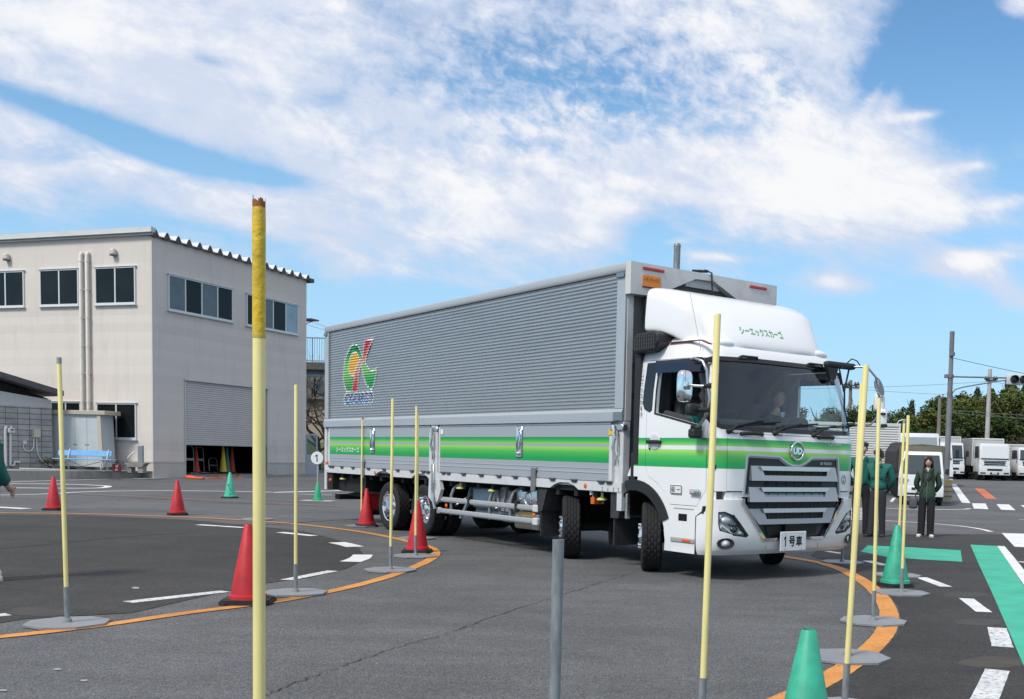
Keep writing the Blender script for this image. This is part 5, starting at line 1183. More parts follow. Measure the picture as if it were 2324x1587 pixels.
# bumper: same form pushed 2 cm out
bo = solid(0, .30, 1.2, .02); bi = solid(.06, .2, 1.3, .02); bs = boolean(bo, bi, 'DIFFERENCE')
bs = boolean(bs, pobj([(1.425, .2), (1.43, .735), (1.545, .80), (1.56, .94), (2.2, .94), (2.2, .2)], -.4, 3.0, 'y'), 'INTERSECT')
LOWG = [(.40, 1.2), (.40, .90), (.74, .47), (1.76, .47), (2.10, .90), (2.10, 1.2)]
boolean(bs, pobj(LOWG, 1.2, 2.2, 'x'))
HEAD = [(.112, .80), (.175, .805), (.28, .765), (.39, .655), (.50, .53), (.475, .515), (.28, .54), (.13, .585), (.115, .66)]
HEADF = [(2.5-a, c) for a, c in HEAD]
for h in (HEAD, HEADF): boolean(bs, pobj(h, 1.2, 2.2, 'x'))
boolean(bs, pobj([(1.74, .28), (1.74, .345), (2.2, .345), (2.2, .28)], .75, 1.75, 'y'))
bump = fin(bs, 'bumper', WHP, trk)
for y in (.80, 1.70):
    b = MB(); b.box(xs(y, .4)+.018, xs(y, .4)+.0225, y-.002, y+.002, .35, .47); b.build('bumper_seam', mat('seam', (.25, .25, .25), .7), bump)
# step panel under the door and its trims
b = MB()
b.prism([(.99, .30), (1.385, .30), (1.395, .84), (.90, .84), (.955, .53), (.985, .52)], .012, .06); b.build('step_panel', WHP, cabb)
b = MB(); b.bev(.96, 1.385, -.004, .03, .415, .475, .01); b.build('step_trim', mat('step_trim', (.36, .36, .35), .5), cabb)
b = MB(); b.bev(1.18, 1.335, -.010, .0, .428, .46, .005); b.build('step_marker', ORL, cabb)
b = MB(); b.bev(1.09, 1.25, .002, .02, .665, .755, .025, seg=2); b.build('step_pocket', BLKG, cabb)
b = MB(); b.bev(1.0, 1.37, .002, .016, .80, .822, .006); b.build('step_line', mat('step_trim'), cabb)
b = MB(); b.prism([(1.395, .30), (1.42, .30), (1.424, .72), (1.53, .78), (1.545, .86), (1.515, .86), (1.50, .80), (1.395, .735)], .004, .05); b.build('bumper_gap', BLK, cabb)
# wheel arch flare, near and far, and dark inner housing
for ya, yc_ in ((-.012, .10), (2.40, 2.512)):
    P = [(.25+.725*cos(t*pi/24), .42+.70*sin(t*pi/24)) for t in range(3, 15)]; Q = [(.25+.585*cos(t*pi/24), .42+.57*sin(t*pi/24)) for t in range(14, 2, -1)]
    b = MB(); pp_ = P+Q; n = len(P)
    for i in range(n-1): b.prism([P[i], P[i+1], Q[n-2-i], Q[n-1-i]], ya, yc_)
    b.build('wheel_flare', BLK, cabb)
b = MB()
for i in range(3, 26):
    a0, a1 = i*pi/24, (i+1)*pi/24; b.quad((.25+.60*cos(a0), .06, .42+.585*sin(a0)), (.25+.60*cos(a1), .06, .42+.585*sin(a1)), (.25+.60*cos(a1), .72, .42+.585*sin(a1)), (.25+.60*cos(a0), .72, .42+.585*sin(a0)))
    b.quad((.25+.60*cos(a0), 2.44, .42+.585*sin(a0)), (.25+.60*cos(a1), 2.44, .42+.585*sin(a1)), (.25+.60*cos(a1), 1.78, .42+.585*sin(a1)), (.25+.60*cos(a0), 1.78, .42+.585*sin(a0)))
b.quad((.85, .06, .3), (.85, 2.44, .3), (.85, 2.44, 1.1), (.85, .06, 1.1))
b.box(-.15, .5, .05, 2.45, 1.02, 1.06); b.build('wheel_housing', CHS, cabb, fix=False)
b = MB(); b.prism([(.10, 1.16), (.30, 1.16), (.30, 1.335), (.20, 1.34), (.15, 1.25)], .0, .25); b.build('fender_corner', CABW, cabb)
# floor, back wall trim, seats, dash, wheel
DK = mat('cab_interior', (.028, .030, .034), .85); DK2 = mat('seat_fabric', (.055, .06, .068), .9)
b = MB(); b.box(.37, 1.62, .08, 2.42, 1.28, 1.33).box(.36, .39, .1, 2.4, 1.3, 2.62).box(.37, 1.3, .15, 2.35, 2.56, 2.60); b.build('cab_lining', DK, cabb)
b = MB(); b.bev(1.30, 1.62, .10, 2.40, 1.32, 1.76, .06, seg=2).bev(1.28, 1.50, .25, .95, 1.7, 1.86, .05, seg=2).bev(1.2, 1.5, 1.35, 1.75, 1.5, 1.93, .06, seg=2); b.build('dashboard', DK, cabb, 40)
for yc in (.60, 1.85):
    b = MB(); b.bev(.62, 1.10, yc-.26, yc+.26, 1.42, 1.56, .05, seg=2).bev(.52, .66, yc-.25, yc+.25, 1.5, 2.12, .05, seg=2).bev(.53, .64, yc-.14, yc+.14, 2.14, 2.36, .04, seg=2); b.build('seat', DK2, cabb, 40)
b = MB(); M_ = Matrix.Translation((1.16, .58, 1.80)) @ Matrix.Rotation(radians(-55), 4, 'Y'); c = [(M_ @ Vector((.22*cos(t*pi/12), .22*sin(t*pi/12), 0))) for t in range(25)]; b.tube(c, .016, 6, False).tube([M_ @ Vector((0, -.21, 0)), M_ @ Vector((0, .21, 0))], .02, 6).tube([M_ @ Vector((0, 0, 0)), M_ @ Vector((.0, 0, -.35))], .035, 8); b.build('steering_wheel', BLK, cabb, 50)
b = MB()
for k in range(7): b.tube([(.47+.01*(k % 2), .12+.035*k, 2.5), (.48+.02*(k % 2), .12+.035*k, 1.5)], .022, 5)
b.build('curtain', mat('curtain', (.07, .07, .075), .95), cabb)
# door card seen through the open window (dark, with a red pad)
b = MB(); b.prism([(.62, 1.62), (1.20, 1.60), (1.10, 1.86), (.98, 1.90), (.68, 1.96), (.62, 1.9)], .10, .16); b.build('door_card', DK2, dn)
b = MB(); b.bev(1.14, 1.36, .20, .32, 1.60, 1.80, .03, seg=2).bev(.84, .86, .30, .36, 1.72, 1.86, .01); b.build('red_pouch', mat('red_pouch', (.42, .02, .015), .6), dn)
# ---- deflector on the roof
def defl():
    b = MB(); xs_ = [.335, .345, .36, .45, .6, .8, .95, 1.08, 1.19, 1.28, 1.35, 1.39, 1.415]; n = 48
    for j, x in enumerate(xs_):
        top = ip(x, [.34, .5, .7, .9, 1.05, 1.18, 1.28, 1.36, 1.40, 1.415], [3.465, 3.44, 3.395, 3.32, 3.22, 3.09, 2.96, 2.84, 2.77, 2.71]); bot = ip(x, [.34, .75, .9, 1.42], [2.885, 2.85, 2.70, 2.64]); hw = ip(x, [.34, .5, .7, .9, 1.05, 1.18, 1.28, 1.36, 1.40, 1.415], [1.238, 1.225, 1.195, 1.13, 1.05, .97, .89, .81, .74, .66])
        if j == 0: top -= .03; hw -= .03; bot += .03
        if j == 1: top -= .008; hw -= .008; bot += .008
        cz = bot+(top-bot)*.25
        for k in range(n):
            a = 2*pi*k/n; ca, sa = cos(a), sin(a); ex = ip(x, [.34, .8, 1.2, 1.5], [.16, .25, .40, .52])
            y = abs(ca)**ex*(1 if ca > 0 else -1)*hw; s_ = abs(sa)**(ex if sa > 0 else .3)
            z = cz+s_*(top-cz) if sa > 0 else cz-s_*(cz-bot)
            if sa > 0: y *= 1-.03*((z-cz)/(top-cz+1e-6))**2
            b.v.append((x-(.10*(y/1.25)**2 if x > 1.0 else 0), YC+y, z))
    for j in range(len(xs_)-1):
        for k in range(n): q = (k+1) % n; b.f.append((j*n+k, j*n+q, (j+1)*n+q, (j+1)*n+k)); b.mi.append(0)
    b.f.append(tuple(range(n))); b.mi.append(0); b.f.append(tuple((len(xs_)-1)*n+k for k in range(n))); b.mi.append(0)
    o = b.build('roof_deflector', WHP, trk)
    md = o.modifiers.new('s', 'SUBSURF'); md.levels = md.render_levels = 1; smooth(o.data, 60); return o
dfl = defl()
for y in (.12, 2.38):
    b = MB(); M_ = Matrix.Translation((.62, y, 3.14)); sg = -1 if y < 1 else 1
    b.build if False else None
b = MB(); b.prism([(.72, 2.765), (1.30, 2.755), (1.45, 2.70), (1.44, 2.69), (1.29, 2.745), (.72, 2.755)], -.01+.10, .14); b.build('roof_seam', mat('seam_red', (.16, .05, .05), .6), cabb)
dg = bpy.context.evaluated_depsgraph_get(); dg.update()
def on_mesh(o, pts, dirn, push):
    ev = o.evaluated_get(bpy.context.evaluated_depsgraph_get()); out = []
    for p in pts:
        ok, loc, nr, _ = ev.ray_cast(Vector(p), Vector(dirn)); out.append(loc-Vector(dirn)*push if ok else Vector(p)+Vector(dirn)*.6)
    return out
vs, fs = text_fit('シーエックスカーゴ', .70, .105, .02)
P = on_mesh(dfl, [(2.2, 1.06+v.x, 2.925+v.y) for v in vs], (-1, 0, 0), .005)
b = MB(); b.add(P, fs); b.build('roof_lettering', mat('letter_green', (.10, .38, .20), .5), dfl, fix=False)
for y in (.46, 2.04): b = MB(); b.sphere((1.24, y, 2.735), .13, 18, 10, (1.1, 1.6, .55)); b.build('roof_lamp_bump', WHP, cabb, 60)
# ---- snorkel and rear duct with vertical lettering
b = MB(); b.prism([(.235, 2.70), (.22, 2.78), (.26, 2.88), (.60, 2.90), (.70, 2.86), (.715, 2.76), (.66, 2.70), (.58, 2.655), (.235, 2.645)], -.06, .22); sn = b.build('air_intake', BLK, trk)
md = sn.modifiers.new('b', 'BEVEL'); md.width = .025; md.segments = 2
b = MB()
for k in range(9): b.box(.27+k*.045, .285+k*.045, -.068, -.058, 2.68+.0*k, 2.86)
for k in range(4): b.box(.25, .66, -.066, -.056, 2.70+k*.045, 2.708+k*.045)
b.build('intake_grille', mat('grille_grey', (.05, .05, .052), .5), sn)
b = MB(); b.bev(.20, .305, -.01, .20, 1.30, 2.66, .015).bev(.15, .24, -.005, .18, 1.05, 1.45, .02); duct = b.build('intake_duct', BLK, trk)
b = MB()
for i, ch in enumerate('シーエックスカーゴ'):
    vs, fs = text_fit('|' if ch == 'ー' else ch, .015 if ch == 'ー' else .055, .05 if ch == 'ー' else .05 if ch != 'ッ' else .035, .01)
    b.add(put(vs, (.345, -.0075+.004, 2.49-i*.072), (1, 0, 0), (0, 0, 1)), fs)
b.build('rear_lettering', BLKG, cabb, fix=False)
b = MB(); b.tube([(1.08, .10, 3.30), (1.40, .045, 2.50)], .004, 5); b.build('antenna', mat('antenna', (.25, .25, .25), .4), trk)
# ---- grille
def slab(name, poly, depth, m, parent, out=.0, holes=None, bevel=0.0):
    """plate following the front curvature: poly in (y,z), outer face pushed 'out' ahead of the cab skin"""
    bm = bmesh.new(); V = [bm.verts.new((0, p[0], p[1])) for p in poly]; bm.faces.new(V)
    bmesh.ops.triangulate(bm, faces=bm.faces[:])
    y0 = min(p[0] for p in poly); y1 = max(p[0] for p in poly); k = int((y1-y0)/.08)
    for i in range(1, k+1): bmesh.ops.bisect_plane(bm, geom=bm.verts[:]+bm.edges[:]+bm.faces[:], plane_co=(0, y0+(y1-y0)*i/(k+1), 0), plane_no=(0, 1, 0))
    r = bmesh.ops.extrude_face_region(bm, geom=bm.faces[:]); nv = set(v for v in r['geom'] if isinstance(v, bmesh.types.BMVert))
    for v in bm.verts:
        v.co.x = xs(v.co.y, v.co.z)+out-(depth if v in nv else 0)
    bmesh.ops.recalc_face_normals(bm, faces=bm.faces[:]); me = bpy.data.meshes.new(name); bm.to_mesh(me); bm.free(); me.materials.append(m)
    o = bpy.data.objects.new(name, me); COL.objects.link(o); o.parent = parent
    if bevel: md = o.modifiers.new('b', 'BEVEL'); md.width = bevel; md.segments = 2; md.limit_method = 'ANGLE'; md.angle_limit = radians(40)
    return o
GBK = mat('grille_black', (.018, .019, .022), .35); MSH = mat('grille_mesh', (.006, .006, .007), .6)
gri = slab('grille', off(GRO, -.018), .02, GBK, trk, -.012)
# frame ring as strips between the two outlines
def ring(name, A, B, m, parent, out, depth, close=True, tilt=0.0):
    zc = sum(p[1] for p in A)/len(A)
    b = MB(); n = len(A); rng = range(n if close else n-1)
    for i in rng:
        j = (i+1) % n; K = max(1, int((Vector(A[i])-Vector(A[j])).length/.12))
        for k in range(K):
            L_ = lambda P, t: (P[i][0]+(P[j][0]-P[i][0])*t, P[i][1]+(P[j][1]-P[i][1])*t)
            q = [L_(A, k/K), L_(A, (k+1)/K), L_(B, (k+1)/K), L_(B, k/K)]
            vf = [(xs(p[0], p[1])+out-tilt*(p[1]-zc), p[0], p[1]) for p in q]; vb = [(v[0]-depth, v[1], v[2]) for v in vf]
            b.add(vf+vb, [(0, 1, 2, 3), (7, 6, 5, 4), (0, 4, 5, 1), (2, 6, 7, 3)]+([(1, 5, 6, 2), (3, 7, 4, 0)] if (k in (0, K-1)) else []))
    return b.build(name, m, parent, fix=False)
ring('grille_frame', GRO, off(GRO, -.022), SILV, gri, .008, .03)
ring('grille_frame_dark', off(GRO, -.022), off(GRO, -.042), SILD, gri, -.002, .02)
BARS = [([(.53, 1.33), (1.97, 1.33), (1.985, 1.16), (.515, 1.16)], [(.70, 1.275), (1.80, 1.275), (1.78, 1.222), (.72, 1.222)]),
        ([(.505, 1.085), (1.995, 1.085), (2.005, .915), (.495, .915)], [(.72, 1.03), (1.78, 1.03), (1.76, .972), (.74, .972)]),
        ([(.50, .835), (2.0, .835), (1.86, .655), (.64, .655)], [(.75, .785), (1.75, .785), (1.73, .715), (.77, .715)])]
for i, (o_, s_) in enumerate(BARS):
    r_ = ring('grille_bar', o_, s_, SILM if i < 2 else SILD, gri, .026, .05, True, .22)
    # bright upper lip and notch ends
    a0, a1 = s_[0], s_[1]
    lip = [(a0[0]-.05, a0[1]+.052), (a1[0]+.05, a1[1]+.052), (a1[0]+.02, a1[1]+.004), (a0[0]-.02, a0[1]+.004)]
    slab('bar_lip', lip, .02, mat('satin_chrome', (.74, .75, .77), .3, .6), r_, .036)
    slab('bar_slot', off(s_, .012), .006, MSH, r_, -.004)
b = MB()
for z0, z1 in ((1.222, 1.275), (1.09, 1.155), (.972, 1.03), (.84, .91), (.715, .785)):
    for k in range(7): y = .82+k*.145; x = xs(y, z0)-.004; b.box(x, x+.006, y-.004, y+.004, z0, z1)
b.build('mesh_rib', mat('mesh_rib', (.05, .05, .052), .5), gri)
for z0, z1 in ((1.09, 1.155),): slab('mesh', [(.76, z1), (1.74, z1), (1.74, z0), (.76, z0)], .005, MSH, gri, -.006)
# lower grille
lg = slab('lower_grille', [(.42, .925), (.42, .895), (.75, .485), (1.75, .485), (2.08, .895), (2.08, .925)], .03, GBK, bump, -.03)
slab('mesh', [(.52, .92), (1.98, .92), (2.0, .85), (.50, .85)], .01, MSH, lg, -.005)
slab('mesh', [(.80, .63), (1.70, .63), (1.66, .52), (.84, .52)], .01, MSH, lg, -.02)
LA = [(.385, .955), (.385, .895), (.735, .46), (1.765, .46), (2.115, .895), (2.115, .955)]; LB = [(.425, .955), (.425, .905), (.757, .492), (1.743, .492), (2.075, .905), (2.075, .955)]
ring('chrome_trim', LA, LB, CHR, bump, .040, .05, close=False)
for q_ in ([(.20, .93), (.42, .93), (.42, 1.026), (.20, 1.026)], [(2.08, .93), (2.30, .93), (2.30, 1.026), (2.08, 1.026)]): slab('bumper_top', q_, .12, WHP, bump, -.012)
for q_ in ([(.115, .945), (.165, .945), (.165, 1.03), (.115, 1.03)],): slab('slot', q_, .10, BLK, bump, -.02)
for q_ in ([(.0+.03, .93), (.11, .93), (.11, 1.026), (.03, 1.026)],): slab('bumper_top', q_, .12, WHP, bump, -.012)
# radar cover and plate
b = MB(); b.bev(1.74, 1.80, 1.08, 1.32, .52, .665, .02, seg=2); b.build('radar_cover', BLKG, bump)
b = MB(); px_ = 1.815; b.bev(px_, px_+.012, .96, 1.40, .335, .565, .008); pl_ = b.build('number_plate', mat('plate_white', (.72, .73, .74), .4), trk)
b = MB(); ONE = [(.10, -.5), (.10, .5), (-.06, .5), (-.30, .30), (-.30, .14), (-.08, .26), (-.08, -.5)]; b.quad(*[(px_+.0135, 1.045+u*.085, .45+w*.125) for u, w in ONE])
for ch, yy in (('号', 1.155), ('車', 1.275)): vs, fs = text_fit(ch, .104, .125, .028); b.add(put(vs, (px_+.0135, yy, .45), (0, 1, 0), (0, 0, 1)), fs)
b.build('plate_lettering', BLKG, pl_, fix=False)
b = MB()
for y, z in ((1.04, .54), (1.32, .54), (1.04, .36), (1.32, .36)): b.sphere((px_+.012, y, z), .007, 6, 4)
b.build('plate_bolt', STEEL, pl_)
# logo ring, letters
def lettering(s, y, z, w, h, m, name, parent, out=.006, bold=.02):
    vs, fs = text_fit(s, w, h, bold); b = MB(); b.add([(xs(y+v.x, z+v.y)+out, y+v.x, z+v.y) for v in vs], fs); return b.build(name, m, parent, fix=False)
b = MB(); X0 = xs(1.25, 1.515)+.022; c = [(X0, 1.25+.105*cos(t*pi/16), 1.515+.105*sin(t*pi/16)) for t in range(33)]; b.tube(c, .013, 8, False)
lg_ = b.build('emblem_ring', CHR, lid, 50)
vs, fs = text_geo('UD', .15, .010, 3, 1.0, .008); X = max(v.x for v in vs)*2; Y_ = max(v.y for v in vs)*2
for v in vs: v.x *= .155/X; v.y *= .085/Y_
b = MB(); b.add(put(vs, (X0, 1.25, 1.515), (0, 1, 0), (0, 0, 1)), fs); b.build('emblem_letters', CHR, lg_, fix=False)
lettering('Quon', 1.95, 1.615, .25, .055, SILV, 'model_lettering', lid, .004, .03)
lettering('UD TRUCKS', 1.79, 1.375, .22, .032, SILV, 'grille_lettering', gri, .002, .02)
b = MB(); c = [(xs(2.15+.04*cos(t*pi/12), 1.18)+.003, 2.15+.04*cos(t*pi/12), 1.18+.055*sin(t*pi/12)) for t in range(25)]; b.tube(c, .003, 4, False); b.build('round_sticker', BLK, lid)
lettering('超', 2.15, 1.155, .035, .035, BLK, 'sticker_mark', lid, .004); lettering('分', 2.15, 1.205, .03, .02, BLK, 'sticker_mark', lid, .004)
# 般一 sticker on the door
b = MB(); b.box(.95, 1.15, -.0085, -.004, .98, 1.08); st_ = b.build('door_sticker', mat('plate_white'), dn)
b = MB(); 
for q in ((.95, 1.15, .98, .987), (.95, 1.15, 1.073, 1.08), (.95, .957, .987, 1.073), (1.143, 1.15, .987, 1.073)): b.box(q[0], q[1], -.0105, -.0086, q[2], q[3])
for ch, xx, w, h in (('般', 1.0, .07, .07), ('一', 1.095, .06, .008)): vs, fs = text_fit(ch, w, h, .01); b.add(put(vs, (xx, -.0100, 1.03), (1, 0, 0), (0, 0, 1)), fs)
b.build('sticker_lettering', BLKG, st_, fix=False)
# marker lamp on the door side
b = MB(); b.bev(1.315, 1.475, -.035, -.002, .985, 1.045, .012, seg=2); lm = b.build('side_lamp_unit', STEEL, cabb, 40); b = MB(); b.bev(1.325, 1.40, -.040, -.03, .995, 1.035, .008); b.build('lamp_lens', mat('lens_pink', (.55, .42, .38), .15), lm)
# ---- headlights
LENS = glass('lens', (.97, .98, .98), .8); REFL = mat('reflector', (.85, .86, .88), .3, .35); HBK = mat('headlight_back', (.50, .51, .53), .4, .15)
def bx_(y, z, add): return xs(y, z, add)
def headlight(sgn):
    mp = (lambda p: p) if sgn > 0 else (lambda p: (2.5-p[0], p[1]))
    hl = slab('headlight', [mp(p) for p in HEAD], .01, HBK, bump, -.030)
    rn = ring('headlight_rim', [mp(p) for p in off(HEAD, .008)], [mp(p) for p in off(HEAD, -.012)], GBK, hl, .021, .09)
    for (a, c, w, h, m) in ((.235, .705, .085, .045, REFL), (.155, .745, .03, .04, REFL), (.33, .60, .055, .04, mat('projector', (.10, .11, .12), .1, .6)), (.16, .62, .028, .035, REFL), (.42, .555, .035, .025, REFL)):
        y, z = mp((a, c)); b = MB(); b.sphere((bx_(y, z, -.028), y, z), 1, 14, 10, (.028, w, h)); b.build('reflector', m, hl, 60)
    b = MB(); 
    for t in range(5): p0 = mp((.15+t*.006, .65-.0*t)); 
    q = [mp((.14, .66)), mp((.30, .535)), mp((.315, .545)), mp((.155, .675))]
    b2 = slab('divider', q, .02, REFL, hl, -.015); slab('divider', [mp((.25, .66)), mp((.38, .645)), mp((.385, .63)), mp((.25, .645))], .02, GBK, hl, -.012)
    y, z = mp((.145, .70)); b = MB(); b.sphere((bx_(y, z, -.03), y, z), .014, 8, 6); b.build('indicator_bulb', ORL, hl)
    for k in range(5):
        y, z = mp((.37+k*.022, .56-k*.006)); b = MB(); b.box(bx_(y, z, -.03), bx_(y, z, -.012), y-.004, y+.004, z-.03, z+.03); b.build('lens_rib', REFL, hl)
    slab('lens', [mp(p) for p in HEAD], .004, LENS, hl, .016)
headlight(1); headlight(-1)
for y in (.205, 2.295):
    x = xs(y, .44)+.028; a = radians(-26 if y < 1 else 26); M_ = Matrix.Translation((x-.005, y, .44)) @ Matrix.Rotation(a, 4, 'Z') @ Matrix.Rotation(radians(90), 4, 'Y')
    b = MB(); b.lathe([(.045, -.05), (.062, .0), (.105, .004), (.100, .016), (.060, .008), (.045, -.03)], 28, M_ @ Matrix.Diagonal((.62, 1.0, 1, 1)), caps=False); fl_ = b.build('fog_lamp_bezel', BLK, bump, 40)
    b = MB(); b.lathe([(0, .010), (.02, .008), (.040, -.01), (.044, -.03)], 20, M_, caps=False); b.build('fog_lamp', REFL, fl_, 50)
# ---- wipers, grips
def W3(y, z, o=.0): return (xs(y, z)+o, y, z)
for P in ([(.22, 1.715), (.30, 1.775), (.64, 1.845), (.72, 1.85)], [(.90, 1.715), (1.0, 1.775), (1.29, 1.83), (1.36, 1.84)], [(1.56, 1.715), (1.66, 1.775), (1.90, 1.83), (1.98, 1.84)]):
    b = MB(); b.tube([W3(P[0][0], P[0][1], .02), W3(*P[1], .05), W3(*P[2], .045), W3(*P[3], .04)], [.026, .018, .012, .010], 6).sphere(W3(*P[0], .01), .035, 10, 6)
    wp = b.build('wiper', BLK, trk, 50); c = MB(); y0, y1 = P[2][0]-.28, P[2][0]+.36; pts = [W3(y0+(y1-y0)*k/6, 1.80+.05*k/6, .03) for k in range(7)]; c.tube(pts, .011, 5); c.build('wiper_blade', BLK, wp)
    c = MB(); y, z = P[0]; c.tube([W3(y+.03, z-.01, .01), W3(y+.08, z-.03, .03), W3(y+.10, z-.005, .03)], .006, 5); c.build('washer_nozzle', BLK, wp)
for y0, y1, z in ((.38, .70, 1.695), (1.64, 1.92, 1.695)):
    b = MB(); b.tube([W3(y0, z-.008, .0), W3(y0+.02, z, .035), W3((y0+y1)/2, z+.004, .04), W3(y1-.02, z, .035), W3(y1, z-.008, .0)], .022, 8); b.build('front_grip', BLK, trk, 50)
for y0, y1, z in ((.55, .84, 2.575), (1.68, 1.98, 2.575)):
    b = MB(); b.tube([W3(y0, z, -.01), W3(y0+.03, z+.02, .03), W3(y1-.03, z+.02, .03), W3(y1, z, -.01)], .014, 8).bev(xs(y0, z)-.02, xs(y0, z)+.025, y0-.01, y1+.01, z-.018, z-.0, .006); b.build('roof_grip', BLK, trk, 50)
# ---- near mirror
ARM = mat('arm_steel', (.42, .42, .42), .3, .9)
b = MB(); b.tube([(1.40, .03, 2.50), (1.44, -.16, 2.50), (1.58, -.24, 2.50), (1.70, -.22, 2.46), (1.75, -.2, 2.36), (1.77, -.2, 2.20), (1.81, -.2, 2.05), (1.78, -.2, 1.90), (1.70, -.2, 1.80), (1.58, -.16, 1.745), (1.47, -.10, 1.745), (1.40, .0, 1.75)], .017, 8); am = b.build('mirror_arm', ARM, trk, 50)
b = MB(); b.bev(1.37, 1.45, -.07, .02, 2.46, 2.54, .01); b.build('mirror_bracket', BLK, am); b = MB(); b.bev(1.40, 1.52, -.16, -.02, 1.62, 1.735, .03, seg=2).bev(1.42, 1.50, -.14, -.02, 1.73, 1.77, .01); b.build('mirror_bracket', BLK, am)
for z_ in (2.19, 1.93): b = MB(); b.tube([(1.70, -.2, z_), (1.83, -.2, z_)], .03, 8); b.build('clamp', BLK, am)
def shell_mirror(c, w, d, h, m, name, parent, rot=0, n=(20, 12)):
    b = MB(); Mx = Matrix.Translation(c) @ Matrix.Rotation(rot, 4, 'Z'); S, T = n
    for i in range(T+1):
        t = pi*i/T; st = abs(sin(t))**.45; ct = abs(cos(t))**.45*(1 if cos(t) > 0 else -1)
        for k in range(S):
            a = 2*pi*k/S; x = abs(cos(a))**.6*(1 if cos(a) > 0 else -1); y = abs(sin(a))**.6*(1 if sin(a) > 0 else -1); b.v.append(tuple(Mx @ Vector((d*x*st, w*y*st, h*ct))))
    for i in range(T):
        for k in range(S): q = (k+1) % S; b.f.append((i*S+k, (i+1)*S+k, (i+1)*S+q, i*S+q)); b.mi.append(0)
    return b.build(name, m, parent, 60)
m1 = shell_mirror((1.50, -.30, 2.19), .10, .06, .175, CHR, 'mirror', am, radians(10)); b = MB(); b.bev(1.50, 1.60, -.37, -.29, 2.15, 2.24, .015, seg=2).tube([(1.57, -.3, 2.2), (1.74, -.21, 2.19)], .014, 8); b.build('mirror_knuckle', CHR, m1, 40)
m2 = shell_mirror((1.62, -.27, 1.93), .10, .05, .07, BLK, 'small_mirror', am, radians(5)); b = MB(); b.tube([(1.66, -.22, 1.93), (1.79, -.2, 1.93)], .022, 8); b.build('mirror_knuckle', BLK, m2)
# ---- far mirrors and camera box
b = MB(); b.tube([(1.54, 2.40, 2.60), (1.70, 2.45, 2.60), (1.76, 2.50, 2.58), (1.83, 2.58, 2.46)], .014, 8).tube([(1.46, 2.46, 1.86), (1.61, 2.47, 1.88), (1.80, 2.53, 1.88), (1.87, 2.56, 1.96), (1.88, 2.58, 2.1), (1.84, 2.59, 2.44)], .014, 8); fa = b.build('mirror_arm', ARM, trk, 50)
b = MB(); b.bev(1.50, 1.60, 1.93, 2.46, 2.565, 2.645, .03, seg=2).prism([(1.94, 2.57), (2.14, 2.56), (2.09, 2.42), (2.0, 2.42)], 1.53, 1.58, 'x').tube([(1.56, 2.30, 2.63), (1.58, 2.38, 2.70), (1.60, 2.46, 2.68), (1.64, 2.50, 2.60)], .008, 6); b.build('mirror_housing', BLK, fa, 40)
b = MB(); b.tube([(1.56, 2.36, 2.57), (1.55, 2.30, 2.30), (1.52, 2.36, 1.90)], .012, 6).tube([(1.56, 2.18, 2.56), (1.55, 2.29, 2.28)], .010, 6).bev(1.44, 1.54, 2.38, 2.46, 1.82, 1.90, .02).tube([(1.50, 2.44, 1.87), (1.60, 2.465, 1.88)], .028, 8); b.build('mirror_stay', BLK, fa)
b = MB(); Mx = Matrix.Translation((1.85, 2.60, 2.35)) @ Matrix.Rotation(radians(-18), 4, 'X') @ Matrix.Rotation(radians(62), 4, 'Y') @ Matrix.Rotation(pi, 4, 'X')
b.lathe([(0, .03), (.08, .026), (.125, .0), (.125, -.012), (.12, -.014)], 24, Mx @ Matrix.Diagonal((1.15, .75, 1, 1)), caps=False); mm = b.build('round_mirror', CHR, fa, 50)
b = MB(); b.lathe([(0, -.0135), (.12, -.0135)], 24, Mx @ Matrix.Diagonal((1.15, .75, 1, 1)), caps=False); b.build('mirror_glass', mat('mirror_glass', (.16, .18, .19), .05, 1.0), mm)
m3 = shell_mirror((1.85, 2.62, 2.16), .07, .05, .11, WHP, 'mirror', fa, radians(-40)); m4 = shell_mirror((1.90, 2.62, 1.955), .065, .05, .12, WHP, 'mirror', fa, radians(-40)); b = MB(); b.bev(1.92, 1.97, 2.57, 2.66, 1.85, 1.89, .01).bev(1.92, 1.97, 2.56, 2.62, 2.0, 2.03, .01); b.build('mirror_strip', BLK, m4)
for o_ in (outer,): bpy.data.objects.remove(o_)
bpy.data.objects.remove(shell)
# ================================================================= MARKER POLES
PYL = mat('pole_yellow', (.86, .74, .31), .45, var=.2, vs=7, stretch=(1, 1, .2)); PYD = mat('pole_tape', (.68, .46, .02), .4, var=.25, vs=9, bump=.6, bs=40)
GAL = mat('galvanised', (.26, .28, .29), .5, .3, var=.5, vs=16, stretch=(1, 1, .25)); BASE = mat('base_grey', (.27, .275, .285), .55, .2, var=.15, vs=4)
ROP = mat('rust', (.28, .10, .03), .8)
def pole_meshes():
    b = MB(); b.lathe([(.0195, .02), (.0205, .05), (.0195, .06), (.0195, .28), (.018, .287), (.0165, .2875)], 16); s = b.mesh('sleeve', GAL, True, 40)
    b = MB(); b.lathe([(.0163, .2876), (.0165, 1.985), (.015, 1.99), (.0145, 1.96)], 16, caps=False); y = b.mesh('pole', PYL, True, 40)
    c = .145; r = .30; p8 = [(r*cos(radians(22.5+45*k))*1.0, r*sin(radians(22.5+45*k))*.98) for k in range(8)]
    b = MB(); b.prism(p8, 0.006, .022, 'z'); b.lathe([(.034, .022), (.030, .045), (.022, .05)], 14); f = b.mesh('foot_plate', BASE, True, 30)
    b = MB(); b.lathe([(.0175, 1.945), (.0178, 1.992), (.0, 1.995)], 14); k = b.mesh('cap', mat('cap_grey', (.33, .33, .32), .6), True, 40)
    return s, y, f, k
PMS, PMY, PMF, PMK = pole_meshes()
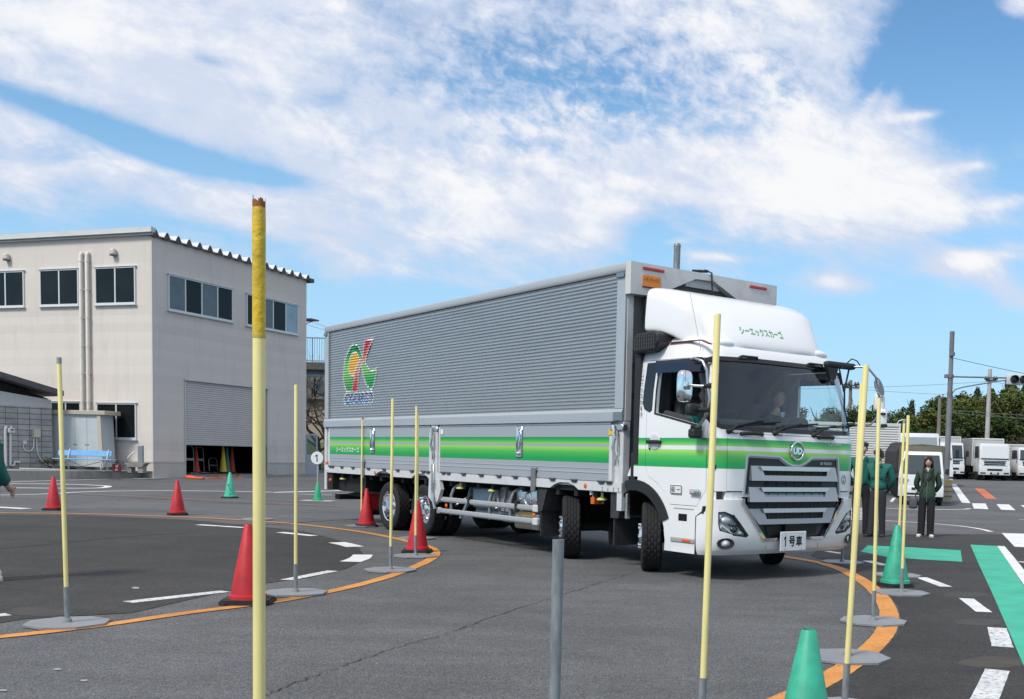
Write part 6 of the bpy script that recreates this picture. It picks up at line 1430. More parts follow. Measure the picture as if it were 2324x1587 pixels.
def kid(name, me, parent, loc=(0, 0, 0)):
    o = bpy.data.objects.new(name, me); COL.objects.link(o); o.parent = parent; o.location = loc; return o
def pole(px, py, lab, lean=(0, 0), h=1.0, cap=False, rot=0.0, xy=None, plate=True):
    p = G(px, py) if xy is None else Vector((xy[0], xy[1], H(xy[1])))
    r = empty('marker_pole', p, rot, lab, 'marker pole', 'yellow marker poles on grey plates')
    kid('foot_plate', PMF, r)
    k = empty('x') if False else None
    for nm, me in (('sleeve', PMS), ('pole', PMY))+((('cap', PMK),) if cap else ()):
        o = kid(nm, me, r); o.rotation_euler = (radians(lean[1]), radians(lean[0]), 0); o.scale = (1, 1, h)
    return r
pole(153, 1418, 'yellow pole with grey cap, leftmost one standing on the orange arc at the left', (-.9, 0), 1.015, True, .3)
pole(671, 1348, 'yellow pole on grey plate right of the thick foreground pole and its red cone', (0, 0), 1.0, False, .1)
pole(886, 1296, 'tall yellow pole in front of the rear side gate and rear wheels', (.3, 0), 1.0, False, .5)
pole(943, 1264, 'yellow pole directly in front of the red cone at the arc bend', (-.15, 0), 1.0, False, .2)
pole(946, 1223, 'yellow pole hidden behind the red cone at the bend, only its tip showing', (0, 0), 1.0, False, .4)
pole(820, 1195, 'capped yellow pole behind the red cone at the truck tail', (.2, 0), 1.005, True, .1)
pole(585, 1180, 'yellow pole behind the thick foreground pole, only its grey plate visible', (0, 0), 1.0, False, .3)
pole(1924, 1495, 'yellow pole behind the near right pole with its plate on the orange curve', (.75, 0), .975, False, .2)
pole(1982, 1413, 'yellow pole crossing the second man in green, plate on the orange curve', (-1.1, 0), .98, False, .45)
pole(2046, 1348, 'yellow pole in front of the tall green cone', (-.3, 0), .96, False, .15)
pole(2036, 1308, 'capped yellow pole just behind the tall green cone', (.2, 0), .975, True, .3)
pole(1911, 1278, 'yellow pole half hidden behind the right front corner of the truck', (.1, 0), .935, False, .2)
pole(0, 0, 'close yellow pole crossing the truck door and headlight', (.6, 0), 1.05, False, .3, xy=(.268, 5.1))
pole(0, 0, 'near yellow pole at the right of the truck front, topmost of the right group', (1.5, 0), .965, False, .3, xy=(1.092, 5.7))
# thick foreground pole with a taped, torn top
r = empty('foreground_pole', (-1.158, 3.05, 0), 0, 'closest yellow pole with darker yellow taped and torn rusty top', 'marker pole')
b = MB(); b.lathe([(.0178, .3), (.0178, 1.735)], 24, caps=False); b.build('pole', PYL, r, 40)
b = MB(); n = 24
for j, (rr, z) in enumerate([(.0183, 1.712), (.0187, 1.73), (.0186, 1.80), (.0188, 1.9), (.0186, 2.0), (.0192, 2.03), (.0184, 2.06), (.0180, 2.075)]):
    for k in range(n): a = 2*pi*k/n; q = rr*(1+.02*noise.noise(Vector((cos(a)*3, sin(a)*3, z*20)))); b.v.append((q*cos(a), q*sin(a), z))
for j in range(7):
    for k in range(n): q = (k+1) % n; b.f.append((j*n+k, j*n+q, (j+1)*n+q, (j+1)*n+k)); b.mi.append(0)
b.build('tape_wrap', PYD, r, 50, fix=False)
b = MB()
for k in range(n):
    a0, a1 = 2*pi*k/n, 2*pi*(k+1)/n; h = 2.092+.012*noise.noise(Vector((k*.7, 3, 1)))+(.006 if k % 5 == 0 else 0); b.quad((.0181*cos(a0), .0181*sin(a0), 2.072), (.0181*cos(a1), .0181*sin(a1), 2.072), (.0182*cos(a1), .0182*sin(a1), h), (.0182*cos(a0), .0182*sin(a0), h+R.uniform(-.003, .003)))
b.build('torn_edge', ROP, r, fix=False)
b = MB(); b.lathe([(.0188, 1.700), (.0190, 1.712), (.0183, 1.714)], 24, caps=False); b.build('tape_edge', mat('tape_edge', (.50, .36, .05), .6), r, 40)
b = MB(); b.lathe([(.020, .02), (.020, .3)], 20); b.build('sleeve', GAL, r, 40); kid('foot_plate', PMF, r)
r = empty('grey_stub_pole', (-.322, 3.5, 0), 0, 'short bare galvanised pipe without yellow top in the foreground', 'marker pole'); r.rotation_euler = (0, radians(.25), 0)
b = MB(); b.lathe([(.0200, .02), (.0198, 1.085), (.0196, 1.10), (.0165, 1.10), (.0165, 1.0)], 24, caps=False); b.build('pipe', GAL, r, 40)
b = MB()
for k in range(10): a = k*.5; b.tube([(.0200*cos(a), .0200*sin(a), 1.094), (.0200*cos(a+.5), .0200*sin(a+.5), 1.094)], .0012, 4)
b.build('rim', GAL, r); kid('foot_plate', PMF, r)
# ================================================================= CONES
RED = mat('cone_red', (.50, .012, .020), .5, var=.32, vs=6, bump=.08, bs=120); TEAL = mat('cone_teal', (.06, .46, .30), .5, var=.15, vs=6); GRC = mat('cone_green', (.025, .36, .17), .5, var=.15, vs=6); GRN2 = mat('cone_green_big', (.035, .38, .24), .5, var=.32, vs=6)
def cone(px, py, h, col, lab, rot=0.0, xy=None, grp='traffic cones round the course', r0=.145, rb=.19, base=RUB, tilt=0):
    p = G(px, py) if xy is None else Vector((xy[0], xy[1], 0)); r = empty('traffic_cone', p, rot, lab, 'traffic cone', grp); cone_parts(r, h, r0, .030, col, base, rb); r.rotation_euler = (0, radians(tilt), rot); return r
cone(122, 1158, .70, RED, 'red cone farthest left, beside the leftmost yellow pole', .2)
cone(403, 1169, .70, RED, 'red cone alone on the far orange line left of the thick pole', .5)
cone(563, 1369, .71, RED, 'largest red cone, half behind the thick foreground pole', .15, rb=.215)
cone(832, 1195, .70, RED, 'red cone behind the truck tail in front of the red mud flap', .4)
cone(947, 1254, .72, RED, 'red cone covering the rear wheel at the bend of the orange arc', .1, rb=.20)
tc_ = cone(522, 1131, .71, TEAL, 'pale teal cone with black scribble on the far left asphalt', .3)
b = MB()
for P in ([(-.09, .40), (-.03, .36), (.03, .39), (.02, .33), (-.02, .37)], [(.0, .36), (.05, .27), (.07, .22)], [(-.10, .3), (-.08, .2)], [(.05, .1), (.09, .11)]):
    b.tube([(x, -sqrt(max(1e-4, (.145-(z-.085)*.187)**2-x*x))-.003, z) for x, z in P], .006, 4)
b.build('scribble', BLKG, tc_)
tc_.rotation_euler = (0, 0, -.1)
cone(2031, 1331, .70, GRN2, 'tall green cone behind the poles on the right', .35, r0=.15, rb=.175)
cone(0, 0, .735, GRN2, 'nearest green cone cut off by the bottom edge of the photo', .2, xy=(.617, 4.0), r0=.16, rb=.2)
sc_ = cone(721, 1137, .52, GRC, 'small green cone carrying the round number one sign', .0, r0=.11, rb=.13, base=GRC)
b = MB(); b.prism([(-.42, -.2), (.42, -.25), (.45, .2), (-.4, .25)], .0, .012, 'z'); b.build('ground_plate', mat('plate_pale', (.45, .46, .45), .6), sc_)
p = G(721, 1137)
sg = empty('number_sign', (p.x, p.y-.02, 0), -.06, 'round white sign with a black 1 on a thin pole in a green cone', 'sign')
b = MB(); b.tube([(0, 0, .02), (0, 0, 1.1)], .014, 8); b.build('post', mat('post_grey', (.42, .45, .47), .5), sg, 50)
b = MB(); b.lathe([(0, .012), (.165, .012), (.172, .006), (.172, -.006), (.165, -.012), (0, -.012)], 40, Matrix.Translation((0, -.03, 1.16)) @ Matrix.Rotation(radians(90), 4, 'X')); ds = b.build('disc', mat('sign_white', (.74, .75, .76), .45), sg, 40)
b = MB(); b.quad(*[(u*.17, -.0435, 1.16+w*.20) for u, w in ONE]); b.build('numeral', mat('numeral_navy', (.03, .03, .10), .5), ds, fix=False)
# ================================================================= PEOPLE
SKIN = mat('skin', (.60, .38, .28), .5); HAIR = mat('hair_black', (.010, .009, .009), .45); HAIRB = mat('hair_brown', (.045, .022, .016), .5, var=.4, vs=30)
JG = mat('jacket_teal', (.008, .125, .105), .75, var=.25, vs=9, bump=.5, bs=14); JO = mat('jacket_olive', (.028, .065, .042), .7, var=.2, vs=9, bump=.5, bs=14); TRB = mat('trousers_black', (.012, .012, .014), .85, bump=.4, bs=12); TRG = mat('trousers_charcoal', (.030, .030, .036), .85, var=.2, vs=8, bump=.4, bs=12)
SHW = mat('shoe_white', (.70, .68, .64), .6); SHB = mat('shoe_black', (.02, .018, .018), .45); SHT = mat('shirt_white', (.70, .71, .74), .7)
def person(name_lab, x, y, z, rz, hgt, jacket, trousers, shoe, hair, kind='m', head_yaw=0.0, bag=False, arms='back', legs=(0.0, 0.0), hips=1.0, nod=0.0):
    S = hgt/1.72; r = empty('person', (x, y, z), rz, name_lab, 'person', s=S)
    f = kind == 'f'; sw = .165 if f else .195
    # body faces -y
    lx = .085; fy = legs
    V = [(0, 0, .95), (0, .005, 1.10), (0, .01, 1.25), (0, .015, 1.38), (0, .01, 1.46), (0, -.005, 1.53)]
    E_ = [(i, i+1) for i in range(5)]; rad = [(.11*hips, .085), (.10, .075), (.11, .08), (.085, .07), (.048, .048), (.046, .048)]
    for s, fo in ((-1, fy[0]), (1, fy[1])):
        k = len(V); V += [(s*lx, 0, .90), (s*lx*1.05, fo*.45-.01, .50), (s*lx*1.1, fo+.015, .09), (s*lx*1.2, fo-.06, .04)]; E_ += [(0, k), (k, k+1), (k+1, k+2), (k+2, k+3)]; rad += [.080, .050, .034, (.030, .024)]
    for s in (-1, 1):
        k = len(V)
        if arms == 'back': V += [(s*sw, .02, 1.385), (s*(sw+.075), .07, 1.12), (s*.10, .17, .93), (s*.03, .185, .90)]
        else: V += [(s*sw, .02, 1.385), (s*(sw+.05), .03, 1.12), (s*(sw+.04), -.04, .88), (s*(sw+.03), -.07, .80)]
        E_ += [(3, k), (k, k+1), (k+1, k+2), (k+2, k+3)]; rad += [.045, .034, .026, .028]
    ex = MB(); Mh = Matrix.Translation((0, -.02, 1.61)) @ Matrix.Rotation(head_yaw, 4, 'Z') @ Matrix.Rotation(nod, 4, 'X')
    hs = MB(); S_, T = 20, 14
    for i in range(T+1):
        t = pi*i/T
        for k in range(S_):
            a = 2*pi*k/S_; X = .075*sin(t)*cos(a); Y = .095*sin(t)*sin(a); Z = .115*cos(t)
            if Z < 0: X *= 1-.28*(-Z/.115)**1.5; 
            if Y < 0 and Z < -.02: Y *= 1-.10*(-Z/.115)
            if Y > 0 and Z < 0: Y *= 1-.45*(-Z/.115)
            d = sqrt((X/.020)**2+((Z+.012)/.030)**2)
            if Y < 0 and d < 1: Y -= .016*(1-d)
            ex.v.append(tuple(Mh @ Vector((X, Y, Z))))
    for i in range(T):
        for k in range(S_): q = (k+1) % S_; ex.f.append((i*S_+k, (i+1)*S_+k, (i+1)*S_+q, i*S_+q)); ex.mi.append(0)
    for s in (-1, 1): e = MB(); ex.sphere(tuple(Mh @ Vector((s*.076, .012, -.005))), .022, 8, 6, (.35, .8, 1.3))
    if arms == 'back':   # clasped hands behind
        for s in (-1, 1):
            for q in range(4): ex.tube([(s*.03, .19, .905-.017*q), (s*-.01, .215, .895-.018*q), (s*-.035, .20, .885-.018*q)], [.011, .009, .007], 6)
            ex.tube([(s*.05, .19, .915), (s*.03, .22, .93), (s*.0, .225, .925)], [.012, .010, .008], 6)
    else:
        for s in (-1, 1):
            for q in range(4): ex.tube([(s*(sw+.03), -.085+.018*q, .79), (s*(sw+.025), -.088+.018*q, .745), (s*(sw+.012), -.08+.018*q, .71+abs(q-1.5)*.006)], [.010, .009, .007], 6)
            ex.tube([(s*(sw+.02), -.09, .82), (s*(sw+.0), -.11, .79), (s*(sw-.005), -.105, .76)], [.012, .010, .008], 6)
    body = skin('body', V, E_, rad, SKIN, r, 2, 0, extra=ex)
    for s in (-1, 1):
        b = MB(); b.sphere(tuple(Mh @ Vector((s*.030, -.083, .008))), 1, 8, 6, (.012, .006, .0055)); b.build('eye', BLKG, r, 60)
        b = MB(); b.tube([tuple(Mh @ Vector((s*.016, -.090, .030))), tuple(Mh @ Vector((s*.046, -.080, .030)))], .0035, 5); b.build('eyebrow', hair, r)
    b = MB(); b.tube([tuple(Mh @ Vector((-.022, -.083, -.052))), tuple(Mh @ Vector((0, -.089, -.055))), tuple(Mh @ Vector((.022, -.083, -.052)))], .0045, 6); b.build('mouth', mat('lips', (.42, .14, .12), .5), r, 50)
    # jacket
    JV = [(0, 0, .73 if f else .90), (0, .0, 1.02), (0, .01, 1.22), (0, .015, 1.385), (0, .01, 1.455)]; JE = [(i, i+1) for i in range(4)]; jr = [(.205, .15), (.180, .132), (.165, .125), (.145 if f else .16, .105), (.062, .060)]
    if not f: jr[0] = (.165, .125); jr[1] = (.19, .14); jr[3] = (.185, .12)
    for s in (-1, 1):
        k = len(JV)
        if arms == 'back': JV += [(s*sw, .02, 1.39), (s*(sw+.085), .07, 1.12), (s*.135, .155, .955)]
        else: JV += [(s*sw, .02, 1.39), (s*(sw+.06), .03, 1.12), (s*(sw+.045), -.035, .89)]
        JE += [(3, k), (k, k+1), (k+1, k+2)]; jr += [.088, .068, .050]
    jk = skin('jacket', JV, JE, jr, jacket, r, 2, 2)
    dz = Vector((0, 0, 0)); b = MB(); b.tube([(0, -.150, .76 if f else .95), (0, -.139, 1.0), (0, -.132, 1.2), (0, -.105, 1.37)], .004, 4); b.build('zip', mat('zip', (.25, .26, .25), .4), jk)
    b = MB()
    for s in (-1, 1): b.prism([(s*.012, 1.43), (s*.075, 1.475), (s*.085, 1.42), (s*.03, 1.36)], -.098, -.080)
    b.build('collar', jacket, jk)
    b = MB(); b.prism([(-.028, 1.47), (.028, 1.47), (.0, 1.385)], -.088, -.075); b.build('shirt', SHT, r)
    if not f:
        b = MB()
        for s in (-1, 1): b.bev(s*.085-.04, s*.085+.04, -.155, -.138, 1.19, 1.225, .006)
        b.build('pocket_flap', jacket, jk)
    # trousers
    TV = [(0, 0, 1.03), (0, 0, .90)]; TE = [(0, 1)]; tr = [(.13*hips, .10), (.15*hips, .112)]
    wleg = 1.25 if f else 1.0
    for s, fo in ((-1, fy[0]), (1, fy[1])):
        k = len(TV); TV += [(s*.088, 0, .78), (s*lx*1.08, fo*.45-.01, .48), (s*lx*1.15, fo-.005, .055), (s*lx*1.17, fo-.01, .03)]; TE += [(1, k), (k, k+1), (k+1, k+2), (k+2, k+3)]; tr += [.094, .072*wleg, .064*wleg, .062*wleg]
    skin('trousers', TV, TE, tr, trousers, r, 2, 0)
    for s, fo in ((-1, fy[0]), (1, fy[1])):
        b = MB(); x0 = s*lx*1.25; M_ = Matrix.Translation((x0, fo, 0)) @ Matrix.Rotation(s*.22, 4, 'Z')
        b.bev(-.042, .042, -.175, .085, .0, .065, .02, M_, 2).bev(-.036, .036, -.06, .08, .05, .11, .02, M_, 2); o = b.build('shoe', shoe, r, 50)
        c = MB(); c.bev(-.044, .044, -.178, .088, -.002, .018, .006, M_); c.build('sole', mat('sole', (.30, .28, .25), .7) if shoe is SHW else SHB, o)
    # hair
    b = MB(); S_, T = 22, 12
    for i in range(T+1):
        t = pi*i/T*.62
        for k in range(S_):
            a = 2*pi*k/S_; front = max(0, -sin(a)); tt = t*(1-.42*front**1.5) if i else 0; q = 1.10+.05*noise.noise(Vector((cos(a)*4, sin(a)*4, t*5)))
            b.v.append(tuple(Mh @ Vector((.078*sin(tt)*cos(a)*q, .004+.098*sin(tt)*sin(a)*q, .118*cos(tt)*q+.004))))
    for i in range(T):
        for k in range(S_): q = (k+1) % S_; b.f.append((i*S_+k, (i+1)*S_+k, (i+1)*S_+q, i*S_+q)); b.mi.append(0)
    if f:
        for k in range(40):
            a = pi*(.08+k/39*.84); x0, y0 = .084*cos(a), .02+.088*sin(a); e = R.uniform(-.012, .012)
            # long strands behind and over the shoulders
            sx = 1 if x0 > 0 else -1; fr_ = abs(cos(a))
            b.tube([Mh @ Vector((x0, y0, .04)), Mh @ Vector((x0*1.12, y0+.005, -.06)), (x0*1.25+e, -.03*fr_+.10*(1-fr_), 1.46), (x0*1.35+e, -.115*fr_+.135*(1-fr_), 1.33), (x0*1.2+e, -.135*fr_+.14*(1-fr_), 1.20+R.uniform(-.04, .03))], [.014, .016, .017, .015, .004], 5)
        for k in range(12):
            u = -1+2*k/11; b.tube([Mh @ Vector((u*.06, -.06, .108)), Mh @ Vector((u*.074, -.088, .075)), Mh @ Vector((u*.078+.004*(1 if u > 0 else -1), -.088, .045+.01*abs(u)-.05*abs(u)**3))], [.012, .012, .006], 5)
    else:
        for k in range(34):
            u = -1+2*k/33; b.tube([Mh @ Vector((u*.06, -.045, .112)), Mh @ Vector((u*.072, -.088+.02*u*u, .085)), Mh @ Vector((u*.080+.008*R.uniform(-1, 1), -.098+.035*u*u, .046+R.uniform(-.008, .012)))], [.012, .011, .003], 5)
    b.build('hair', hair, r, 60, fix=False)
    if bag:
        b = MB(); b.bev(-.36, -.19, -.17, -.05, .60, .86, .05, seg=3); bo_ = b.build('shoulder_bag', mat('bag_grey', (.10, .10, .11), .8, bump=.4, bs=20), r, 50)
        c = MB(); c.tube([(-.25, -.13, .84), (-.17, -.165, 1.02), (-.02, -.150, 1.22), (.08, -.13, 1.34), (.115, -.05, 1.45), (.10, .06, 1.44)], .012, 6); c.build('bag_strap', BLK, bo_, 50)
    return r
p = G(2100, 1219); wmn = person('woman with long dark hair in olive jacket and black trousers, grey bag at hip', p.x, p.y, 0, atan2(p.x, p.y)*-1-.05, 1.56, JO, TRB, SHW, HAIRB, 'f', bag=True, hips=.95)
p = G(1951, 1213); mn1 = person('taller man in a teal work jacket and black trousers nearest the truck', p.x, p.y, 0, -.10, 1.80, JG, TRB, SHB, HAIR, 'm', head_yaw=.25, legs=(.0, -.05))
p = G(1989, 1219); mn2 = person('shorter man in a teal work jacket and charcoal trousers looking left', p.x, p.y, 0, -.55, 1.655, JG, TRG, SHB, HAIR, 'm', head_yaw=-.5, legs=(-.10, .05), nod=.15)
p = G(-17, 1318); mn3 = person('balding man in teal jacket cut off by the left edge', p.x-.02, p.y, 0, -1.05, 1.72, JG, TRB, SHW, mat('hair_thin', (.30, .17, .12), .6), 'm', legs=(0, .02))
def seated(lab, xyz, rz, jacket, head=(0, 0)):
    M_ = trk.matrix_basis; w = Matrix.Translation((TX, TY, 0)) @ Matrix.Rotation(TYAW, 4, 'Z') @ Vector(xyz)
    r = empty('person', w, rz, lab, 'person')   # faces -y
    V = [(0, .0, 0), (0, .02, .2), (0, .02, .42), (0, 0, .52), (0, -.02, .60)]; E_ = [(i, i+1) for i in range(4)]; rad = [(.15, .12), (.14, .1), (.12, .09), .05, .05]
    for s in (-1, 1):
        k = len(V); V += [(s*.10, -.05, 0), (s*.12, -.42, .06), (s*.12, -.50, -.35)]; E_ += [(0, k), (k, k+1), (k+1, k+2)]; rad += [.08, .06, .045]
        k = len(V); V += [(s*.2, .02, .42), (s*.25, -.10, .20), (s*.19, -.34, .27), (s*.18, -.40, .29)]; E_ += [(2, k), (k, k+1), (k+1, k+2), (k+2, k+3)]; rad += [.052, .04, .03, .032]
    ex = MB(); ex.sphere((0, -.03, .70), 1, 16, 12, (.076, .095, .118)); ex.sphere((0, -.13, .69), .016, 8, 6)
    for s in (-1, 1):
        for q in range(4): ex.tube([(s*.18, -.41, .32-.02*q), (s*.165, -.45, .32-.02*q), (s*.14, -.44, .32-.02*q)], .009, 5)
    skin('body', V, E_, rad, SKIN, r, 1, 0, extra=ex)
    JV = [(0, 0, -.02), (0, .02, .2), (0, .02, .43), (0, 0, .49)]; JE = [(0, 1), (1, 2), (2, 3)]; jr = [(.17, .13), (.17, .12), (.155, .11), .06]
    for s in (-1, 1): k = len(JV); JV += [(s*.2, .02, .42), (s*.26, -.10, .20), (s*.20, -.32, .265)]; JE += [(2, k), (k, k+1), (k+1, k+2)]; jr += [.07, .058, .045]
    skin('jacket', JV, JE, jr, jacket, r, 1, 1)
    TV = [(0, 0, .02)]; TE = []; tq = [(.16, .12)]
    for s in (-1, 1): k = len(TV); TV += [(s*.10, -.08, 0), (s*.12, -.42, .06), (s*.12, -.50, -.33)]; TE += [(0, k), (k, k+1), (k+1, k+2)]; tq += [.095, .075, .06]
    skin('trousers', TV, TE, tq, TRB, r, 1, 0)
    b = MB(); b.sphere((0, -.01, .735), 1, 14, 10, (.084, .10, .10)); b.build('hair', HAIR, r, 60)
    b = MB(); b.prism([(-.04, .52), (.04, .52), (0, .40)], -.13, -.10); b.build('shirt', SHT, r); return r
seated('driver in a dark jacket seated behind the steering wheel inside the cab', (.80, .60, 1.50), TYAW+pi/2, JG)
seated('passenger seen dimly through the windshield with white collar', (.80, 1.85, 1.50), TYAW+pi/2, mat('jacket_dim', (.03, .04, .05), .8))
"""x"""
# ================================================================= PARKED VEHICLES
VW = mat('vehicle_white', (.70, .71, .72), .35, coat=.3); VGL = mat('vehicle_glass', (.05, .065, .07), .05, spec=.6); BRG = mat('glass_painted_glint', (.66, .68, .68), .2); VG2 = mat('vehicle_glass_pale', (.28, .33, .33), .08); TARP = mat('olive_tarp', (.125, .120, .088), .85, var=.2, vs=4, bump=.4, bs=8); TARB = mat('black_tarp', (.035, .035, .037), .8, var=.3, vs=3)  # BRG puts the sun glint into a pale glass colour
BOXS = mix_dirt('box_side_grey', (.30, .31, .32), (.22, .22, .22), (1, 1, .4), .5, .5); BOXF = mix_dirt('box_front_white', (.46, .46, .45), (.38, .37, .36), (1, 1, .5), .5, .5, lo=.45)
HLM = mat('headlamp_clear', (.62, .64, .66), .15, .6)
def wheel_simple(root, x, y, r, w=.18):
    o = empty('wheel', (x, y, r)); o.parent = root
    M_ = Matrix.Rotation(radians(90), 4, 'Y'); b = MB(); b.lathe([(r*.62, -w/2), (r*.95, -w/2), (r, -w*.35), (r, w*.35), (r*.95, w/2), (r*.62, w/2)], 24, M_); b.build('tyre', TYR, o, 40)
    b = MB(); b.lathe([(0, w*.35), (r*.25, w*.35), (r*.3, w*.2), (r*.6, w*.3), (r*.63, w*.5)], 20, M_, caps=False); b.lathe([(0, -w*.35), (r*.25, -w*.35), (r*.3, -w*.2), (r*.6, -w*.3), (r*.63, -w*.5)], 20, M_, caps=False); b.build('rim', GLV, o, 40)
def taper(b, x0, x1, y0, y1, z0, z1, tx=0, ty0=0, ty1=0, bev=.03):
    """box whose top is narrower by tx each side and shifted at front (ty0) / back (ty1)"""
    bm = bmesh.new(); P = [(x0, y0, z0), (x1, y0, z0), (x1, y1, z0), (x0, y1, z0), (x0+tx, y0+ty0, z1), (x1-tx, y0+ty0, z1), (x1-tx, y1-ty1, z1), (x0+tx, y1-ty1, z1)]
    V = [bm.verts.new(p) for p in P]; [bm.faces.new([V[i] for i in f]) for f in ((0, 3, 2, 1), (4, 5, 6, 7), (0, 1, 5, 4), (1, 2, 6, 5), (2, 3, 7, 6), (3, 0, 4, 7))]
    bmesh.ops.bevel(bm, geom=bm.edges[:], offset=bev, segments=2, affect='EDGES', profile=.6); bm.verts.ensure_lookup_table()
    b.add([v.co.copy() for v in bm.verts], [[v.index for v in f.verts] for f in bm.faces]); bm.free(); return b
# ---- kei truck with olive canopy, front towards the camera (-y)
p = at(2088, 1150, 34.6)
kei = empty('small_truck', (p.x, 34.6, H(34.6)), -.235, 'small white truck with olive canvas canopy parked behind the woman', 'truck')
w = .735
b = MB(); taper(b, -w, w, .0, 1.25, .34, 1.02, .0, .02, 0, .05); taper(b, -w, w, .03, 1.25, 1.0, 1.80, .09, .36, .02, .07); b.build('cab', VW, kei, 40)
b = MB(); M_ = [(-w+.10, .045, 1.06), (w-.10, .045, 1.06), (w-.175, .335, 1.68), (-w+.175, .335, 1.68)]; b.add([Vector(v)-Vector((0, .012, 0)) for v in M_]+[Vector(v)+Vector((0, .05, 0)) for v in M_], [(0, 1, 2, 3), (4, 7, 6, 5), (0, 4, 5, 1), (1, 5, 6, 2), (2, 6, 7, 3), (3, 7, 4, 0)]); ws_ = b.build('windshield', VGL, kei)
b = MB(); b.tube([(-.45, .0, 1.06), (.1, .0, 1.09)], .012, 5).tube([(.1, .0, 1.06), (.58, .0, 1.09)], .012, 5); b.build('wiper', BLK, ws_)
for s in (-1, 1):
    b = MB(); b.prism([(s*.40, .86), (s*.70, .93), (s*.70, .74), (s*.46, .75)], -.012, .03); b.build('headlight', HLM, kei)
    b = MB(); b.bev(s*(w+.09)-.06, s*(w+.09)+.06, .1, .16, 1.05, 1.24, .02).tube([(s*w, .15, 1.1), (s*(w+.08), .13, 1.13)], .015, 6); b.build('mirror', BLK, kei)
    wheel_simple(kei, s*.62, .45, .27, .15); wheel_simple(kei, s*.62, 2.3, .27, .15)
b = MB(); taper(b, -w, w, -.05, .1, .30, .62, .0, .01, 0, .03); bp_ = b.build('bumper', VW, kei, 40); b = MB(); b.box(-.5, .5, -.058, -.05, .36, .42).box(-.30, .0, -.06, -.05, .52, .60); b.build('intake', BLK, bp_)
b = MB(); b.box(-.17, .17, -.066, -.056, .45, .60); b.build('number_plate', mat('plate_yellow', (.55, .52, .42), .5), kei)
b = MB(); b.box(-w, w, 1.28, 3.2, .55, .85).box(-.35, .35, .9, 3.1, .3, .55); b.build('cargo_bed', VW, kei)
b = MB(); taper(b, -w-.03, w+.03, 1.26, 3.25, .85, 2.02, .03, .02, .02, .06); b.build('canopy', TARP, kei, 50)
b = MB()
for y in (1.3, 1.9, 2.5, 3.1): b.tube([(-w-.02, y, 1.0), (-w-.0, y, 2.0), (0, y, 2.05), (w, y, 2.0), (w+.02, y, 1.0)], .018, 5)
b.build('canopy_hoop', TARP, kei)
# ---- stack of beige crates beside it
p = at(2148, 1120, 37)
cr_ = empty('beige_barrier', (p.x, 37, H(37)), 0, 'beige panel stack with yellow top standing right of the small truck', 'barrier', s=.62); z0 = H(37)
b = MB(); b.bev(-.26, .26, -.2, .2, .05, 1.25, .02); b.build('panel', mat('beige_panel', (.50, .43, .30), .7, var=.3, vs=4), cr_)
b = MB(); b.box(-.27, .27, -.212, -.2, .35, .40).box(-.27, .27, -.212, -.2, .62, .67).box(-.27, .27, -.212, -.2, .9, .95); b.build('band', mat('brown_band', (.22, .12, .06), .8), cr_)
b = MB(); b.bev(-.28, .28, -.22, .22, 1.25, 1.33, .02); b.build('yellow_cover', YEL, cr_)
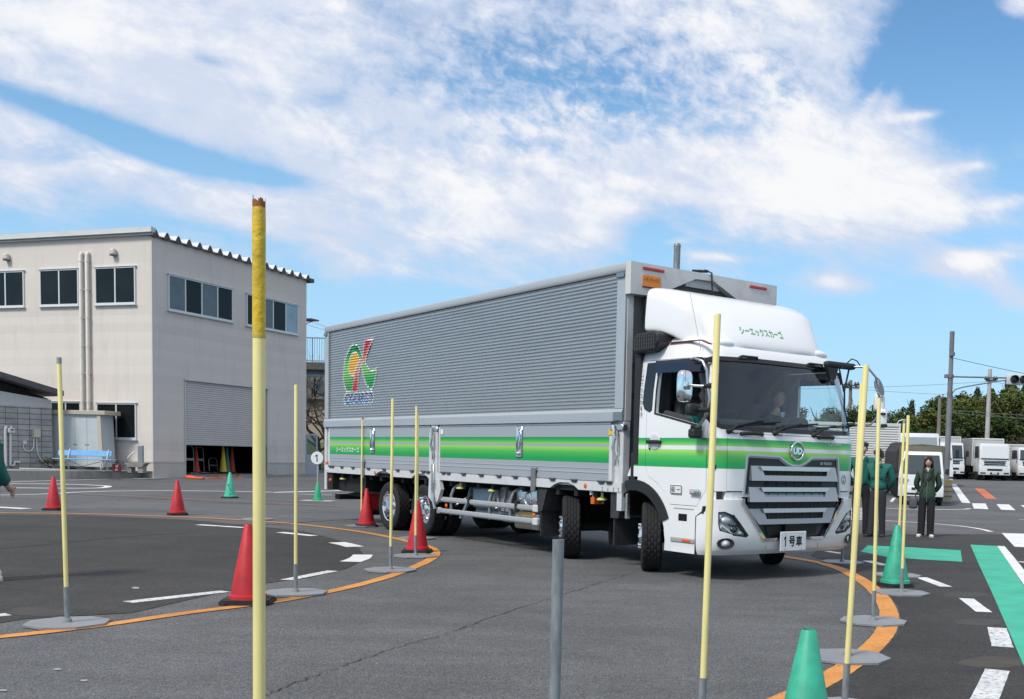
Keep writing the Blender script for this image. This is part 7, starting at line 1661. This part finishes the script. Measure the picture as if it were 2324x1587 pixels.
# ---- generic delivery truck facing the camera
def delivery(px, py, Y, lab, top, rz=0, w=2.25, glassm=VGL, cabh=2.45, L=6.2, glint=False, grp='white delivery trucks parked along the far side', boxw=None, grill=0):
    p = at(px, py, Y); g = H(Y); r = empty('delivery_truck', (p.x, Y, g), rz, lab, 'truck', grp); hw = w/2; bw = (boxw or w)/2
    zt = at(px, top, Y+1.9).z-g
    b = MB(); taper(b, -hw+.03, hw-.03, 0, 1.7, .55, 1.42, .0, .03, 0, .07); taper(b, -hw+.04, hw-.04, .04, 1.7, 1.38, cabh, .06, .22, .03, .10); b.build('cab', VW, r, 40)
    b = MB(); q = [(-hw+.17, .055, 1.50), (hw-.17, .055, 1.50), (hw-.20, .225, cabh-.18), (-hw+.20, .225, cabh-.18)]; b.add([Vector(v)-Vector((0, .015, 0)) for v in q]+[Vector(v)+Vector((0, .05, 0)) for v in q], [(0, 1, 2, 3), (4, 7, 6, 5), (0, 4, 5, 1), (1, 5, 6, 2), (2, 6, 7, 3), (3, 7, 4, 0)]); w1 = b.build('windshield', glassm, r)
    b = MB(); b.box(-hw+.12, hw-.12, .0, .03, 1.44, 1.50); b.build('cowl', BLK, w1)
    for s in (-1, 1):
        b = MB(); b.prism([(.30, 1.52), (1.35, 1.52), (1.35, cabh-.2), (.48, cabh-.2)], 0, .02, 'x'); o = b.build('side_window', VGL, r); o.location.x = s*(hw-.045)-.01
        for k in (0, 1):
            b = MB(); b.bev(s*(hw-.30)-.2, s*(hw-.30)+.2, -.05, .03, .72, .88, .03); 
        b.build('headlight', HLM, r, 40)
        b = MB(); b.bev(s*(hw+.16)-.09, s*(hw+.16)+.09, .05, .12, 1.55, 1.95, .03).tube([(s*(hw-.05), .2, 2.0), (s*(hw+.16), .1, 1.97)], .018, 6); b.build('mirror', BLK, r)
        wheel_simple(r, s*(hw-.16), .85, .42, .24); wheel_simple(r, s*(hw-.18), L-1.6, .42, .4)
    b = MB(); taper(b, -hw+.02, hw-.02, -.06, .3, .38, .98, 0, 0, 0, .04); bp2 = b.build('bumper', VW, r, 40); b = MB(); b.box(-.5, .5, -.068, -.055, .66, .80).box(-.95, -.6, -.068, -.055, .45, .55).box(.6, .95, -.068, -.055, .45, .55).box(-.3, .3, -.068, -.055, .42, .56); b.build('intake', BLK, bp2)
    b = MB(); b.box(-hw+.35, hw-.35, -.008, .03, 1.05, 1.12).box(-hw+.35, hw-.35, -.008, .03, 1.17, 1.25).box(-.75, .75, -.01, .03, 1.30, 1.34)
    if grill: b.box(-hw+.2, hw-.2, -.02, .03, .92, 1.0)
    b.build('grille', BLK, r)
    b = MB(); b.box(-.17, .17, -.075, -.066, .44, .56); b.build('number_plate', mat('plate_greenish', (.45, .55, .55), .5), r)
    b = MB(); b.box(-bw, bw, 1.90, L, .98, zt-.02); b.build('cargo_box', [BOXF], r)
    b = MB(); b.box(-bw-.012, -bw, 1.95, L, 1.0, zt-.06).box(bw, bw+.012, 1.95, L, 1.0, zt-.06); b.build('box_side', BOXS, r)
    b = MB(); b.bev(-bw-.02, bw+.02, 1.86, 1.93, zt-.07, zt, .01).bev(-bw-.02, -bw+.05, 1.86, 1.93, .95, zt-.07, .01).bev(bw-.05, bw+.02, 1.86, 1.93, .95, zt-.07, .01).bev(-bw-.02, bw+.02, 1.93, L, zt-.04, zt+.01, .01); b.build('box_trim', mat('box_trim', (.62, .62, .60), .5), r)
    b = MB(); b.box(-.45, .45, .3, L-.1, .55, .95).box(-bw+.05, -bw+.12, 2.6, 4.0, .5, .9); b.build('chassis', CHS, r)
    return r

delivery(2256, 1089, 70, 'white box truck facing the camera between the guardrail sections, glint painted on windshield', 996, -.05, 2.10, BRG, 2.5, grill=1)
delivery(2158, 1086, 71, 'white box truck facing the camera just right of the signal pole', 991, -.05, 1.80, VGL, 2.5, boxw=2.0)
delivery(2343, 1090, 71, 'grey box truck cut off by the right edge of the photo', 1010, .0, 2.1, VGL, 2.3)
delivery(2082, 1110, 46, 'white truck whose cab roof shows above the olive canopy', 986, -.2, 1.9, VG2, 2.62, 5.2, grp=None, boxw=1.6)
delivery(2120, 1095, 54, 'partly hidden white truck with dark mirrors left of the signal pole', 1003, -.15, 1.9, VGL, 2.3, 4.8, grp=None)
# ---- corrugated white box truck seen from the side, behind the men
Yb = 42; g = H(Yb); x0 = at(1700, 1000, Yb).x; x1 = at(2042, 1000, Yb).x; zt = at(1980, 962, Yb).z-g
bt = empty('side_box_truck', (x0, Yb, g), 0, 'white corrugated box truck standing side on behind the two men', 'truck'); L = x1-x0
b = MB(); z = .98
while z < zt-.12: b.prism([(.0, z), (-.018, z+.02), (-.018, z+.055), (0, z+.075)], 0, L-.05, 'x'); z += .098
b.build('ribbed_side', mix_dirt('ribbed_white', (.62, .62, .60), (.5, .49, .47), (.3, 1, 1), .6, .5), bt)
b = MB(); b.box(0, L, .001, 2.2, .9, zt); b.build('cargo_box', mat('box_body_grey', (.42, .42, .41), .6), bt)  # plain grey body behind the ribs
b = MB(); b.bev(0, L+.02, -.04, .1, zt-.1, zt+.03, .01).bev(L-.06, L+.02, -.04, .1, .6, zt-.1, .01).bev(0, L, -.035, .05, .62, .98, .01); b.build('box_frame', mat('box_trim'), bt)
b = MB(); b.bev(L-1.05, L-.82, -.12, -.04, .35, 2.0, .02).bev(L-1.0, L-.87, -.16, -.12, .5, 1.2, .02); b.build('tail_post', mat('post_pale', (.52, .53, .53), .45), bt)
b = MB(); b.box(.2, L-.3, .5, 1.8, .5, .9).box(0, L-1.2, .1, .3, .35, .62); b.build('chassis', CHS, bt)
for x in (L-.62, L-4.4): o = empty('wheel', (x, .25, .42)); o.parent = bt; b = MB(); b.lathe([(.25, -.12), (.4, -.12), (.42, -.08), (.42, .08), (.4, .12), (.25, .12)], 24, RX); b.build('tyre', TYR, o, 40); b = MB(); b.lathe([(0, .05), (.1, .05), (.2, .02), (.26, .1)], 20, RX, caps=False); b.build('rim', GLV, o, 40)
# ---- dark tarp truck
Yt = 40; g = H(Yt); xa = at(2034, 1050, Yt).x; xb = at(2058, 1050, Yt).x; zt2 = at(2045, 1004, Yt).z-g
tt = empty('tarpaulin_truck', (xa, Yt, g), 0, 'dark tarpaulin covered truck squeezed between the white box truck and the poles', 'truck'); ww = xb-xa
b = MB(); b.prism([(0, 1.15), (0, zt2-.35), (.22, zt2), (ww, zt2+.03), (ww, 1.15)], 0, 3.2); b.build('tarpaulin', TARB, tt)
b = MB(); b.bev(0.05, ww, .02, 3.2, .75, 1.15, .02); b.build('bed_side', mat('dark_red_bed', (.06, .03, .03), .7), tt)
b = MB(); b.lathe([(.25, -.12), (.4, -.12), (.42, -.08), (.42, .08), (.4, .12), (.25, .12)], 24, Matrix.Translation((.28, .3, .42)) @ RX); b.build('tyre', TYR, tt, 40)
b = MB(); b.box(0, ww, .4, 3.0, .45, .75); b.build('chassis', CHS, tt)
# ================================================================= GUARDRAIL
ga = at(2160, 1062, 76); gb = at(2400, 1066, 80)
grl = empty('guardrail', (ga.x, 76, H(76)), atan2(4, gb.x-ga.x), 'white corrugated guardrail behind the parked box trucks', 'guardrail'); L = gb.x-ga.x+2
gz_ = at(2200, 1052, 77).z-H(77)
b = MB()
for dz in (0, -.45):
    z = gz_+dz-.36
    b.prism([(-.04, z), (-.09, z+.05), (-.09, z+.12), (-.04, z+.17), (-.09, z+.22), (-.09, z+.29), (-.04, z+.34), (-.02, z+.34), (-.02, z)], -3, L, 'x')
b.build('rail', mat('guard_white', (.66, .68, .70), .4), grl)
for k in range(8): b = MB(); b.tube([(k*2.0, .05, -.5), (k*2.0, .05, gz_)], .06, 8); b.build('post', GLV, grl)
sheet('verge', [(14, 76.5), (60, 80.5), (60, 100), (5, 100), (5, 76.5)], mat('verge_earth', (.10, .085, .06), .95, var=.4, vs=1.5), .02)
# ================================================================= SIGNAL
Ys = 45; g = H(Ys); b0 = at(2146.5, 1125, Ys); tp = at(2161.3, 752, Ys)
sp_ = empty('signal_pole', (b0.x, Ys, g), 0, 'grey steel signal pole with a long arm at the right', 'traffic signal pole')
q0 = Vector((0, 0, 0)); d_ = Vector((tp.x-b0.x, 0, tp.z-g)); dir_ = d_
P = lambda py, k=0: Vector((at(2146.5+(1125-py)*14.8/373, py, Ys).x-b0.x, 0, at(2150, py, Ys).z-g))
POLM = mat('pole_steel', (.21, .22, .23), .55, .2, var=.25, vs=3, stretch=(1, 1, .3)); POLB = mat('pole_band', (.17, .165, .17), .6, var=.3, vs=4)
b = MB(); b.tube([P(1135), P(905)], [.125, .115], 16).tube([P(905), P(752)], [.100, .088], 16); b.build('post', POLM, sp_, 50)
for q_, r_ in (((905, 853), .108), ((800, 753), .10)): b = MB(); b.tube([P(q_[0]), P(q_[1])], r_, 14); b.build('sleeve', POLB, sp_, 50)
b = MB(); b.tube([P(858), P(850)], .14, 12); b.build('collar', POLB, sp_, 50)
b = MB(); b.bev(P(855).x-.25, P(855).x-.05, -.1, .1, P(858).z, P(850).z, .01).tube([P(808)-Vector((0, .1, 0)), P(800)-Vector((0, .1, 0))], .12, 10); b.build('clamp', POLB, sp_)
A = lambda px, py: Vector((at(px, py, Ys).x-b0.x, 0, at(px, py, Ys).z-g))
b = MB(); b.tube([A(2158, 855), A(2286, 858)], .035, 8).tube([A(2161, 893), A(2168, 884), A(2185, 879), A(2260, 866), A(2286, 863)], .028, 8); b.build('arm', POLM, sp_, 50)
hd = empty('traffic_signal', (at(2284, 861, Ys).x, Ys, at(2284, 861, Ys).z), 0, 'white horizontal three lamp signal head hanging at the right edge', 'traffic signal')
b = MB(); b.bev(0, 1.28, -.1, .12, -.225, .225, .05, seg=2); b.build('housing', mat('signal_white', (.60, .60, .60), .5), hd, 40)
for k in range(3):
    x = .24+.40*k; M_ = Matrix.Translation((x+.06, -.105, 0)) @ Matrix.Rotation(radians(90), 4, 'X'); b = MB(); b.lathe([(.165, 0), (.175, .0), (.175, .02), (.165, .02)], 24, M_, caps=False); b.lathe([(.165, .02), (.170, .16), (.165, .16)], 24, M_, caps=False); hdw = b.build('hood', BLK, hd, 50); b = MB(); b.lathe([(0, .02), (.12, .012), (.166, .0)], 24, M_, caps=False); b.build('lamp', mat('signal_lamp', (.015, .022, .028), .2), hdw, 60)
# street lamp, far
q = at(2038, 975, 60)
# ================================================================= UTILITY POLES AND WIRES
UW = mat('wood_pole', (.20, .17, .15), .9, var=.2, vs=3); UC = mat('concrete_pole', (.42, .39, .38), .8, var=.15, vs=2); WIR = mat('wire', (.10, .13, .15), .6)
def upole(px, ty, by, Y, r, m, lab, arms=(), lean=0, extra=None):
    q = at(px, by, Y); g = H(Y); t = at(px+lean, ty, Y); o = empty('utility_pole', (q.x, Y, g), 0, lab, 'utility pole'); b = MB(); b.tube([(0, 0, 0), (t.x-q.x, 0, t.z-g)], [r*1.25, r*.85], 10); b.build('post', m, o, 50)
    for (py, wpx) in arms:
        z = at(px, py, Y).z-g; hw = (at(px+wpx, py, Y).x-at(px, py, Y).x); b = MB(); b.bev(-hw, hw, -.25, -.15, z, z+.12, .01)
        for k in (-1, -.55, .55, 1): b.lathe([(0, 0), (.10, 0), (.12, .10), (.05, .25), (0, .3)], 8, Matrix.Translation((hw*k, -.2, z+.1)))
        b.build('cross_arm', DKM, o)
    if extra: extra(o, g)
    return o
def nets(o, g):
    b = MB()
    for s in (-1, 1):
        for k in range(3):
            z1 = at(1931, 893, 90).z-g; b.tube([(0, 0, z1-.3*k), (s*(.9+.3*k), 0, 3.0)], .018, 4)
    b.build('stay_wires', mat('grey_wires', (.25, .27, .28), .7), o)
upole(1928, 863, 985, 90, .16, UW, 'distant utility pole with two cross arms and stays above the round trees', ((877, 14), (882, 18)), 3, nets)
upole(2243, 838, 950, 78, .16, UC, 'thick pale concrete utility pole rising behind the signal arm', ((866, 12),), 4)
upole(2130, 902, 1000, 74, .13, UW, 'brown wooden pole left of the signal pole in front of the wood', (), 3)
def wire(P, name, lab, grp='overhead wires', rr=.02):
    pts = []
    for (a, b_) in zip(P, P[1:]):
        A_, B_ = at(*a), at(*b_)
        for k in range(10): t = k/10; q = A_.lerp(B_, t); q.z -= .6*t*(1-t)*(A_-B_).length/30; pts.append(q)
    pts.append(at(*P[-1])); b = MB(); b.tube(pts, rr, 4); return tag(b.build(name, WIR, None, fix=False), lab, 'wire', grp)
for k, (P, lab) in enumerate([([(2160, 812, 45), (2345, 852, 45)], 'thin span wire from the signal pole to the right edge'), ([(1936, 880, 90), (2243, 866, 78), (2400, 884, 70)], 'upper wire from the distant pole to the concrete pole'),
    ([(1936, 883, 90), (2240, 900, 85)], 'lower wire from the distant pole passing behind the round trees'), ([(1700, 884, 95), (1925, 880, 90)], 'wire running left from the distant pole behind the windshield'),
    ([(2150, 930, 50), (2400, 947, 48)], 'upper dark wire crossing the wood on the right'), ([(2150, 936, 50), (2400, 955, 48)], 'lower dark wire crossing the wood on the right'),
    ([(600, 690, 70), (740, 742, 66), (900, 800, 60)], 'upper wire in the gap between warehouse and truck'), ([(600, 705, 70), (740, 750, 66), (900, 808, 60)], 'lower wire in the gap between warehouse and truck')]):
    wire(P, 'overhead_wire', lab, rr=.012 if k < 4 else .011)
q = at(2036, 980, 62); g = H(62)
sl_ = empty('street_lamp', (q.x, 62, g), 0, 'small distant street lamp behind the corrugated box truck', 'street lamp'); b = MB(); z = at(2036, 961, 62).z-g; b.tube([(0, 0, 0), (0, 0, z), (.08, 0, z+.14), (.32, 0, z+.22)], .035, 8); b.build('post', WPV, sl_, 50); b = MB(); b.bev(.22, .5, -.06, .06, z+.17, z+.25, .02); b.build('lamp_head', WPV, sl_)
# grey mast rising behind the truck box
Ym = 30; q = at(1522, 1000, Ym); mz = at(1523, 556, Ym).z
ms = empty('steel_mast', (q.x, Ym, 0), 0, 'grey steel pole end rising above the truck box', 'pole'); b = MB(); b.tube([(0, 0, 0), (.04, 0, mz)], .095, 16); b.build('post', GAL, ms, 50); b = MB(); b.lathe([(0, .05), (.08, .04), (.10, .0), (.10, -.05)], 16, Matrix.Translation((.04, 0, mz)), caps=False); b.build('cap', GAL, ms, 50)
# ================================================================= TREES
def leafmat(name, c1, c2, c3):
    m = bpy.data.materials.new(name); m.use_nodes = True; nt = m.node_tree; N = nt.nodes; L = nt.links; b = N['Principled BSDF']
    tc = N.new('ShaderNodeTexCoord'); n = N.new('ShaderNodeTexNoise'); n.inputs['Scale'].default_value = 1.1; n.inputs['Detail'].default_value = 5; L.new(tc.outputs['Object'], n.inputs['Vector'])
    cr = N.new('ShaderNodeValToRGB'); el = cr.color_ramp.elements; el[0].position = .35; el[0].color = (*c1, 1); el[1].position = .65; el[1].color = (*c3, 1); e = el.new(.5); e.color = (*c2, 1); L.new(n.outputs[0], cr.inputs[0]); L.new(cr.outputs[0], b.inputs['Base Color']); b.inputs['Roughness'].default_value = .75; b.inputs['Specular IOR Level'].default_value = .25
    return m
LM = [leafmat('leaf_dark', (.024, .046, .015), (.048, .082, .022), (.08, .11, .03)), leafmat('leaf_olive', (.050, .070, .016), (.095, .118, .026), (.15, .15, .036)), leafmat('leaf_conifer', (.030, .050, .028), (.050, .075, .035), (.075, .10, .045)), leafmat('leaf_brown', (.06, .05, .035), (.09, .075, .05), (.12, .10, .065))]
def crown_mesh(seed, kind, n, m):
    rr = random.Random(seed); b = MB(); cl = []
    if kind == 'round':
        for _ in range(46):
            while True:
                p = Vector((rr.uniform(-1, 1), rr.uniform(-1, 1), rr.uniform(-1, 1)))
                if .35 < p.length < 1: break
            cl.append((Vector((p.x*.5, p.y*.5, .56+p.z*.40)), rr.uniform(.07, .15)))
    elif kind == 'cone':
        for _ in range(60):
            t = rr.random()**.8; a = rr.uniform(0, 2*pi); q = (1-t)*.36*rr.uniform(.4, 1.1)+.01; cl.append((Vector((cos(a)*q, sin(a)*q, .18+t*.80)), .045+.06*(1-t)))
    else:   # feathery
        for _ in range(64):
            a = rr.uniform(0, 2*pi); t = rr.random(); q = .46*sqrt(rr.random())*(1-.55*t*t); cl.append((Vector((cos(a)*q, sin(a)*q, .12+t*.86)), rr.uniform(.04, .10)))
    per = n//len(cl)
    for c, r in cl:
        for _ in range(per):
            d = Vector((rr.gauss(0, 1), rr.gauss(0, 1), rr.gauss(0, .75))).normalized()*r*rr.uniform(.5, 1.05); p = c+d
            u = Vector((rr.gauss(0, 1), rr.gauss(0, 1), rr.gauss(0, .5))).normalized(); v = u.cross(Vector((rr.gauss(0, 1), rr.gauss(0, 1), rr.gauss(0, 1)))).normalized(); s = rr.uniform(.012, .024)
            b.v += [tuple(p-u*s*1.4), tuple(p+v*s*.6), tuple(p+u*s*1.4), tuple(p-v*s*.6)]; k = len(b.v); b.f.append((k-4, k-3, k-2, k-1)); b.mi.append(0)
    return b.mesh('crown', m, fix=False)
def trunk_mesh(seed, kind):
    rr = random.Random(seed); b = MB(); b.tube([(0, 0, 0), (.01, 0, .3), (-.01, .01, .6), (0, 0, .93)], [.030, .024, .015, .004], 8)
    for k in range(12):
        z = .22+k*.055; a = k*2.4; L_ = .30*(1-z*.7); b.tube([(0, 0, z), (cos(a)*L_*.5, sin(a)*L_*.5, z+.08), (cos(a)*L_, sin(a)*L_, z+.19)], [.011, .008, .003], 5)
    return b.mesh('trunk', BARK, fix=False)
CR = {('round', 0): crown_mesh(1, 'round', 7000, LM[0]), ('round', 1): crown_mesh(2, 'round', 6500, LM[1]), ('feather', 0): crown_mesh(3, 'feather', 6500, LM[1]), ('feather', 1): crown_mesh(4, 'feather', 6500, LM[0]), ('cone', 0): crown_mesh(5, 'cone', 4200, LM[2]), ('cone', 1): crown_mesh(6, 'cone', 3600, LM[2]), ('round', 2): crown_mesh(7, 'round', 3800, LM[3])}
TK = trunk_mesh(9, 'a')
def tree(px, top, Y, wid, key, lab, grp='trees of the wood on the right'):
    q = at(px, 1000, Y); g = H(Y); hgt = at(px, top, Y).z-g; r = empty('tree', (q.x, Y, g), R.uniform(0, 6), lab, 'tree', grp)
    for nm, me in (('trunk', TK), ('crown', CR[key])): o = kid(nm, me, r); o.scale = (wid, wid, hgt)
for i, (px, top, Y, wd, key) in enumerate([(1905, 928, 72, 4.5, ('round', 0)), (1932, 920, 71, 4.2, ('round', 0)), (1962, 935, 75, 4.0, ('round', 1)), (1998, 922, 69, 4.2, ('round', 0)), (2028, 926, 70, 4.0, ('round', 0)), (1700, 935, 74, 6, ('round', 0)), (1790, 930, 73, 5, ('round', 1)), (1850, 926, 72, 5, ('round', 0))]):
    tree(px, top, Y, wd, key, ['round dark tree just right of the truck windshield edge', 'round dark tree under the distant utility pole', 'olive green tree in the dip between the round dark trees', 'round dark tree behind the white far side mirrors', 'round dark tree left of the small street lamp', 'tree farthest left of those behind the cab', 'olive tree behind the middle of the cab', 'dark tree seen through the far window of the cab'][i], 'round trees behind the box truck' if i < 5 else 'trees seen through the cab')
TN = 0
TL = ['low feathery tree at the left end of the wood above the box truck', 'feathery tree rising left of the wooden pole', 'dark feathery tree directly behind the brown wooden pole', 'olive feathery tree just left of the signal pole', 'dark tree directly behind the signal pole shaft',
 'broad olive tree just right of the signal pole', 'dark feathery tree midway between signal pole and concrete pole', 'broad olive tree directly behind the concrete utility pole', 'dark feathery tree under the signal arm end', 'broad olive tree below the left lamp of the signal', 'dark feathery tree below the signal head at the right edge', 'olive tree running out of the right edge of the photo',
 'lone pale conifer tip at the left end of the wood', 'conifer tip just above the brown wooden pole', 'conifer tip hidden behind the signal pole', 'conifer tip right of the signal pole', 'conifer tip halfway between the signal pole and concrete pole', 'conifer tip beside the concrete utility pole', 'tallest conifer tip, left of the signal head', 'conifer tip directly beneath the signal head', 'conifer tip at the right edge of the photo', 'small conifer tip left of the wooden pole',
 'olive foliage above the white box truck by the signal pole', 'olive foliage left of the glinting box truck', 'olive foliage right of the glinting box truck', 'low olive foliage left of the signal pole', 'olive foliage above the cut off truck at the right edge',
 'low leafy growth filling the gap between the two box trucks', 'low leafy growth behind the glinting box truck', 'low leafy growth behind the truck by the signal pole', 'low leafy growth above the dark mirrors of the hidden truck']
LB = {'round': 'broad leafy tree in the wood behind the parked trucks', 'feather': 'feathery bamboo like tree in the wood behind the parked trucks', 'cone': 'pointed conifer tip rising out of the wood'}
for px, top, Y, wd, key in [(2062, 975, 82, 4, ('feather', 1)), (2080, 955, 84, 5, ('feather', 1)), (2103, 938, 84, 5.5, ('feather', 0)), (2122, 915, 86, 5.5, ('feather', 1)), (2150, 905, 86, 6, ('feather', 0)), (2178, 912, 84, 6, ('round', 1)), (2205, 900, 87, 6, ('feather', 0)), (2232, 903, 84, 6, ('round', 1)),
                            (2262, 890, 86, 6.5, ('feather', 0)), (2290, 896, 84, 6.5, ('round', 1)), (2318, 888, 86, 7, ('feather', 0)), (2350, 890, 86, 7, ('round', 1)), (2066, 908, 94, 3.6, ('cone', 1)), (2126, 900, 93, 3.6, ('cone', 0)), (2152, 892, 92, 3.4, ('cone', 1)), (2183, 905, 92, 3.6, ('cone', 0)),
                            (2213, 880, 93, 4.0, ('cone', 1)), (2247, 884, 92, 3.6, ('cone', 0)), (2281, 862, 94, 4.2, ('cone', 1)), (2296, 874, 93, 3.6, ('cone', 0)), (2322, 860, 95, 4.2, ('cone', 1)), (2095, 930, 92, 3.0, ('cone', 0)), (2170, 960, 81, 5, ('feather', 1)), (2215, 955, 81, 5, ('feather', 1)), (2275, 950, 81, 5.5, ('feather', 1)), (2120, 975, 81, 4.5, ('feather', 1)), (2325, 945, 81, 5.5, ('feather', 1)),
                            (2190, 1010, 79, 3.5, ('feather', 1)), (2240, 1005, 79, 3.5, ('feather', 1)), (2140, 1015, 79, 3.5, ('feather', 1)), (2095, 1000, 80, 3.5, ('feather', 1))]:
    i_ = TN; TN += 1; tree(px, top, Y, wd, key, TL[i_])
for px, top, Y, wd, lb in ((2290, 1000, 79, 3.6, 'smaller brownish bush right of the glinting box truck'), (2316, 985, 79.5, 4.2, 'larger brownish bush above the cut off truck at the right edge')): tree(px, top, Y, wd, ('round', 2), lb, 'brownish bushes')
b = MB()
for i in range(5200):
    x = R.uniform(8, 48); y = 96+R.uniform(-1, 3); z = H(96)+R.uniform(0, 1)**1*(1.5+max(0, (x-20))*.16); p = Vector((x, y, z)); u = Vector((R.gauss(0, 1), R.gauss(0, .6), R.gauss(0, .8))).normalized()*.35; v = u.cross(Vector((R.gauss(0, 1), 1, R.gauss(0, 1)))).normalized()*.2
    b.quad(p-u, p+v, p+u, p-v)
tag(b.build('woodland_undergrowth', LM[0], fix=False), 'dark undergrowth filling the wood behind the trees', 'undergrowth', kind='stuff')
# background hedge line far behind the truck cab and the warehouse
"""end"""
